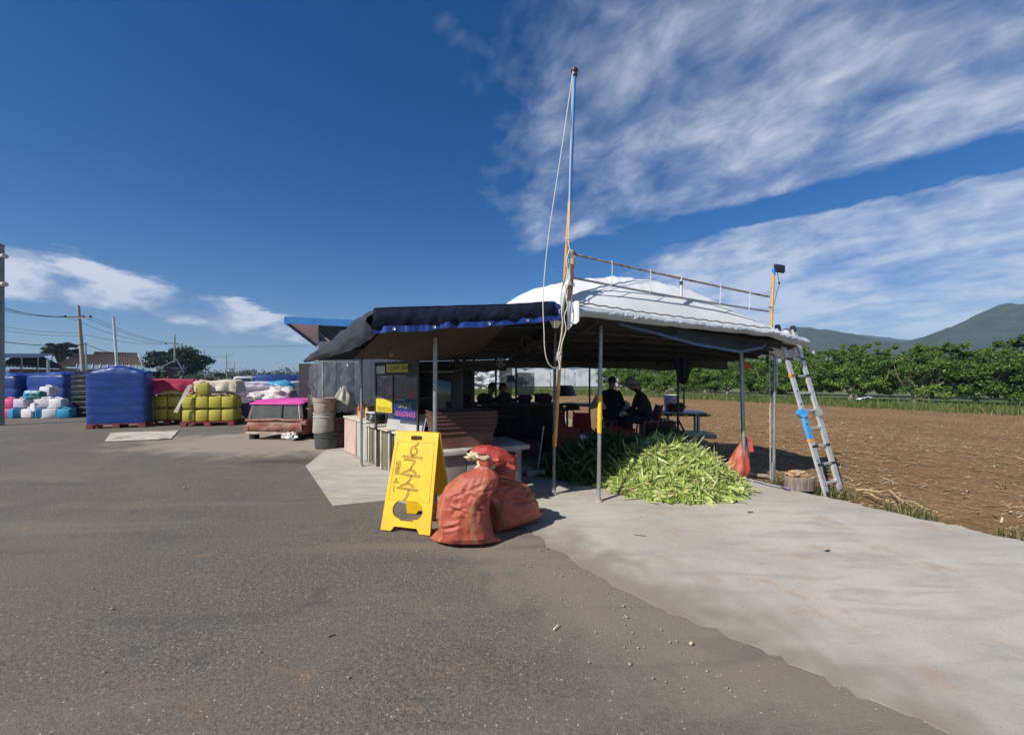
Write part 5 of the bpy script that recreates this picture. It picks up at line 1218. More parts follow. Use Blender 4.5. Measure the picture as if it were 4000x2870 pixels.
t_ = thing('grey_sack', 'pale grey plastic sack between the two right-hand workers', 'sack', V(2.36,8.35,.28)); wpart('sack_body', blob(V(2.38,8.45,.80), .23, 4.4, .3, (1,.8,.85), 30, 18), M('grey_film_sack', (.20,.19,.185), .5, (.15,.145,.14), 5), t_, 180)
wpart('stand', MB().rbox(V(2.38,8.45,.44), (.40,.36,.34), .02), darkred, t_)
t_ = thing('white_bag', 'white translucent bag hanging left of the person seen from behind', 'bag', P(2345,1570,7.6))
wpart('bag', MB().grid(lambda u, v: P(2335+18*math.cos(2*math.pi*u)*0,1545,7.6)+V((.03+.14*v)*math.cos(2*math.pi*u)*(1+.1*math.sin(u*40)), .08*v*math.sin(2*math.pi*u), .02-.26*v+.03*math.sin(u*12.6)*v), 28, 8, wrap=True), M('white_film', (.45,.42,.40), .5, (.38,.35,.33), 5, transl=.2), t_, 180)
wpart('hook_cord', MB().tube([P(2335,1543,7.6), P(2338,1430,7.6)], .004, 5), blackp, t_)
# ------------------------------------------------------------------ counters at the left front of the stall
khaki = M('khaki_panel', (.20,.19,.12), .7, (.15,.14,.09), 3, dirt=(.33,.3,.22), dirt_amt=.5, dscale=4, stretch=(5,5,.8)); pale_fr = M('pale_plastic_frame', (.56,.52,.42), .6, (.46,.42,.33), 4, dirt=(.3,.25,.17), dirt_amt=.5, dscale=5)
pinkcor = M('pinkish_corrugated', (.58,.44,.38), .6, (.52,.36,.30), 2, dirt=(.42,.22,.17), dirt_amt=.7, dscale=4, stretch=(6,6,.5)); greycor = M('grey_corrugated', (.46,.46,.44), .6, (.36,.36,.35), 3, dirt=(.25,.23,.2), dirt_amt=.6, dscale=4, stretch=(6,6,.5))
ca = G(1350,1762); cb = G(1548,1862); cd = (cb-ca); cL = cd.length; cdn = cd.normalized(); cn = V(cdn.y,-cdn.x,0)     # outward normal to the yard
if cn.x > 0: cn = -cn
def cpt(s, out, z): return ca+cdn*s-cn*(-out)*1.0+V(0,0,z)
t_ = thing('corrugated_counter', 'stall counter clad in pinkish corrugated sheet at the left end', 'counter', ca)
CH = .70; s1 = cL*.50
wpart('pink_sheet', MB().grid(lambda u, v: cpt(s1*.58*u, .012+.014*math.sin(u*58), .03+(CH-.06)*v), 90, 3), pinkcor, t_, 60)
wpart('grey_sheet', MB().grid(lambda u, v: cpt(s1*(.60+.42*u), .012+.014*math.sin(u*44), .03+(CH-.06)*v), 70, 3), greycor, t_, 60)
wpart('end_sheet', MB().grid(lambda u, v: cpt(0,0,0)+(-cn*.5*u)+V(0,0,.03+(CH-.06)*v)-cdn*.012*math.sin(u*40), 50, 3), pinkcor, t_, 60)
wpart('worktop', MB().rbox(cpt(s1*.5,-.26,CH), (s1*1.06,.60,.035), .01, (0,0,math.atan2(cdn.y, cdn.x))), pale_fr, t_)
wpart('frame_box', MB().box(cpt(s1*.5,-.27,CH*.48), (s1*.98,.46,CH*.92), (0,0,math.atan2(cdn.y, cdn.x))), M('dark_counter_core', (.05,.045,.04), .9, (.07,.06,.05), 4), t_, None)
ang = math.atan2(cdn.y, cdn.x)
for k in range(3):
    s0 = s1*1.06+k*(cL-s1*1.06+.55)/3; w = .40; t2 = thing('storage_cabinet', ['khaki storage cabinet next to the corrugated counter','khaki storage cabinet in the middle of the front row','khaki storage cabinet hidden nearest the yellow sandwich board'][k], 'cabinet', cpt(s0, 0, 0), group='khaki cabinets')
    rot = (0,0,ang)
    wpart('carcass', MB().rbox(cpt(s0+w/2,-.22,.33), (w-.02,.42,.62), .012, rot), khaki, t2)
    wpart('door_panel', MB().rbox(cpt(s0+w/2,-.002,.33), (w-.12,.012,.52), .005, rot), M('khaki_door', (.16,.15,.09), .65, (.12,.115,.07), 3, stretch=(5,5,.8)), t2)
    for e in (.03, w-.03): wpart('corner_post', MB().rbox(cpt(s0+e,.004,.33), (.045,.03,.66), .006, rot), pale_fr, t2)
    wpart('top_board', MB().rbox(cpt(s0+w/2,-.20,.672), (w+.02,.52,.03), .008, rot), pale_fr, t2)
# second counter under the trays
a0 = V(-.95,4.80,0); b0 = V(.13,5.30,0); dd = (b0-a0).normalized(); nn = V(dd.y,-dd.x,0); ang2 = math.atan2(dd.y, dd.x)
def c2(s, out, z): return a0+dd*s+nn*out+V(0,0,z)
L2 = (b0-a0).length
t_ = thing('tray_counter', 'low beige front counter with a stone-like slab top carrying the maroon trays', 'counter', a0)
for k in range(3): wpart('front_panel', MB().rbox(c2(L2*(k+.5)/3, 0, .26), (L2/3-.012,.03,.50), .004, (0,0,ang2)), M('grey_beige_panel', (.30,.275,.26), .7, (.25,.23,.215), 3, dirt=(.2,.16,.13), dirt_amt=.4), t_)
wpart('side_panel', MB().rbox(c2(L2-.02,-.36,.26), (.03,.68,.50), .004, (0,0,ang2)), M('dark_grey_panel', (.10,.10,.11), .7, (.08,.08,.085), 4), t_)
wpart('slab_top', MB().rbox(c2(L2*.5+.02,-.33,.545), (L2+.16,.80,.065), .012, (0,0,ang2)), M('grey_slab', (.42,.41,.38), .7, (.33,.32,.30), 8, dirt=(.22,.2,.18), dirt_amt=.5, dscale=7), t_)
for k in range(2): wpart('inner_leg', MB().box(c2(.1+k*(L2-.2),-.62,.26), (.06,.06,.5), (0,0,ang2)), wood, t_, None)
# nested maroon trays
tw, td = .92, .46; tc = c2(.42,-.30,0); ang3 = ang2-R(3)
def tray(z, h, w, d, lb, m_):
    t2 = thing('produce_tray', lb, 'tray', tc+V(0,0,z), ang3, 'stacked maroon trays')
    rim = .022
    for sx, sy, dx, dy in ((w,.014,0,-d/2),(w,.014,0,d/2)): ob('tray_wall', MB().box((dx,dy,h/2), (sx,sy,h), (0,0,0)), m_, t2, smooth=None)
    for dx in (-w/2, w/2): ob('tray_wall', MB().box((dx,0,h/2), (.014,d-.016,h)), m_, t2, smooth=None)
    for k, (cx, cy, sx, sy) in enumerate(((0,-d/2-.012,w+.05,.03),(0,d/2+.012,w+.05,.03),(-w/2-.012,0,.03,d-.01),(w/2+.012,0,.03,d-.01))): ob('rim', MB().rbox((cx,cy,h-.006), (sx,sy,rim), .005), m_, t2)
    ob('floor', MB().box((0,0,.012), (w-.03,d-.03,.012)), m_, t2, smooth=None); return t2
tm = [M('maroon_tray_a', (.14,.055,.04), .5, (.10,.04,.03), 5, dirt=(.25,.17,.12), dirt_amt=.3), M('maroon_tray_b', (.10,.042,.035), .5, (.075,.032,.028), 5, dirt=(.2,.14,.1), dirt_amt=.3)]
z = .58
for i, (h, w, dz, lb) in enumerate(((.20,.76,.185,'deep maroon crate at the bottom of the tray stack'),(.085,.80,.052,'maroon tray second from the bottom of the stack'),(.085,.82,.048,'maroon tray third from the bottom of the stack'),(.085,.83,.048,'maroon tray fourth from the bottom of the stack'),(.085,.835,.048,'maroon tray second from the top of the stack'),(.085,.84,.05,'topmost maroon tray of the stack'))):
    tray(z, h, w, td+.008*i, lb, tm[i % 2]); z += dz

# ------------------------------------------------------------------ display board
Lp = V(-2.24,6.30,0); Rp = V(-1.37,5.63,0); du = (Rp-Lp); bw = du.length; dun = du.normalized(); bn = V(dun.y,-dun.x,0); angb = math.atan2(dun.y, dun.x)
root = thing('display_board', 'framed menu board with yellow and navy banners above the counter', 'display board', Lp, angb)
fr_m = M('bronze_frame', (.10,.095,.09), .45, (.08,.075,.07), 5, metal=.5)
zb, zt = .93, 1.745
for x in (.015, bw-.015): ob('upright', MB().box((x,0,(zt+.64)/2), (.03,.03,zt-.64)), fr_m, root, smooth=None)
ob('mullion', MB().box((bw*.44,0,(zb+zt-.2)/2), (.022,.026,zt-.2-zb)), fr_m, root, smooth=None)
for z_ in (zt-.012, zt-.215, zb): ob('crossbar', MB().box((bw/2,0,z_), (bw-.06,.026,.024)), fr_m, root, smooth=None)
ob('header_panel', MB().box((bw/2,.006,zt-.115), (bw-.06,.008,.18)), M('dark_header', (.055,.052,.05), .5, (.045,.043,.04), 4), root, smooth=None)
def poster(name, xa, xb, za, zc, m_):
    return ob(name, MB().box(((xa+xb)/2,.004,(za+zc)/2), (xb-xa,.006,zc-za)), m_, root, smooth=None)
def m_poster(name, c0, c1, c2_, sc):
    if name in MATS: return MATS[name]
    m, t, b = base_mat(name); co = t.node('ShaderNodeTexCoord').outputs['Object']
    c = t.mix(t.step(t.noise(co, sc, 2), .45, .6), c0, c1); c = t.mix(t.step(t.noise(t.map(co, (1,1,1), (0,0,0), (3,1,2)), sc*1.3, 2), .58, .66), c, c2_)
    t.l.new(c, b.inputs['Base Color']); b.inputs['Roughness'].default_value = .15; return m
poster('food_poster', .035, bw*.44-.015, zb+.21, zt-.235, m_poster('poster_a', (.12,.11,.115), (.17,.16,.165), (.28,.18,.18), 5))
poster('food_poster', bw*.44+.015, bw-.035, zb+.23, zt-.235, m_poster('poster_b', (.09,.085,.085), (.12,.11,.11), (.26,.035,.04), 4))
lab_y = M('yellow_label', (.62,.52,.10), .6, (.55,.46,.08), 4); ban_y = M('yellow_banner', (.66,.52,.03), .5, (.60,.47,.03), 3); ban_n = M('navy_banner', (.012,.02,.11), .4, (.015,.03,.14), 4); paper = M('white_paper', (.62,.61,.62), .7, (.55,.54,.55), 3)
ob('white_card', MB().box((.15,-.004,zt-.125), (.23,.006,.125)), paper, root, smooth=None)
ob('origin_label', MB().box((.585,-.004,zt-.105), (.55,.006,.125)), lab_y, root, smooth=None)
def btext(body, size, x, z, m_, name='lettering', sx=1.0):
    me = text_mesh(body, size, m_); me.transform(Matrix.Diagonal((sx,1,1,1))); me.transform(Matrix.Rotation(math.pi/2,4,'X')); return link(name, me, root, (x,-.0095,z))
btext('원산지 : 경남사천', .072, .70, zt-.105, blk, sx=.80)
for r_ in range(2):                 # a small print too fine to read left of it
    mb = MB()
    for k in range(9): mb.box((.335+k*.019,-.0085,zt-.085-.042*r_), (.012,.002,.020 if r_ else .010))
    ob('small_print', mb, M('faint_ink', (.30,.25,.06), .6, (.35,.28,.06), 9), root, smooth=None)['kind'] = 'stuff'
ob('yellow_banner', MB().box((bw*.22,-.006,zb+.105), (bw*.44-.05,.006,.235)), ban_y, root, smooth=None)
ob('navy_banner', MB().box((bw*.72,-.008,zb+.075), (bw*.54-.03,.006,.29)), ban_n, root, smooth=None)
def squiggle(x0, x1, zc, h, m_, n, seed):
    """blurred block lettering, too soft in the photograph to read"""
    rr = random.Random(seed); w = (x1-x0)/n
    for k in range(n):
        mb = MB(); cx = x0+(k+.5)*w
        mb.box((cx-w*.18,-.0125,zc+h*.15), (w*.38,.002,h*.16)); mb.box((cx+w*.28,-.0125,zc), (w*.14,.002,h*.95)); mb.box((cx-w*.10,-.0125,zc-h*rr.uniform(.2,.4)), (w*.5,.002,h*.15)); mb.box((cx-w*.3,-.0125,zc+h*rr.uniform(-.1,.3)), (w*.12,.002,h*.5))
        ob('letter', mb, m_, root, smooth=None)
squiggle(bw*.06, bw*.40, zb+.065, .085, M('dark_gold_ink', (.30,.22,.02), .6, (.36,.27,.02), 6), 5, 1)
squiggle(bw*.56, bw*.86, zb+.145, .085, M('pale_yellow_ink', (.42,.38,.14), .6, (.36,.32,.1), 6), 4, 2)
squiggle(bw*.50, bw*.95, zb+.015, .095, M('pink_ink', (.55,.12,.38), .5, (.48,.1,.42), 6), 6, 3)
# stainless hood below the board, black stove in front
t_ = thing('stainless_splashback', 'pale stainless steel panel below the menu board', 'panel', Lp+du*.5)
wpart('sheet', MB().rbox(Lp+du*.62+V(.05,.09,.80), (bw*.85,.02,.30), .006, (R(-14),0,angb)), M('pale_steel', (.55,.53,.48), .35, (.48,.46,.42), 3, metal=.3), t_)
wpart('lip', MB().rbox(Lp+du*.62+V(.03,.05,.665), (bw*.85,.10,.02), .006, (0,0,angb)), MATS['pale_steel'], t_)
q = cpt(s1*1.02,-.18,CH+.02); t_ = thing('gas_stove', 'black gas stove with pale top plate on the counter', 'stove', q, ang)
ob('body', MB().rbox((0,0,.075), (.40,.30,.13), .012), blackp, t_); ob('top_plate', MB().rbox((-.03,0,.148), (.36,.30,.014), .005), paper, t_)
for x in (-.1,.1): ob('knob', MB().tube([(x,-.155,.06),(x,-.175,.06)], .02, 10), chrome, t_)
ob('front_label', MB().box((.09,-.152,.10), (.12,.004,.03)), M('dull_label', (.35,.34,.3), .6, (.3,.3,.26), 5), t_, smooth=None)
# bottles
for k, (px, m_, h, lb) in enumerate(((1383,M('red_bottle', (.45,.06,.05), .4, (.35,.05,.04), 5),.24,'red sauce bottle at the left of the counter bottles'),(1400,M('amber_bottle', (.55,.28,.05), .4, (.45,.22,.04), 5),.32,'tall amber bottle in the middle of the counter bottles'),(1428,M('cream_bottle', (.55,.40,.18), .4, (.5,.35,.15), 5),.25,'cream topped bottle right of the counter bottles'))):
    s_ = .22+.24*k; q = cpt(s_, -.20, CH+.018); t_ = thing('sauce_bottle', lb, 'bottle', q, group='bottles on the counter'); r = .042
    ob('bottle', MB().lathe([(r,0),(r,h*.6),(r*.85,h*.7),(r*.35,h*.82),(r*.35,h*.9)], n=14), m_, t_); ob('cap', MB().lathe([(r*.42,h*.9),(r*.42,h),(r*.3,h*1.01)], n=12), m_, t_)
# red crate behind bottles, cream bag
q = cpt(.75,-.75,0); t_ = thing('red_crate', 'red plastic crate in the shade behind the counter bottles', 'crate', q, ang)
for dx, dy, sx, sy in ((0,-.2,.6,.02),(0,.2,.6,.02),(-.29,0,.02,.38),(.29,0,.02,.38)): ob('crate_side', MB().box((dx,dy,.86), (sx,sy,.16)), redp, t_, smooth=None)
ob('stand', MB().box((0,0,.39), (.5,.34,.78)), blackp, t_, smooth=None)
q = P(1345,1590,8.6); t_ = thing('plastic_covered_pot', 'cream cone of plastic sheet tied over a pot behind the drums', 'covered pot', q)
def cone(u, v):
    a = 2*math.pi*u; r = np.interp(v,[0,.2,.6,.9,1],[.23,.25,.20,.08,.02])*(1+.12*math.sin(a*8)*v+.15*fbm(math.cos(a)*2,math.sin(a)*2,v*3)); return q+V(r*math.cos(a), r*math.sin(a), -.10+.58*v)
wpart('cover', MB().grid(cone, 40, 14, wrap=True), M('cream_film', (.52,.49,.40), .45, (.44,.41,.33), 4, transl=.15), t_, 180); wpart('pot', MB().lathe([(.15,-.45),(.22,-.10),(.23,-.08)], q, 16), blackp, t_)
# stacked drums at the end
q = G(1268,1748); 
def drum(z, r0, r1, h, m_, lb, dx=0):
    t2 = thing('plastic_drum', lb, 'drum', q+V(dx,0,z), group='stacked drums at the stall end')
    ob('shell', MB().lathe([(r0*.96,0),(r0,.015),(r0+(r1-r0)*.5,h*.5),(r1,h-.03),(r1*1.04,h-.028),(r1*1.05,h),(r1*.94,h),(r1*.9,h-.05)], n=24), m_, t2)
    ob('hoop', MB().tube([V(r1*1.03*math.cos(a), r1*1.03*math.sin(a), h*.78) for a in np.arange(0,6.2,.3)], .010, 5, closed=True), m_, t2)
drum(0,.24,.25,.33,M('green_black_tub', (.05,.055,.045), .6, (.075,.08,.07), 5), 'dark green tub at the bottom of the drum stack', .06)
drum(.335,.23,.215,.42,M('grey_beige_drum', (.40,.37,.32), .7, (.32,.29,.25), 4, dirt=(.2,.16,.12), dirt_amt=.5), 'grey beige drum in the middle of the drum stack')
drum(.76,.20,.22,.30,M('pinkish_drum', (.44,.34,.28), .7, (.36,.27,.22), 4, dirt=(.2,.12,.1), dirt_amt=.5), 'pinkish beige drum on top of the drum stack')
q2 = G(1325,1742)
for k, (dx, z, w, h, m_, lb) in enumerate(((.0,0,.40,.34,M('brown_crate', (.14,.07,.055), .6, (.10,.05,.04), 5),'brown crate on the ground between drums and corrugated counter'),(.02,.345,.42,.30,M('maroon_bin', (.11,.035,.035), .6, (.08,.03,.03), 5),'maroon bin stacked on the brown crate'))):
    t2 = thing('stacked_bin', lb, 'bin', q2+V(dx,.05,z), R(-40)); ob('shell', MB().rbox((0,0,h/2), (w,w,h-.01), .02), m_, t2); ob('rim', MB().rbox((0,0,h-.03), (w+.03,w+.03,.03), .008), m_, t2)
t2 = thing('red_pillar_stool', 'tall red plastic stool beside the stacked drums', 'stool', q2+V(-.28,-.12,.34)); ob('legs_shell', MB().lathe([(.10,0),(.085,.30),(.09,.31)], n=8), redp, t2); ob('seat', MB().lathe([(.10,.31),(.115,.32),(.115,.345),(.10,.35)], n=16), redp, t2)
t2 = thing('wicker_bowl', 'pale straw bowl perched on the red stool', 'bowl', q2+V(-.28,-.12,.69)); ob('bowl', MB().lathe([(.06,0),(.12,.04),(.16,.13),(.165,.14),(.15,.135),(.10,.04)], n=20), M('straw_weave', (.45,.40,.28), .8, (.36,.31,.2), 30, bump=.5), t2)
ob('stand_base', MB().lathe([(.12,-.69),(.12,-.36),(.10,-.35)], n=10), blackp, t2)
# plastic curtain round the left end
film = M('clear_crinkled_film', (.40,.42,.44), .10, (.3,.32,.34), 5, alpha=.13, spec=1.0)
def curtain(p, q, z0, z1, lb, seed, amp=.07):
    t2 = thing('film_curtain', lb, 'plastic curtain', p); d = (q-p); nn_ = V(-d.y,d.x,0).normalized()
    wpart('film', MB().grid(lambda u, v: p+d*u+nn_*(amp*math.sin(u*22+seed+2*fbm(u*3,v*2,seed))+amp*.8*fbm(u*4,v*5,seed,4))+V(.06*fbm(u*2,v*3,seed+3),0,z1+(z0-z1)*v), 60, 24), film, t2, 180)
    wpart('top_cord', MB().cyl(p+V(0,0,z1), q+V(0,0,z1), .008, n=6), white_cord, t2)
curtain(V(-4.20,8.15,0), V(-3.50,8.75,0), 1.0, 1.84, 'crinkled clear plastic film hanging above the drums', 1.0)
curtain(V(-4.32,8.30,0), V(-4.40,9.0,0), .9, 1.84, 'crinkled clear plastic film on the outer end of the stall', 4.0)
# bundle of dry sticks/boards leaning at the end
for k in range(4):
    b = G(1185+k*14,1705-k*3)+V(0,.25,0); a = P(1210+k*9,1545+k*8,8.8); t2 = thing('leaning_board', ['grey board leaning outermost at the stall left end','grey board second from outside leaning at the stall end','narrow board third from outside at the stall end','short board leaning nearest the drums'][k], 'board', b, group='boards leaning at the stall end')
    wpart('board', MB().beam(b, a, .07, .02), M('weathered_board', (.36,.31,.26), .85, (.26,.22,.18), 5, stretch=(5,5,.6), bump=.2, rnd=.15), t2)
    wpart('nailed_batten', MB().beam(b+(a-b)*.7+V(-.06,-.02,0), b+(a-b)*.7+V(.06,-.02,0), .04, .015), MATS['weathered_board'], t2)
# dark glass showcase
t_ = thing('glass_showcase', 'tall dark glass showcase behind the bright steel post', 'showcase', V(-1.1,6.1,0))
g_m = M('dark_glass', (.02,.026,.026), .08, (.03,.034,.03), 2, spec=.8)
wpart('cabinet', MB().rbox(V(-1.12,6.15,.80), (.55,.50,1.56), .012, (0,0,R(-12))), M('showcase_body', (.05,.05,.045), .5, (.06,.058,.05), 4), t_)
wpart('door', MB().rbox(V(-1.17,5.885,1.20), (.50,.012,.72), .004, (0,0,R(-12))), g_m, t_); wpart('lower_panel', MB().rbox(V(-1.17,5.885,.45), (.50,.012,.70), .004, (0,0,R(-12))), M('olive_panel', (.09,.085,.06), .5, (.07,.068,.05), 3), t_)
wpart('canopy_sheet', MB().rbox(V(-1.12,6.1,1.62), (.62,.56,.02), .006, (R(8),0,R(-12))), MATS['grey_film_sack'], t_)

# ------------------------------------------------------------------ dark interior
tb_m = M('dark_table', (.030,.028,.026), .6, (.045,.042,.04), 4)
def table(c, w, d, h, rz, lb):
    t2 = thing('work_table', lb, 'table', c, rz, 'tables in the shade'); ob('table_top', MB().rbox((0,0,h), (w,d,.04), .01), tb_m, t2)
    for a in (-1,1):
        for b in (-1,1): ob('leg', MB().cyl((a*(w/2-.06),b*(d/2-.06),0), (a*(w/2-.06),b*(d/2-.06),h-.02), .022, n=8), MATS['dark_steel'], t2)
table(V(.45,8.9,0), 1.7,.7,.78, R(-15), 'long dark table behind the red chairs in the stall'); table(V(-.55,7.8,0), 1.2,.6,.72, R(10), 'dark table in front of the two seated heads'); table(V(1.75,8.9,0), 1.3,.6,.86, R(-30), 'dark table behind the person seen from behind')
def small_box(c, s, m_, name, lb, rz=0):
    t2 = thing(name, lb, 'box', c, rz); ob('case', MB().rbox((0,0,s[2]/2), s, .012), m_, t2); ob('front_face', MB().rbox((0,-s[1]/2-.003,s[2]/2), (s[0]*.86,.006,s[2]*.8), .002), M('dark_screen', (.01,.012,.014), .2, (.015,.017,.02), 3), t2)
gb = M('grey_box', (.12,.12,.115), .6, (.09,.09,.085), 4)
small_box(V(.70,8.95,.80), (.33,.28,.32), gb, 'grey_case', 'grey square case on the long table in the stall', R(-10)); small_box(V(.02,8.75,.80), (.22,.24,.22), blackp, 'black_case', 'small black case at the left end of the long table')
for k in range(5):
    c = V(-.1+.36*k,8.80-.09*k,.80); t2 = thing('heaped_produce', ['dark heap of produce first from left on the long table','dark heap of produce second from left on the long table','dark heap of produce third from left on the long table','dark heap of produce fourth from left on the long table','dark heap of produce at the right end of the long table'][k], 'produce', c)
    wpart('lump', blob(c+V(0,0,.05), .12, k*4.1, .4, (1.2,1,.6), 20, 12), M('dark_produce', (.035,.03,.022), .9, (.06,.05,.03), 9), t2, 180); wpart('tray', MB().rbox(c, (.30,.26,.03), .008), darkred, t2)
def crate(c, s, m_, lb, rz=0):
    t2 = thing('plastic_crate', lb, 'crate', c, rz, 'crates on the stall floor'); w, d, h = s
    for dx, dy, sx, sy in ((0,-d/2,w,.016),(0,d/2,w,.016),(-w/2,0,.016,d-.02),(w/2,0,.016,d-.02)): ob('crate_side', MB().box((dx,dy,h/2), (sx,sy,h)), m_, t2, smooth=None)
    for k in range(3): ob('slat_band', MB().box((0,-d/2-.012,h*(.2+.3*k)), (w*.96,.01,h*.07)), m_, t2, smooth=None)
    ob('crate_floor', MB().box((0,0,.01), (w-.02,d-.02,.02)), m_, t2, smooth=None)
ored = M('orange_red_crate', (.40,.06,.03), .5, (.33,.05,.03), 5)
crate(V(.98,7.05,.0), (.42,.32,.28), ored, 'orange red crate on the floor behind the orange-taped post', R(10)); crate(V(1.0,7.07,.29), (.42,.32,.28), ored, 'orange red crate stacked on another behind the orange-taped post', R(4)); crate(V(.35,7.3,.0), (.44,.34,.30), darkred, 'maroon crate on the dark stall floor left of the chairs', R(-12))
crate(V(-.15,7.0,0), (.44,.34,.30), M('dark_crate', (.04,.035,.03), .6, (.055,.05,.045), 4), 'dark crate on the stall floor behind the tray counter', R(6))
# dustpan and broom by the counter end
q = G(2085,1862); t_ = thing('broom', 'grey broom standing by the end of the tray counter', 'broom', q); wpart('handle', MB().cyl(q+V(.06,.02,.1), q+V(.16,.12,.75), .011, n=8), galv, t_); wpart('head', MB().prism([(q.x-.11,q.y-.04),(q.x+.17,q.y+.03),(q.x+.15,q.y+.09),(q.x-.12,q.y+.02)], .01, .10), M('grey_bristle', (.30,.30,.31), .9, (.22,.22,.23), 30), t_, None)
q = G(2048,1852); t_ = thing('rag_pile', 'pale crumpled rag on the floor at the counter end', 'rag', q); wpart('rag', blob(q+V(0,0,.06), .11, 2.0, .5, (1.4,1,.6), 24, 14), M('pale_rag', (.34,.33,.33), .9, (.26,.25,.25), 6), t_, 180)
# fans
def fan(c, d, r, lb, m_, stand=None):
    c = Vector(c); d = Vector(d).normalized(); u = d.cross(V(0,0,1)).normalized(); w = u.cross(d)
    t2 = thing('electric_fan', lb, 'fan', c, group='fans hung in the stall')
    wpart('guard_ring', MB().tube([c+(u*math.cos(a)+w*math.sin(a))*r for a in np.arange(0,6.2,.25)], .010, 6, closed=True), m_, t2)
    for k in range(12):
        a = k*math.pi/6; e = (u*math.cos(a)+w*math.sin(a)); wpart('guard_wire', MB().tube([c+d*.06, c+e*r*.6+d*.05, c+e*r], .003, 4), m_, t2)
    for k in range(4):
        a = k*math.pi/2+.4; e = (u*math.cos(a)+w*math.sin(a)); f = (u*math.cos(a+.7)+w*math.sin(a+.7)); wpart('blade', MB().add([c+e*.04, c+e*r*.85+d*.02, c+f*r*.8-d*.02, c+f*.05], [(0,1,2,3)]), m_, t2, None)
    wpart('hub', MB().cyl(c-d*.12, c+d*.04, .045, n=12), m_, t2)
    wpart('bracket', MB().tube([c-d*.10, c-d*.16+V(0,0,.10), c-d*.16+V(0,0,.34)], .014, 6), m_, t2)
dk = M('dark_fan_plastic', (.05,.05,.052), .5, (.07,.07,.07), 5); fan(P(1797,1430,7.4), (.75,-.6,-.15), .26, 'tilted dark fan hanging at the upper left inside the stall', dk); fan(P(2085,1335,6.0), (-.2,-.9,-.3), .20, 'dim brown fan high under the navy awning', M('brown_fan_plastic', (.06,.04,.035), .6, (.08,.055,.045), 5)); fan(P(1957,1415,9.6), (.1,-1,-.1), .12, 'small white fan on the rear beam of the stall', M('white_fan_plastic', (.55,.55,.57), .5, (.48,.48,.5), 5))
# dark shade hung at the rear
q = P(2206,1545,9.2); t_ = thing('dark_lampshade', 'dark bucket shaped shade hanging in the rear opening', 'lamp shade', q); wpart('shade', MB().lathe([(.28,0),(.275,.02),(.21,.22),(.17,.245),(.05,.25)], q, 20), M('dark_green_plastic', (.012,.022,.022), .5, (.02,.03,.03), 4), t_); wpart('cord', MB().cyl(q+V(0,0,.25), q+V(0,0,.72), .006, n=5), blackp, t_)
# translucent rear sheet with posters
t_ = thing('rear_screen', 'dim translucent sheet hung in the middle of the rear opening', 'screen', P(2060,1540,10.1))
wpart('left_sheet', MB().grid(lambda u, v: P(1950+50*u,1420+130*v,10.15)+V(0,.04*math.sin(u*8),0), 14, 6), M('dim_film', (.26,.25,.20), .6, (.2,.19,.15), 3, alpha=.85, transl=.3), t_, 180); wpart('right_sheet', MB().grid(lambda u, v: P(2020+68*u,1455+90*v,10.12)+V(0,.04*math.sin(u*8+1),0), 14, 6), M('green_film', (.16,.19,.16), .5, (.12,.15,.12), 3, alpha=.8, transl=.3), t_, 180)
wpart('blue_poster', MB().box(P(1996,1478,10.1), (.20,.01,.17)), M('blue_poster_paper', (.05,.12,.17), .6, (.06,.14,.19), 4), t_, None)
wpart('rear_beam', MB().box(P(2000,1432,10.2), (2.6,.06,.06)), MATS['dark_steel'], t_, None)
t_ = thing('rear_partition', 'dark low rear wall of the stall left half, lengthened to stand for interior shade', 'partition', V(-2.2,10.4,0))
for k in range(-5,5): wpart('wall_sheet', MB().box((-3.1+.46*k,10.25+.02*k,.93), (.45,.03,1.86)), M('interior_shade_wall', (.014,.014,.017), .7, (.022,.022,.025), 4), t_, None)  # left panels added behind the film; interior shade put into their colour

# dark skirted counter added to block the bright view through the stall, with crates on it
t_ = thing('added_dark_counter', 'added long counter with dark cloth skirt blocking the bright view through the stall', 'counter', V(0,7.75,0))
wpart('skirt', MB().grid(lambda u, v: V(-1.25+2.15*u, 7.70+.02*math.sin(u*60)-.12*u, .02+.92*v), 120, 4), M('blackout_skirt_cloth', (.016,.015,.015), .9, (.024,.022,.022), 5), t_, 180)
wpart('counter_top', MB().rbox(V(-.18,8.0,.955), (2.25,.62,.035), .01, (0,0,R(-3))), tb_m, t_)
wpart('end_skirt', MB().grid(lambda u, v: V(.91, 7.58+.6*u, .02+.92*v), 20, 4), MATS['blackout_skirt_cloth'], t_, 180)
for k in range(5):
    c = V(-1.0+.42*k, 7.9+.03*(k % 2), .975); t2 = thing('covered_basket', ['dark covered basket at the left end of the skirted counter','dark covered basket second from left on the skirted counter','dark covered basket in the middle of the skirted counter','dark covered basket fourth from left on the skirted counter','dark covered basket at the right end of the skirted counter'][k], 'basket', c, group='baskets on the skirted counter')
    wpart('basket', MB().lathe([(.12,0),(.16,.10),(.165,.11)], c, 16), M('black_wicker', (.02,.017,.015), .9, (.03,.026,.022), 30, bump=.5), t2); wpart('cloth', blob(c+V(0,0,.11), .13, k*2.3, .35, (1.1,1.1,.45+.15*(k % 3)), 20, 10), M('dark_cover_cloth', (.03,.03,.034), .9, (.045,.043,.045), 6), t2, 180)

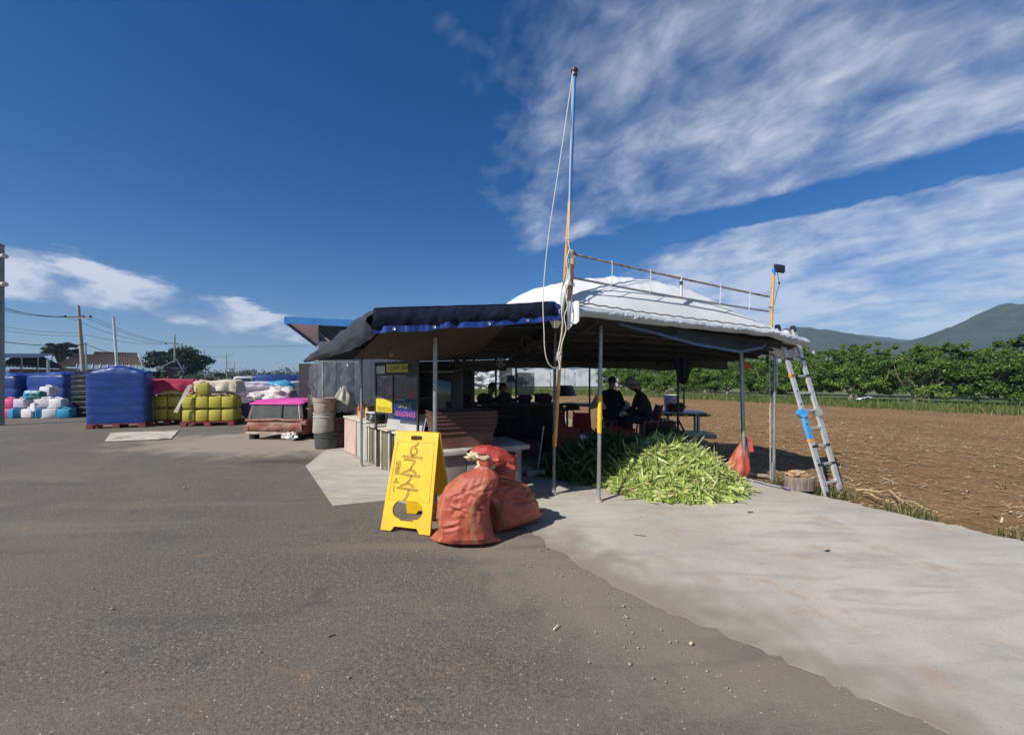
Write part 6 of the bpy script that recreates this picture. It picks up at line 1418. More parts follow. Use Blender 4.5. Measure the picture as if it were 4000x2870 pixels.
# goods crowded on the front counter and cabinets
gm = {'steel': M('dull_steel_pot', (.40,.40,.39), .35, (.3,.3,.3), 6, metal=.6), 'red': redp, 'white': paper, 'green': M('green_basket', (.05,.16,.06), .5, (.04,.12,.05), 5), 'black': blackp, 'brown': M('carton_brown', (.30,.21,.13), .85, (.24,.17,.10), 4), 'cream': MATS['cream_bottle']}
for i, (s, o_, zz, kind, m_, r, h, lb) in enumerate(((.10,-.32,CH,'pot','steel',.12,.16,'dull steel pot at the left end of the corrugated counter'),(.36,-.40,CH,'box','brown',.15,.20,'brown carton behind the sauce bottles'),(.86,-.40,CH,'bowl','red',.13,.10,'red bowl on the counter left of the stove'),(1.66,-.30,.69,'pot','black',.11,.17,'black pot on the cabinets right of the stove'),(1.95,-.22,.69,'bowl','green',.12,.10,'green basket on the khaki cabinets'),(1.42,-.38,.69,'box','white',.10,.14,'white carton on the khaki cabinets behind the stove'),(.60,-.12,CH,'pot','cream',.06,.14,'small cream jar at the counter edge'))):
    q = cpt(s, o_, zz+.018); t2 = thing('counter_'+{'pot':'pot','box':'carton','bowl':'bowl'}[kind], lb, {'pot':'pot','box':'carton','bowl':'bowl'}[kind], q, ang+.2*i, 'goods on the front counter')
    if kind == 'pot': ob('vessel', MB().lathe([(r*.95,0),(r,.01),(r,h*.85),(r*1.06,h*.87),(r*1.05,h*.9)], n=18), gm[m_], t2); ob('lid', MB().lathe([(r*1.03,h*.9),(r*.6,h*.97),(r*.12,h),(r*.12,h*1.08),(r*.05,h*1.1)], n=18), gm[m_], t2)
    elif kind == 'bowl': ob('bowl', MB().lathe([(r*.6,0),(r*.9,h*.6),(r,h),(r*1.05,h),(r*.9,h*.9),(r*.6,h*.3)], n=18), gm[m_], t2); ob('contents', blob(V(0,0,h*.7), r*.75, i*2.0, .4, (1,1,.5), 16, 10), M('yellow_cobs', (.42,.34,.10), .6, (.34,.28,.10), 20), t2, smooth=180)
    else: ob('carton', MB().rbox((0,0,h/2), (r*2,r*1.5,h), .008), gm[m_], t2); ob('flap', MB().box((0,-r*.9,h+.02), (r*1.9,.006,.07), (.6,0,0)), gm[m_], t2, smooth=None)
# ------------------------------------------------------------------ yard on the left: wrapped stacks, jerrycans, truck cab
blue_wrap = M('blue_poly_wrap', (.007,.046,.24), .40, (.005,.034,.18), 2.5, bump=.45, bscale=5, spec=.6, stretch=(1,1,2.2), dirt=(.05,.08,.2), dirt_amt=.35); black_wrap = M('black_poly_wrap', (.008,.008,.010), .28, (.014,.014,.016), 3, bump=.15, bscale=8, spec=.6)
def pallet(root, c, w, d, m_, rz=0):
    M_ = Matrix.Rotation(rz,4,'Z')
    def q(x, y, z): return Vector(c)+M_ @ V(x,y,z)
    for i in range(5): ob('deck_slat', MB().box((-w/2+w*(i+.5)/5,0,.125), (w/5-.03,d,.025)), m_, root, smooth=None)
    for x in (-1,0,1):
        for y in (-1,1): ob('block', MB().box((x*(w/2-.09),y*(d/2-.06),.062), (.16,.12,.10)), m_, root, smooth=None)
def wrapped(lb, loc, rz, w, d, h, layers, mat, pal=None, top='tent', seed=1.0, bulge=.03, group='wrapped stacks in the yard'):
    root = thing('wrapped_stack', lb, 'wrapped stack', loc, rz, group); z0 = .14 if pal else .0
    if pal: pallet(root, (0,0,0), w*.98, d*.98, pal)
    def fn(u, v):
        a = 2*math.pi*u; c, s = math.cos(a), math.sin(a); ex = 9; rr = (abs(c)**ex+abs(s)**ex)**(-1/ex)
        k = v*layers; ph = k-math.floor(k) if v < 1 else 1.0
        bl = bulge*(math.sin(math.pi*min(1,ph))**.5-1)*1.2
        r = 1+bl+.012*fbm(c*3+seed, s*3, v*6, 3); topin = 1.0 if v < .985 else .97
        return V(c*rr*w/2*r*topin, s*rr*d/2*r*topin, z0+h*v)
    ob('wrap', MB().grid(fn, 120, layers*9+1, wrap=True), mat, root, smooth=50)
    def topf(u, v):
        x = (u-.5)*w*.985; y = (v-.5)*d*.985; e = min(1-abs(2*u-1), 1-abs(2*v-1))
        if top == 'tent': z = .22*max(0, 1-abs(2*u-1)**1.3)*max(0, 1-abs(2*v-1)*.3)*min(1, e*6)+.03*fbm(u*5,v*5,seed,3)
        else: z = .10*min(1, e*5)+.06*fbm(u*4,v*4,seed,4)
        return V(x, y, z0+h-.005+z)
    ob('top_cover', MB().grid(topf, 30, 30), mat, root, smooth=180)
    return root
red_pal = M('red_pallet', (.26,.045,.04), .6, (.20,.035,.03), 5)
wrapped('blue wrapped stack on a red pallet, nearest in the yard', V(-11.72,11.5,0), R(20), 1.40,.46,1.50, 6, blue_wrap, red_pal, bulge=.014)
wrapped('black wrapped stack with bulging layers behind the jerrycans', V(-15.9,15.2,0), R(-6), 1.85,1.4,1.62, 8, black_wrap, None, 'flat', 3.0, .055)
wrapped('dark blue wrapped stack at the left margin behind the pink jerrycans', V(-20.9,16.2,0), R(4), 1.55,1.4,1.55, 3, blue_wrap, None, 'flat', 5.0)
wrapped('dark blue wrapped stack between the left stack and the black one', V(-19.0,16.3,0), R(-3), 1.75,1.4,1.60, 3, blue_wrap, None, 'flat', 8.0)
# --- jerrycans
def can_meshes(col, nm, w=.36, d=.30, h=.34):
    m_ = M(nm, col, .45, tuple(c*.85 for c in col), 4, rnd=.06, transl=.06); b = MB().rbox((0,0,h*.45), (w,d,h*.88), .045); b.rbox((0,-.001,h*.45), (w*.72,d+.006,h*.58), .02)
    hd = MB().tube([(-w*.28,0,h*.86), (-w*.24,0,h*.99), (0,0,h*1.01), (w*.12,0,h*.99), (w*.15,0,h*.86)], .022, 8)
    cp = MB().lathe([(.042,h*.86),(.042,h*.96),(.036,h*.985)], (w*.30,0,0), 12)
    return (b.mesh('body', m_, 40), hd.mesh('handle', m_, 60), cp.mesh('cap', m_, 40))
CAN = {'white': can_meshes((.72,.70,.72), 'white_can_plastic'), 'pink': can_meshes((.72,.10,.22), 'pink_can_plastic'), 'blue': can_meshes((.02,.28,.50), 'blue_can_plastic'), 'yellow': can_meshes((.47,.41,.055), 'yellow_can_plastic', .33,.30,.40), 'lilac': can_meshes((.56,.53,.62), 'lilac_can_plastic'), 'green': can_meshes((.03,.20,.18), 'teal_can_plastic')}
def can(kind, loc, rot, lb, grp, s=1.0):
    t_ = thing('jerrycan', lb, 'jerrycan', loc, 0, grp); t_.rotation_euler = rot; t_.scale = (s,s,s)
    for nm, me in zip(('body','handle','cap'), CAN[kind]): link(nm, me, t_)
Yj = 14.2
row1 = [('pink',5,'left end'),('pink',34,'second from left'),('blue',72,'third from left, narrow side showing'),('white',118,'fourth from left'),('blue',165,'fifth from left'),('white',205,'sixth from left, largest looking'),('blue',262,'right end')]
for k, (c, px, w) in enumerate(row1):
    q = V((px-2000)/1500*Yj, Yj+random.uniform(-.05,.05), .0); rz = [0,.05,1.3,.0,.9,.35,.2][k]; can(c, q, (0,0,rz), f'{c} jerrycan on the ground, {w} of the bottom row', 'loose jerrycans', 1.12)
row2 = [('pink',-5,1518,.4,'pink jerrycan stacked at the left margin of the upper row'),('pink',45,1502,.1,'large pink jerrycan in the upper row at left'),('pink',72,1500,.3,'pink jerrycan lying behind the large pink one'),('lilac',92,1524,0,'lilac white jerrycan in the upper row beside the pink ones'),('lilac',125,1514,.1,'second lilac white jerrycan in the upper row'),('white',148,1524,1.2,'white jerrycan lying on its side mid upper row'),('white',180,1522,.4,'white jerrycan upright in the upper row right of the middle'),('white',230,1516,.2,'white jerrycan at the right end of the upper row'),('pink',132,1548,.2,'dark pink jerrycan lying behind the bottom row'),('white',192,1480,.0,'white jerrycan perched highest at the back')]
for k, (c, px, py, rz, lb) in enumerate(row2):
    Y = Yj+(.12 if k not in (8,9,4,2) else .75); z = .36 if k != 9 else .80
    if k == 8: z = .30
    can(c, V((px-2000)/1500*Y, Y, z), (0 if k not in (2,5,8) else R(80), 0, rz), lb, 'loose jerrycans', 1.12)
for px, c, lb in ((140,'blue','blue jerrycan lying on top of the heap, left half'),(163,'green','teal jerrycan lying on top of the heap, right half')): can(c, V((px-2000)/1500*14.5, 14.5, .80), (R(75),0,.2), lb, 'loose jerrycans', .95)
for px, c, z, lb in ((60,'blue',0,'blue jerrycan under the rear of the heap'),(110,'white',0,'white jerrycan low at the rear behind the bottom row middle'),(160,'white',0,'white jerrycan low at the rear behind the fifth of the bottom row'),(192,'white',.40,'white jerrycan under the highest one'),(192,'blue',0,'blue jerrycan at the bottom under the highest white one'),(140,'lilac',.4,'lilac jerrycan carrying the top heap, left'),(166,'lilac',.4,'lilac jerrycan carrying the top heap, right')):
    can(c, V((px-2000)/1500*14.75, 14.75+.02*(z > 0), z), (0,0,.1), lb, 'loose jerrycans')
q = G(187,1632); t_ = thing('tub_lid', 'white plastic lid lying on the asphalt before the jerrycans', 'lid', q); wpart('lid', MB().lathe([(.18,.0),(.19,.012),(.17,.03),(.05,.035)], q, 20, sy=.8), M('lid_plastic', (.62,.58,.52), .5, (.52,.48,.42), 5), t_); wpart('lip', MB().tube([q+V(.185*math.cos(a), .148*math.sin(a), .02) for a in np.arange(0,6.2,.35)], .008, 5, closed=True), MATS['lid_plastic'], t_)
# --- yellow jerrycans on red pallets
def drape(w, d, z, drop, amp, seed, m_, parent, name='blanket', shift=(0,0), skew=0.0, corner=0.0, thick=True):
    ex = .5*w+drop; ey = .5*d+drop
    def fn(u, v):
        x = (u*2-1)*ex; y = (v*2-1)*ey; zz = z+.05*fbm(x*2+seed, y*2, seed, 3); ox = max(0, abs(x)-w/2); oy = max(0, abs(y)-d/2)
        hang = math.hypot(ox, oy) if ox and oy else ox+oy
        k = 1+.28*fbm(x*1.6, y*1.6, seed+2, 3)+skew*(u-.5)+corner*(1 if u < .2 else 0)*(1-v)
        xx = math.copysign(min(abs(x), w/2+.03+.05*ox), x); yy = math.copysign(min(abs(y), d/2+.03+.05*oy), y)
        f = amp*math.sin((x if oy else y)*11+seed*2)*min(1, hang*5)
        if oy: yy += math.copysign(f+.03*min(1, hang*4), y)
        elif ox: xx += math.copysign(f+.03*min(1, hang*4), x)
        return V(xx+shift[0], yy+shift[1], zz-hang*k)
    return ob(name, MB().grid(fn, 70, 50), m_, parent, smooth=180)
def canstack(loc, rz, cols, rows, deep, who, extra=()):
    root = thing('red_pallet', f'red pallet under the yellow jerrycans {who}', 'pallet', loc, rz, 'red pallets in the yard'); W0 = cols*.345+.06
    pallet(root, (0,0,0), W0, deep*.33+.04, red_pal); M_ = Matrix.Rotation(rz,4,'Z'); nth = ['first','second','third','fourth']
    for r in range(rows):
        for c in range(cols):
            for e in range(deep):
                p = Vector(loc)+M_ @ V((c-(cols-1)/2)*.345, (e-(deep-1)/2)*.33, .14+r*.405)
                lb = f'yellow jerrycan {who}, {["bottom","middle","top"][r]} row, {nth[c]} from left{"" if e == 0 else " in the rear rank"}'
                can('yellow', p, (0,0,rz+random.uniform(-.03,.03)), lb, 'yellow jerrycans '+who)
    for (c, e) in extra:
        p = Vector(loc)+M_ @ V((c-(cols-1)/2)*.345, (e-(deep-1)/2)*.33, .14+rows*.405); can('yellow', p, (0,0,rz+.05), f'yellow jerrycan {who}, single one of the third layer', 'yellow jerrycans '+who)
L1 = V(-11.0,12.45,0); canstack(L1, R(16), 4, 3, 2, 'under the red blanket')
red_bl = M('red_blanket', (.33,.018,.060), .9, (.47,.10,.15), 1.6, 5, bump=.3, bscale=20, lo=.5, hi=.68); cream_bl = M('cream_blanket', (.56,.50,.44), .9, (.46,.42,.30), 3, bump=.3, bscale=20, dirt=(.6,.30,.33), dirt_amt=.7, dscale=1.5); pink_bl = M('pink_white_blanket', (.56,.42,.44), .9, (.42,.25,.30), 2.2, bump=.3, bscale=18); white_bl = M('white_quilt', (.66,.64,.60), .9, (.58,.55,.50), 3, bump=.4, bscale=10)
o = thing('red_blanket', 'crimson floral blanket draped over the left yellow jerrycans', 'blanket', L1+V(0,0,1.40), R(16)); drape(1.46,.74,.02,.42,.03,2.0,red_bl,o,'cloth', skew=-.25); ob('pale_hem', MB().tube([V(-.76+1.50*k/14, -.45-.02*math.sin(k*2), -.40+.03*math.sin(k*.9)) for k in range(15)], .012, 5), white_bl, o)
L2_ = V(-9.42,12.1,0); canstack(L2_, R(14), 4, 2, 2, 'under the cream blanket', ((1,0),))
o = thing('cream_blanket', 'cream and pink blanket bunched over the right yellow jerrycans', 'blanket', L2_+V(.1,.12,1.0), R(14)); drape(1.1,.45,.40,.36,.05,6.0,cream_bl,o,'cloth', skew=.2); ob('stuffing', MB().rbox((.1,.05,.17), (1.0,.4,.36), .08), cream_bl, o)
ob('hanging_strip', MB().grid(lambda u, v: V(-.60-.34*v+.10*u, -.46-.10*v, .26-.82*v**1.15+.02*math.sin(v*7+u*3)), 6, 22), cream_bl, o, smooth=180)
# purple grey wrapped stack right of them, partly behind the truck cab
wrapped('purple grey wrapped stack just left of the pink roofed truck cab', V(-8.7,13.3,0), R(4), 1.5,.6,1.02, 3, M('purple_grey_film', (.16,.14,.21), .5, (.12,.11,.16), 3, bump=.1, dirt=(.3,.28,.3), dirt_amt=.4), red_pal, 'flat', 11., .03)
# white quilt stack and pink-white stack behind
for (loc, w, d, h, m_, nm, lb) in ((V(-13.3,14.6,0),1.3,1.1,1.15,white_bl,'quilted_stack','white quilted cover over a stack behind the blue wrapped one'),(V(-12.0,15.6,0),1.9,1.1,1.28,pink_bl,'quilted_stack','pink and white cover over a stack behind the red blanket'),(V(-10.2,16.4,0),2.6,1.2,1.30,M('grey_white_sheet', (.42,.43,.46), .7, (.33,.34,.37), 2, bump=.3, bscale=8),'quilted_stack','grey white sheet over a long stack behind the cream blanket')):
    t_ = thing(nm, lb, 'covered stack', loc, R(-5), 'covered stacks behind the jerrycans'); ob('load', MB().rbox((0,0,.14+(h-.2)/2), (w*.96,d*.96,h-.2), .03), M('dark_load', (.06,.03,.03), .8, (.08,.05,.05), 4), t_); pallet(t_, (0,0,0), w, d, red_pal)
    drape(w, d, h, h*.62, .035, loc.x, m_, t_, 'cover')
for px, py, w, lb in ((640,1493,.55,'blue tarpaulin bundle on top of the white quilted stack'),(733,1496,.80,'blue tarpaulin bundle on top of the pink and white stack')):
    q = P(px, py+8, 15.3); t_ = thing('tarp_bundle', lb, 'tarp bundle', q, group='blue tarp bundles'); wpart('bundle', blob(q+V(0,0,.02), w*.42, px*.01, .45, (1,.7,.42), 30, 16), blue_wrap, t_, 180); wpart('tie', MB().tube([q+V(.02,-.30*w,-.1), q+V(.0,-.2,.16), q+V(0,.2,.12)], .008, 5), white_cord, t_)
    wpart('rest', MB().rbox(q+V(0,.05,-.16), (w*.7,.4,.12), .02), blue_wrap, t_)
# white net bundle with blue lid behind the truck cab
q = V(-5.75,10.9,0); t_ = thing('net_bundle', 'bundle of white netting heaped behind the pink roofed truck cab', 'netting', q); wpart('netting', blob(P(1085,1545,10.6)+V(0,.1,-.02), .40, 6.1, .4, (1.15,.8,.62), 40, 22), M('white_netting', (.60,.58,.56), .9, (.42,.40,.40), 22, bump=.6, bscale=30), t_, 180); wpart('stand', MB().rbox(V(-6.45,10.75,.38), (.95,.6,.76), .03), MATS['dark_load'], t_)
wpart('loose_net', blob(P(1010,1545,10.6), .22, 2.7, .5, (1.2,.8,.5), 30, 14), MATS['white_netting'], t_, 180)
q = P(1100,1503,13.5); t_ = thing('blue_cover', 'turquoise plastic cover beyond the white netting', 'plastic cover', q); wpart('cover', blob(q+V(0,0,-.05), .42, 1.1, .25, (1.1,.8,.50), 26, 14), M('turquoise_plastic', (.05,.30,.48), .4, (.04,.24,.4), 4), t_, 180); wpart('stand', MB().rbox(V(q.x,q.y,.52), (.7,.6,1.0), .03), MATS['dark_load'], t_)
# far small truck with blue tarp
c = V(-13.6,21.0,0); t_ = thing('blue_truck', 'far small truck with blue tarpaulin load cover', 'truck', c, R(20)); ob('cab', MB().rbox((-.75,0,.95), (.9,1.5,1.2), .12), M('truck_white', (.55,.56,.58), .4, (.5,.5,.52), 4), t_); ob('windscreen', MB().rbox((-.75,-.76,1.25), (.7,.02,.4), .01), g_m, t_); ob('load_cover', MB().rbox((.75,0,1.15), (2.0,1.55,.95), .10), blue_wrap, t_); ob('bed', MB().box((.75,0,.58), (2.1,1.55,.22)), M('truck_bed', (.1,.14,.25), .5, (.08,.1,.2), 4), t_, smooth=None)
for x in (-.8,1.2):
    for y in (-.7,.7): wh = ob('wheel', MB().tube([(x,y-.09,.30),(x,y+.09,.30)], .30, 18), blackp, t_); ob('rim', MB().tube([(x,y-.10,.30),(x,y+.10,.30)], .16, 12), chrome, wh)
# --- derelict truck cab with pink roof
tc_ = V(-5.62,9.75,0); root = thing('truck_cab', 'derelict rusty truck cab with bright pink roof standing on the yard', 'truck cab', tc_, R(-6))
rustred = M('rusty_red_paint', (.22,.060,.040), .7, (.26,.15,.11), 3.5, bump=.3, bscale=14, dirt=(.33,.26,.2), dirt_amt=.6, dscale=4); pinkp = M('pink_roof_paint', (.66,.07,.36), .45, (.58,.05,.30), 2, dirt=(.75,.42,.6), dirt_amt=.5, dscale=3, stretch=(.4,3,3)); palep = M('pale_pink_paint', (.48,.38,.40), .6, (.40,.30,.31), 4, dirt=(.25,.13,.09), dirt_amt=.6, dscale=5)
ob('lower_panel', MB().grid(lambda u, v: V((u-.5)*1.42*(1-.02*v), -.55-.05*math.sin(math.pi*v)+.02*fbm(u*5,v*3,1), .20+.26*v), 40, 10), rustred, root, smooth=180)
ob('body_tub', MB().rbox((0,.08,.30), (1.38,1.12,.36), .03), rustred, root)
def roofp(u, v):
    x = (u-.5)*1.34; y = -.52+1.14*v; e = max(0,abs(2*u-1)-.8)/.2; f = max(0,abs(2*v-1)-.8)/.2; return V(x, y, .945-.06*e*e-.05*f*f+.012*math.sin(v*3))
ob('roof', MB().grid(roofp, 40, 20), pinkp, root, smooth=180); ob('roof_gutter', MB().rbox((0,-.535,.865), (1.34,.04,.045), .012), pinkp, root)
for x0, x1 in ((-.68,-.60),(.68,.60)): ob('pillar', MB().beam((x0,-.56,.45), (x1,-.50,.88), .07,.06), palep, root); ob('pillar', MB().beam((x0,.60,.45), (x1,.56,.88), .07,.06), palep, root)
ob('window_divider', MB().beam((.17,-.565,.45), (.17,-.52,.86), .035,.03), blackp, root)
for xa, xb in ((-.60,.15),(.19,.60)): ob('window_pane', MB().add([V(xa,-.553,.475), V(xb,-.553,.475), V(xb,-.515,.85), V(xa,-.515,.85)], [(0,1,2,3)]), M('dusty_glass', (.08,.09,.08), .15, (.11,.115,.10), 3, alpha=.8), root, smooth=None)
ob('bumper', MB().rbox((-.05,-.60,.165), (1.30,.08,.055), .012), M('pale_rust_bumper', (.42,.38,.34), .6, (.28,.2,.15), 6), root); ob('waist_rail', MB().tube([(-.74,-.57,.47),(-.4,-.60,.475),(-.1,-.59,.485),(.1,-.60,.50),(.3,-.59,.475),(.74,-.58,.48)], .03, 8), rustred, root)
ob('lamp_housing', MB().rbox((-.70,-.55,.28), (.12,.12,.16), .02), rustred, root); ob('lamp_housing', MB().rbox((.74,-.54,.42), (.16,.12,.12), .03), rustred, root)
for x, y in ((-.62,-.45),(.55,-.45),(-.62,.5),(.55,.5)): ob('stub_frame', MB().box((x,y,.07), (.14,.16,.15)), blackp, root, smooth=None)
ob('scrap_metal', blob(V(.45,-.64,.10), .12, 7.7, .6, (1.5,.6,.8), 24, 12), chrome, root, smooth=30)['kind'] = 'stuff'
ob('dashboard', MB().rbox((0,-.30,.50), (1.2,.3,.12), .03), blackp, root)
# white sheet lying on the asphalt
mb = MB(); poly = [G(408,1727),G(668,1716),G(697,1683),G(432,1692)]
mb.grid(lambda u, v: (poly[0]*(1-u)+poly[1]*u)*(1-v)+(poly[3]*(1-u)+poly[2]*u)*v+V(0,0,.018+.006*fbm(u*5,v*5,1)), 24, 14)
ob('painted_board', mb, M('flaking_white_board', (.52,.50,.42), .8, (.44,.41,.33), 3, dirt=(.16,.10,.07), dirt_amt=.9, dscale=3.5, bump=.3), smooth=180, label='flat dirty white board lying on the asphalt before the blue stack', cat='board')
# grey mast post at the left margin
q = V(-15.95,11.93,0); t_ = thing('steel_column', 'tall grey steel column with two pipe stubs at the left margin', 'column', q)
col_m = M('grey_column_paint', (.20,.24,.25), .55, (.15,.18,.19), 4, dirt=(.3,.26,.2), dirt_amt=.3); wpart('shaft', MB().cyl(q, q+V(0,0,5.62), .115, n=20), col_m, t_); wpart('cap', MB().lathe([(.12,5.60),(.12,5.63),(.05,5.66)], q, 16), col_m, t_)
for py in (1003,1112): p = P(0,py,11.93); wpart('pipe_stub', MB().cyl(V(q.x,q.y-.02,p.z), V(q.x+.29,q.y-.06,p.z), .075, n=14), MATS['pale_steel'], t_)

# ------------------------------------------------------------------ blue roofed shed behind the stall
root = thing('blue_roof_shed', 'shed with blue edged sloping roof behind the left end of the stall', 'shed', V(-4.7,10.5,0))
Y1 = 9.4; r0 = P(1117,1257,Y1); r1 = P(1163,1362,Y1+2.4); r2 = P(1440,1290,Y1+.35)
fasc = M('blue_fascia_steel', (.02,.12,.30), .45, (.015,.09,.24), 4); soff = M('cream_soffit', (.84,.84,.83), .7, (.78,.78,.77), 2, stretch=(1,8,1))
ra = r0; rb = V(r0.x+2.6, r0.y+.25, r0.z-.10); rc = rb+V(.10,2.6,-.38); rd = ra+V(-.55,2.6,-.38)
wpart('roof_sheet', MB().add([ra+V(0,0,.10),rb+V(0,0,.10),rc+V(0,0,.10),rd+V(0,0,.10),ra+V(0,0,.05),rb+V(0,0,.05),rc+V(0,0,.05),rd+V(0,0,.05)], [(0,1,2,3),(7,6,5,4),(0,4,5,1),(1,5,6,2),(2,6,7,3),(3,7,4,0)]), fasc, root, None)
for k in range(6):
    a = ra+(rd-ra)*(k/6); b = ra+(rd-ra)*((k+1)/6)-V(0,.015,0); a2 = rb+(rc-rb)*(k/6); b2 = rb+(rc-rb)*((k+1)/6)-V(0,.015,0); wpart('soffit_board', MB().add([a+V(0,0,.045),a2+V(0,0,.045),b2+V(0,0,.045),b+V(0,0,.045),a+V(0,0,.03),a2+V(0,0,.03),b2+V(0,0,.03),b+V(0,0,.03)], [(0,1,2,3),(7,6,5,4),(0,4,5,1),(1,5,6,2),(2,6,7,3),(3,7,4,0)]), soff, root, None)
wpart('front_fascia', MB().beam(ra+V(-.02,-.03,.04), rb+V(0,-.03,.04), .03,.17), M('bright_blue_fascia', (.03,.17,.42), .4, (.025,.14,.36), 3), root); wpart('end_fascia', MB().beam(ra+V(-.02,0,.04), rd+V(-.02,0,.04), .03,.15), fasc, root)
wx = ra.x+.62; wl = M('dark_blue_cladding', (.045,.06,.085), .6, (.035,.045,.065), 3)
for k in range(5): wpart('wall_sheet', MB().box((wx+.02,9.95+.44*k,1.42), (.03,.43,2.84-.05*k)), wl, root, None)
for k in range(5): wpart('wall_sheet', MB().box((wx+.25+.44*k,9.72,1.40), (.43,.03,2.75)), wl, root, None)
wpart('brace', MB().beam((wx+.08,9.66,2.6), (wx+.7,9.66,2.1), .03,.03), rust, root)
# ------------------------------------------------------------------ houses, trees, poles and fields beyond the yard
tile = M('brown_roof_tile', (.075,.045,.040), .75, (.055,.034,.032), 2, bump=.2, dirt=(.12,.08,.07), dirt_amt=.4, dscale=.5); brick = M('brown_brick', (.13,.075,.055), .9, (.10,.06,.045), 6, bump=.2, dirt=(.2,.13,.1), dirt_amt=.3); trim = M('white_trim', (.55,.55,.56), .6, (.48,.48,.5), 3); wallw = M('pale_render', (.30,.28,.26), .9, (.24,.22,.2), 1)
HY = 44.0
def hx(px, Y=HY): return (px-2000)/1500*Y
def hz(py, Y=HY): return EYE-(py-1473)/1500*Y
def slope(a, b, c, d, m_, root, name='roof', ribs=60):
    """tiled slope: a-b eave, d-c ridge, with real rolls running up the slope"""
    a, b, c, d = map(Vector, (a, b, c, d)); n = (b-a).cross(d-a).normalized(); n = n if n.z > 0 else -n
    return wpart(name, MB().grid(lambda u, v: (a*(1-u)+b*u)*(1-v)+(d*(1-u)+c*u)*v+n*(.05*abs(math.sin(u*ribs*math.pi/2))+.02*((v*9) % 1)), ribs*2+1, 19), m_, root, None)
root = thing('tiled_house', 'house with brown tiled roof and gabled right wing beyond the yard', 'house', V(hx(360),HY+3,0))
x0, x1 = hx(215), hx(445); ze = hz(1425); zr = hz(1373)
wpart('wall', MB().box(((x0+x1)/2,HY+4.5,ze/2), (x1-x0-.6,7,ze)), wallw, root, None)
slope((x0-.5,HY+.6,ze),(x1+.5,HY+.6,ze),(x1-.2,HY+4.5,zr),(x0+1.2,HY+4.5,zr), tile, root); slope((x0-.5,HY+8.4,ze),(x1+.5,HY+8.4,ze),(x1-.2,HY+4.5,zr),(x0+1.2,HY+4.5,zr), tile, root)
# lower left hip
xl0, xl1 = hx(118), hx(235); zr2 = hz(1385)
wpart('wall', MB().box(((xl0+xl1)/2,HY+4.5,ze/2-.2), (xl1-xl0-1,6,ze-.4)), wallw, root, None); slope((xl0-.3,HY+1.0,ze-.2),(xl1+.3,HY+1.0,ze-.2),(xl1+.3,HY+4.4,zr2),(xl0+1.6,HY+4.4,zr2), tile, root, ribs=34); slope((xl0-.3,HY+7.8,ze-.2),(xl1+.3,HY+7.8,ze-.2),(xl1+.3,HY+4.4,zr2),(xl0+1.6,HY+4.4,zr2), tile, root, ribs=34)
wpart('ridge_cap', MB().cyl((x0+1.1,HY+4.5,zr+.05),(x1-.1,HY+4.5,zr+.05),.11,n=8), tile, root); wpart('ridge_cap', MB().cyl((xl0+1.5,HY+4.4,zr2+.05),(xl1+.3,HY+4.4,zr2+.05),.11,n=8), tile, root)
wpart('barge_board', MB().beam((x1+.55,HY+.55,ze-.08),(x1-.15,HY+4.5,zr-.05),.08,.22), trim, root); wpart('barge_board', MB().beam((x1+.55,HY+8.4,ze-.08),(x1-.15,HY+4.5,zr-.05),.08,.22), trim, root)
# right gabled wing
g0, g1 = hx(470,HY-2), hx(585,HY-2); gy = HY-2; gz = hz(1440,gy); gr = hz(1392,gy); gm = hx(552,gy)
wpart('gable_wall', MB().add([(hx(510,gy),gy,0),(g1-.5,gy,0),(g1-.5,gy,gz),(gm,gy,gr-.25),(hx(510,gy),gy,gz+.15),(hx(510,gy),gy+6,0),(g1-.5,gy+6,0),(g1-.5,gy+6,gz),(gm,gy+6,gr-.25),(hx(510,gy),gy+6,gz+.15)], [(0,1,2,3,4),(9,8,7,6,5),(1,6,7,2),(0,4,9,5)]), brick, root, None)
slope((gm,gy-.5,gr),(gm,gy+6.5,gr),(g1,gy+6.5,gz-.25),(g1,gy-.5,gz-.25), tile, root, ribs=30); slope((gm,gy-.5,gr),(gm,gy+6.5,gr),(hx(452,gy),gy+6.5,hz(1438,gy)),(hx(452,gy),gy-.5,hz(1438,gy)), tile, root, ribs=30)
wpart('barge_board', MB().beam((gm,gy-.55,gr-.06),(g1+.05,gy-.55,gz-.34),.10,.24), trim, root); wpart('barge_board', MB().beam((gm,gy-.55,gr-.06),(hx(452,gy),gy-.55,hz(1438,gy)-.08),.10,.16), trim, root)
w_ = wpart('window', MB().box((hx(548,gy),gy-.02,hz(1452,gy)), (.9,.06,1.0)), g_m, root, None); wpart('window_hood', MB().box((hx(548,gy),gy-.25,hz(1432,gy)), (1.5,.5,.08)), trim, root, None)
# translucent lean-to canopy
cn_m = M('polycarbonate_sheet', (.30,.36,.42), .2, (.24,.30,.36), 2, alpha=.75)
for i in range(9):
    xa = hx(200)+i*(hx(468)-hx(200))/9; xb = xa+(hx(468)-hx(200))/9-.10
    wpart('canopy_pane', MB().grid(lambda u, v: V(xa+(xb-xa)*u, HY-1.6+2.2*v, hz(1441)+.55*math.sin(v*1.4)), 3, 6), cn_m, root, 180); wpart('canopy_rib', MB().tube([V(xa-.05, HY-1.6+2.2*v/5, hz(1441)+.04+.55*math.sin(v/5*1.4)) for v in range(6)], .05, 5), trim, root)
wpart('canopy_gutter', MB().box(((hx(200)+hx(468))/2,HY-1.62,hz(1443)), (hx(468)-hx(200),.10,.12)), trim, root, None)
for i in range(4): wpart('canopy_post', MB().cyl((hx(205+i*85),HY-1.5,0),(hx(205+i*85),HY-1.5,hz(1443)),.05,n=6), trim, root)
root.rotation_euler = (0,0,R(44)); root.scale = (.68,.68,1)
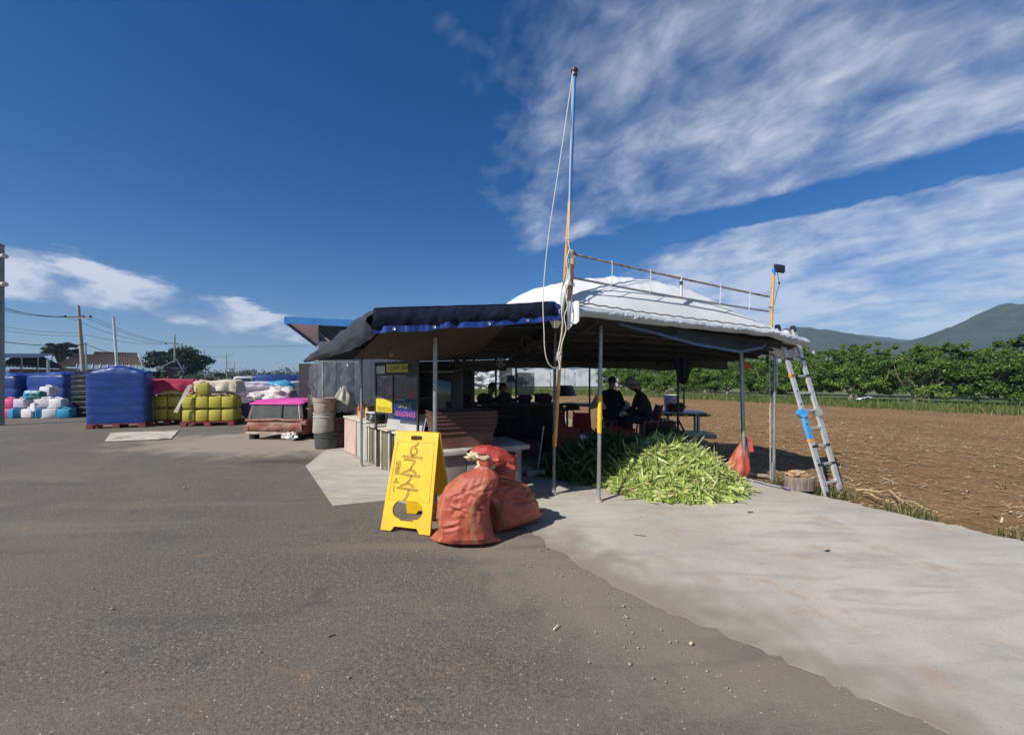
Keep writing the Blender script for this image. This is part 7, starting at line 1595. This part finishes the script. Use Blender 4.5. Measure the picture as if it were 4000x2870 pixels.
# shed with solar rack at the far left
SY = 34.0; root = thing('dark_roof_outbuilding', 'low outbuilding with dark pitched roof at the far left', 'outbuilding', V(hx(60,SY),SY+2,0))
wpart('wall', MB().box((hx(40,SY),SY+2.5,hz(1440,SY)/2), (5.0,4,hz(1440,SY))), M('brown_shed_wall', (.16,.10,.07), .9, (.12,.08,.06), 3), root, None); xr = hx(30,SY)
slope((hx(-120,SY),SY+.2,hz(1432,SY)),(hx(175,SY),SY+.2,hz(1438,SY)),(hx(60,SY),SY+2.5,hz(1388,SY)),(hx(-60,SY),SY+2.5,hz(1388,SY)), M('black_roof_tile', (.028,.028,.03), .8, (.02,.02,.022), 2), root, ribs=36)
slope((hx(-120,SY),SY+4.8,hz(1432,SY)),(hx(175,SY),SY+4.8,hz(1438,SY)),(hx(60,SY),SY+2.5,hz(1388,SY)),(hx(-60,SY),SY+2.5,hz(1388,SY)), MATS['black_roof_tile'], root, ribs=36)
root.rotation_euler = (0,0,R(48)); root.scale = (.62,.62,1)
root = thing('solar_rack', 'tilted solar panel rack on posts above the dark outbuilding', 'solar panels', V(hx(60,SY),SY,0)); sm = M('solar_cell_glass', (.045,.055,.085), .15, (.035,.045,.07), 2, spec=.7)
pa = V(hx(-40,SY),SY+.5,hz(1398,SY)); pu = V(1.02,.05,.03); pv = V(.85,1.9,.42)
for i in range(4):
    for j in range(2): 
        a = pa+pu*i*1.02+pv*j*.52; f_ = wpart('solar_panel', MB().add([a,a+pu*.96,a+pu*.96+pv*.49,a+pv*.49,a-V(0,0,.04),a+pu*.96-V(0,0,.04),a+pu*.96+pv*.49-V(0,0,.04),a+pv*.49-V(0,0,.04)], [(0,1,2,3),(7,6,5,4),(0,4,5,1),(1,5,6,2),(2,6,7,3),(3,7,4,0)]), sm, root, None)
        wpart('panel_frame', MB().tube([a,a+pu*.98,a+pu*.98+pv*.5,a+pv*.5], .014, 4, closed=True), galv, root)
for i in range(4):
    for v in (0,1): b = pa+pu*(i*1.3)+pv*v*1.0; wpart('rack_post', MB().cyl(V(b.x,b.y,0), b-V(0,0,.06), .05, n=6), galv, root)
root.rotation_euler = (0,0,R(40)); root.scale = (.7,.7,1)
# greenhouse tunnels behind the stall
gh_m = M('greenhouse_film', (.50,.52,.54), .35, (.36,.38,.40), .8, 6, lo=.42, hi=.62, stretch=(1,3,1)); GY = 62.0
for i in range(6):
    xa = hx(1960+95*i,GY); w = 4.0; root = thing('greenhouse', f'long white plastic greenhouse tunnel far behind the stall, {ORD[i]} from left', 'greenhouse', V(xa+w/2,GY,0), group='plastic tunnels beyond the field')
    ob('film', MB().grid(lambda u, v: V(-w/2*math.cos(math.pi*u), v*30, 1.35*(abs(math.sin(math.pi*u))**.6)+1.6*min(1,8*u,8*(1-u))), 30, 24), gh_m, root, smooth=60)
    ob('end_wall', MB().add([V(-w/2*math.cos(math.pi*k/14), -.02, 1.35*(abs(math.sin(math.pi*k/14))**.6)+1.6*min(1,8*k/14,8*(1-k/14))) for k in range(15)], [tuple(range(15))]), gh_m, root, smooth=None)
    for k in range(5): ob('hoop', MB().tube([V(-w/2*1.01*math.cos(math.pi*j/14), k*5, 1.37*(abs(math.sin(math.pi*j/14))**.6)+1.61*min(1,8*j/14,8*(1-j/14))) for j in range(15)], .04, 5), galv, root)
root = thing('sheeted_heap', 'heap of crumpled white farm sheeting far behind the stall', 'sheeting', V(hx(1925,50),50,0)); ob('sheeting', blob(V(0,0,.8), 1.6, 3.0, .55, (2.4,1,.8), 60, 26), M('crumpled_sheeting', (.62,.63,.66), .6, (.16,.17,.18), 1.6, 5, bump=.5, bscale=4, lo=.45, hi=.56), root, smooth=30)
root = thing('metal_roof_barn', 'pale metal roofed barn behind the orchard right of the ladder', 'barn', V(hx(3200,80),80,0)); ob('wall', MB().box((0,0,2.2), (14,8,4.4)), wallw, root, smooth=None); ob('roof', MB().prism([(-7.6,-4.6),(7.6,-4.6),(7.6,4.6),(-7.6,4.6)], 4.4, 5.3), M('pale_metal_roof', (.40,.46,.54), .4, (.34,.40,.48), 2), root, smooth=None); ob('flue', MB().cyl((-1.2,0,5.2),(-1.2,0,7.0),.15,n=8), chrome, root)
# big round tree
big_m = leaf_mat('broadleaf_dark', [(0,(.012,.026,.010)),(.5,(.022,.042,.014)),(.85,(.035,.06,.018)),(1,(.06,.085,.028))], .5, .2)
def bigtree(px, py0, py1, w_px, Y, lb, seed, n=46, per=120, sz=.42, trunk=True, flat=.55):
    x = hx(px,Y); zt_ = hz(py0,Y); zb_ = hz(py1,Y); wr = w_px/1500*Y/2; rg = np.random.default_rng(seed); root = thing('broadleaf_tree', lb, 'tree', V(x,Y,0), group='trees beyond the yard'); cs = []; rs = []
    for i in range(n):
        d = rg.normal(size=3); d /= np.linalg.norm(d); r = rg.random()**.35; zc = (zt_+zb_)/2
        cs.append((d[0]*wr*.86*r, d[1]*wr*.8*r, zc+d[2]*(zt_-zb_)*.46*r)); rs.append(wr*rg.uniform(.16,.30))
    link('crown', leaf_cloud(cs, rs, per, sz, 'crown', big_m, flat, .6, seed+1), root); tb = MB(); tb.tube([V(0,0,-.3),V(.1,0,zb_*.5+.2),V(.0,0,zb_+.8)], [.38,.28,.22], 8)
    for k in range(6): a = k*1.05; tb.tube([V(.0,0,max(.6,zb_*.6)),V(math.cos(a)*wr*.3,math.sin(a)*wr*.3,zb_+.6),V(math.cos(a)*wr*.6,math.sin(a)*wr*.6,(zt_+zb_)/2)], [.16,.10,.05], 6)
    ob('trunk', tb, bark_dark, root)
bigtree(700,1357,1462,240,62,'large round dark broadleaf tree behind the utility pole', 31, 60, 150, .42); bigtree(238,1338,1395,112,62,'dark tree crown rising behind the brown tiled roof', 41, 34, 120, .40)
bigtree(862,1456,1474,44,105,'small far bush on the horizon right of the round tree', 51, 14, 60, .45); bigtree(620,1452,1470,90,52,'low dark bush left of the round tree trunk', 61, 22, 90, .3)
# belt of shrubs/crops between yard and horizon
rg = np.random.default_rng(3); cs = []; rs = []
for i in range(520):
    Y = rg.uniform(24,60); px = rg.uniform(560,1330); h_ = rg.uniform(.5,1.5)*(1.0 if rg.random() < .8 else 1.5); cs.append((hx(px,Y), Y, h_*.55)); rs.append(h_*.75)
me = leaf_cloud(cs, rs, 46, .26, 'shrub_belt', leaf_mat('field_shrub', [(0,(.02,.036,.014)),(.5,(.034,.055,.02)),(1,(.075,.095,.035))], .55, .2), .8, .5, 77); setp(link('shrub_belt', me), 'belt of green crops and shrubs beyond the yard', 'vegetation', kind='stuff')
cs = []; rs = []
for i in range(420):
    Y = rg.uniform(140,230); px = rg.uniform(-200,2400); cs.append((hx(px,Y), Y, rg.uniform(1,3.4))); rs.append(rg.uniform(2.0,3.8))
me = leaf_cloud(cs, rs, 36, 1.1, 'distant_wood', MATS['field_shrub'], .7, .5, 78); setp(link('distant_wood', me), 'far tree line along the horizon', 'trees', kind='stuff')
# utility poles and wires
conc = M('pole_concrete', (.36,.32,.27), .85, (.28,.25,.21), 4)
def upole(px0, py0, px1, Y, lb, arm=2.2, thick=.17, arms=((.92,1.0),), ins=True):
    tp = P(px0, py0, Y); bt = V(hx(px1,Y), Y, 0); root = thing('utility_pole', lb, 'utility pole', bt, group='utility poles'); d = tp-bt
    wpart('shaft', MB().tube([bt, bt+d*.5, tp], [thick, thick*.8, thick*.55], 10), conc, root); tips = []
    for (f, s) in arms:
        c = bt+d*f; wpart('crossarm', MB().box(c+V(0,-.12,0), (arm*s,.10,.10)), galv, root, None)
        for k in (-1,.45,1): q = c+V(k*arm*s/2,-.12,.16); tips.append(q); wpart('insulator', MB().lathe([(.05,-.12),(.09,-.06),(.06,0),(.09,.05),(.04,.10)], q, 8), MATS['dark_finial'], root)
    return tips
T1 = upole(306,1193,331,36,'tall concrete utility pole leaning left beside the tiled house', 2.35, .20, ((.855,1.0),))
T2 = upole(682,1306,684,58,'concrete utility pole in front of the round tree', 2.4, .17, ((.80,1.0),)); T3 = upole(797,1365,804,85,'thin utility pole at the right side of the round tree', 2.2, .15, ((.80,1.0),)); T4 = upole(884,1378,886,120,'faint far utility pole right of the round tree', 4.0, .2, ((.93,1.0),(.62,.7))); T5 = upole(914,1410,916,150,'smallest far utility pole near the horizon', 3, .2, ((.9,1.0),))
b = V(hx(342,37),37,0); root = thing('thin_mast', 'thin grey mast standing right beside the leaning utility pole', 'mast', b); wpart('mast', MB().tube([b, P(334,1342,37)], [.08,.06], 8), galv, root); wpart('cap', MB().cyl(P(334,1342,37), P(334,1339,37), .09, n=8), galv, root)
b = V(hx(466,28),28,0); root = thing('bright_steel_pole', 'bright bare steel pole leaning left behind the blue stack', 'pole', b); wpart('pole', MB().tube([b, P(443,1240,28)], [.10,.075], 10), chrome, root); wpart('cap', MB().cyl(P(443,1240,28), P(443,1238,28), .09, n=8), chrome, root)
b = V(hx(191,19),19,0); root = thing('short_pipe_post', 'short pale pipe post left of the black wrapped stack', 'post', b); wpart('pipe', MB().cyl(b, P(188,1408,19), .055, n=8), galv, root); wpart('cap', MB().cyl(P(188,1408,19), P(188,1404,19), .065, n=8), galv, root)
# leaning tall wires
wire_m = M('wire_black', (.03,.03,.032), .6, (.04,.04,.04), 5)
def wire(a, b, sag, lb, r=.018):
    a = Vector(a); b = Vector(b); ob('overhead_wire', MB().tube([a+(b-a)*k/24-V(0,0,sag*4*(k/24)*(1-k/24)) for k in range(25)], r, 4), wire_m, smooth=60, label=lb, cat='wire', group='overhead wires')
L_ = [P(-40,1182,30), P(-40,1192,30), P(-40,1202,30)]; nm3 = ['upper','middle','lower']
for k in range(3): wire(L_[k], T1[k], .35, f'{nm3[k]} power line from the left margin to the leaning pole'); wire(T1[k], T2[k], .6, f'{nm3[k]} power line between leaning pole and the pole at the round tree'); wire(T2[k], T3[k], .6, f'{nm3[k]} power line right of the round tree pole'); wire(T3[k], T4[k], .6, f'{nm3[k]} faint far power line beyond the round tree')
wire(P(-30,1328,30), P(334,1345,36), .25, 'thick black cable crossing low above the outbuilding roof', .03); wire(P(334,1345,36), P(560,1400,40), .2, 'black cable falling from the mast to the tiled house', .025); wire(P(-30,1268,30), P(320,1300,36), .2, 'thin telephone line above the solar rack', .012); wire(P(-30,1282,30), P(320,1312,36), .2, 'second thin telephone line above the solar rack', .012); wire(P(325,1305,36), P(681,1338,58), .5, 'telephone line from the leaning pole to the round tree pole', .016)
wire(P(690,1350,58), P(1300,1345,40), .2, 'single wire running right over the yard towards the shed', .018)
# small stones and scraps on the ground
stone_m = M('pebble', (.30,.27,.23), .9, (.22,.20,.17), 9, rnd=.3); pebs = [(rg.uniform(-3.2,2.2), rg.uniform(1.45,5.0)) for _ in range(1500)]
mbp = MB()
for x, y in pebs:
    r = rg.gamma(2, .0010)+.0010; near = abs(.86*x+.5*y-1.72) < .22
    if not near and rg.random() < .75: continue
    if near: r *= 1.6
    mbp.lathe([(r*.6,-r*.3),(r,.15*r),(r*.7,r*.7),(r*.15,r*.8)], (x, y, .008), 5, sx=rg.uniform(.7,1.5))
o = ob('loose_grit', mbp, stone_m, smooth=None, kind='stuff'); o['label'] = 'loose grit and pebbles over the asphalt and slab joint'; o['category'] = 'grit'
for px, py, rot, lb, s, m_ in ((2172,2451,.9,'white cigarette butt lying on the asphalt', (.055,.008,.008), M('paper_white', (.7,.69,.66), .7, (.6,.59,.56), 5)), (3232,2150,.4,'small dark leaf scrap on the concrete slab', (.05,.018,.006), M('dark_leaf', (.04,.035,.03), .8, (.06,.05,.04), 5)), (2930,2000,.2,'brown bark chip on the concrete slab before the husks', (.06,.022,.01), M('bark_chip', (.2,.14,.1), .9, (.15,.1,.08), 5)), (2700,2515,.6,'pale yellow pebble on the asphalt', (.02,.016,.012), M('yellow_pebble', (.6,.5,.3), .8, (.5,.4,.25), 6)), (2500,2090,-.3,'thin green husk sliver on the slab right of the sacks', (.10,.008,.004), husk_m), (720,1910,.2,'small pale stone on the asphalt at left', (.03,.025,.03), stone_m), (1285,2480,.7,'orange clay crumb on the asphalt', (.035,.014,.004), M('clay_crumb', (.22,.15,.09), .9, (.2,.13,.08), 6))):
    q = G(px, py, .012); ob('ground_scrap', MB().rbox((0,0,0), s, min(s)*.3, (0,0,0)), m_, None, q+V(0,0,s[2]/2), (0,0,rot), 40, lb, 'scrap')
# ------------------------------------------------------------------ air
def haze():
    m = bpy.data.materials.new('haze_air'); m.use_nodes = True; t = NT(m.node_tree); t.n.clear()
    out = t.node('ShaderNodeOutputMaterial'); v = t.node('ShaderNodeVolumePrincipled')
    v.inputs['Color'].default_value = (.50,.70,.95,1); v.inputs['Density'].default_value = HAZE; v.inputs['Anisotropy'].default_value = .0
    t.l.new(v.outputs[0], out.inputs['Volume'])
    mb = MB().box((0, 1400, 64.0), (6400, 3400, 134)); o = ob('haze', mb, m, kind='stuff', smooth=None); o['label'] = 'thin blue summer haze over the far land'
HAZE = 0.00034
haze()
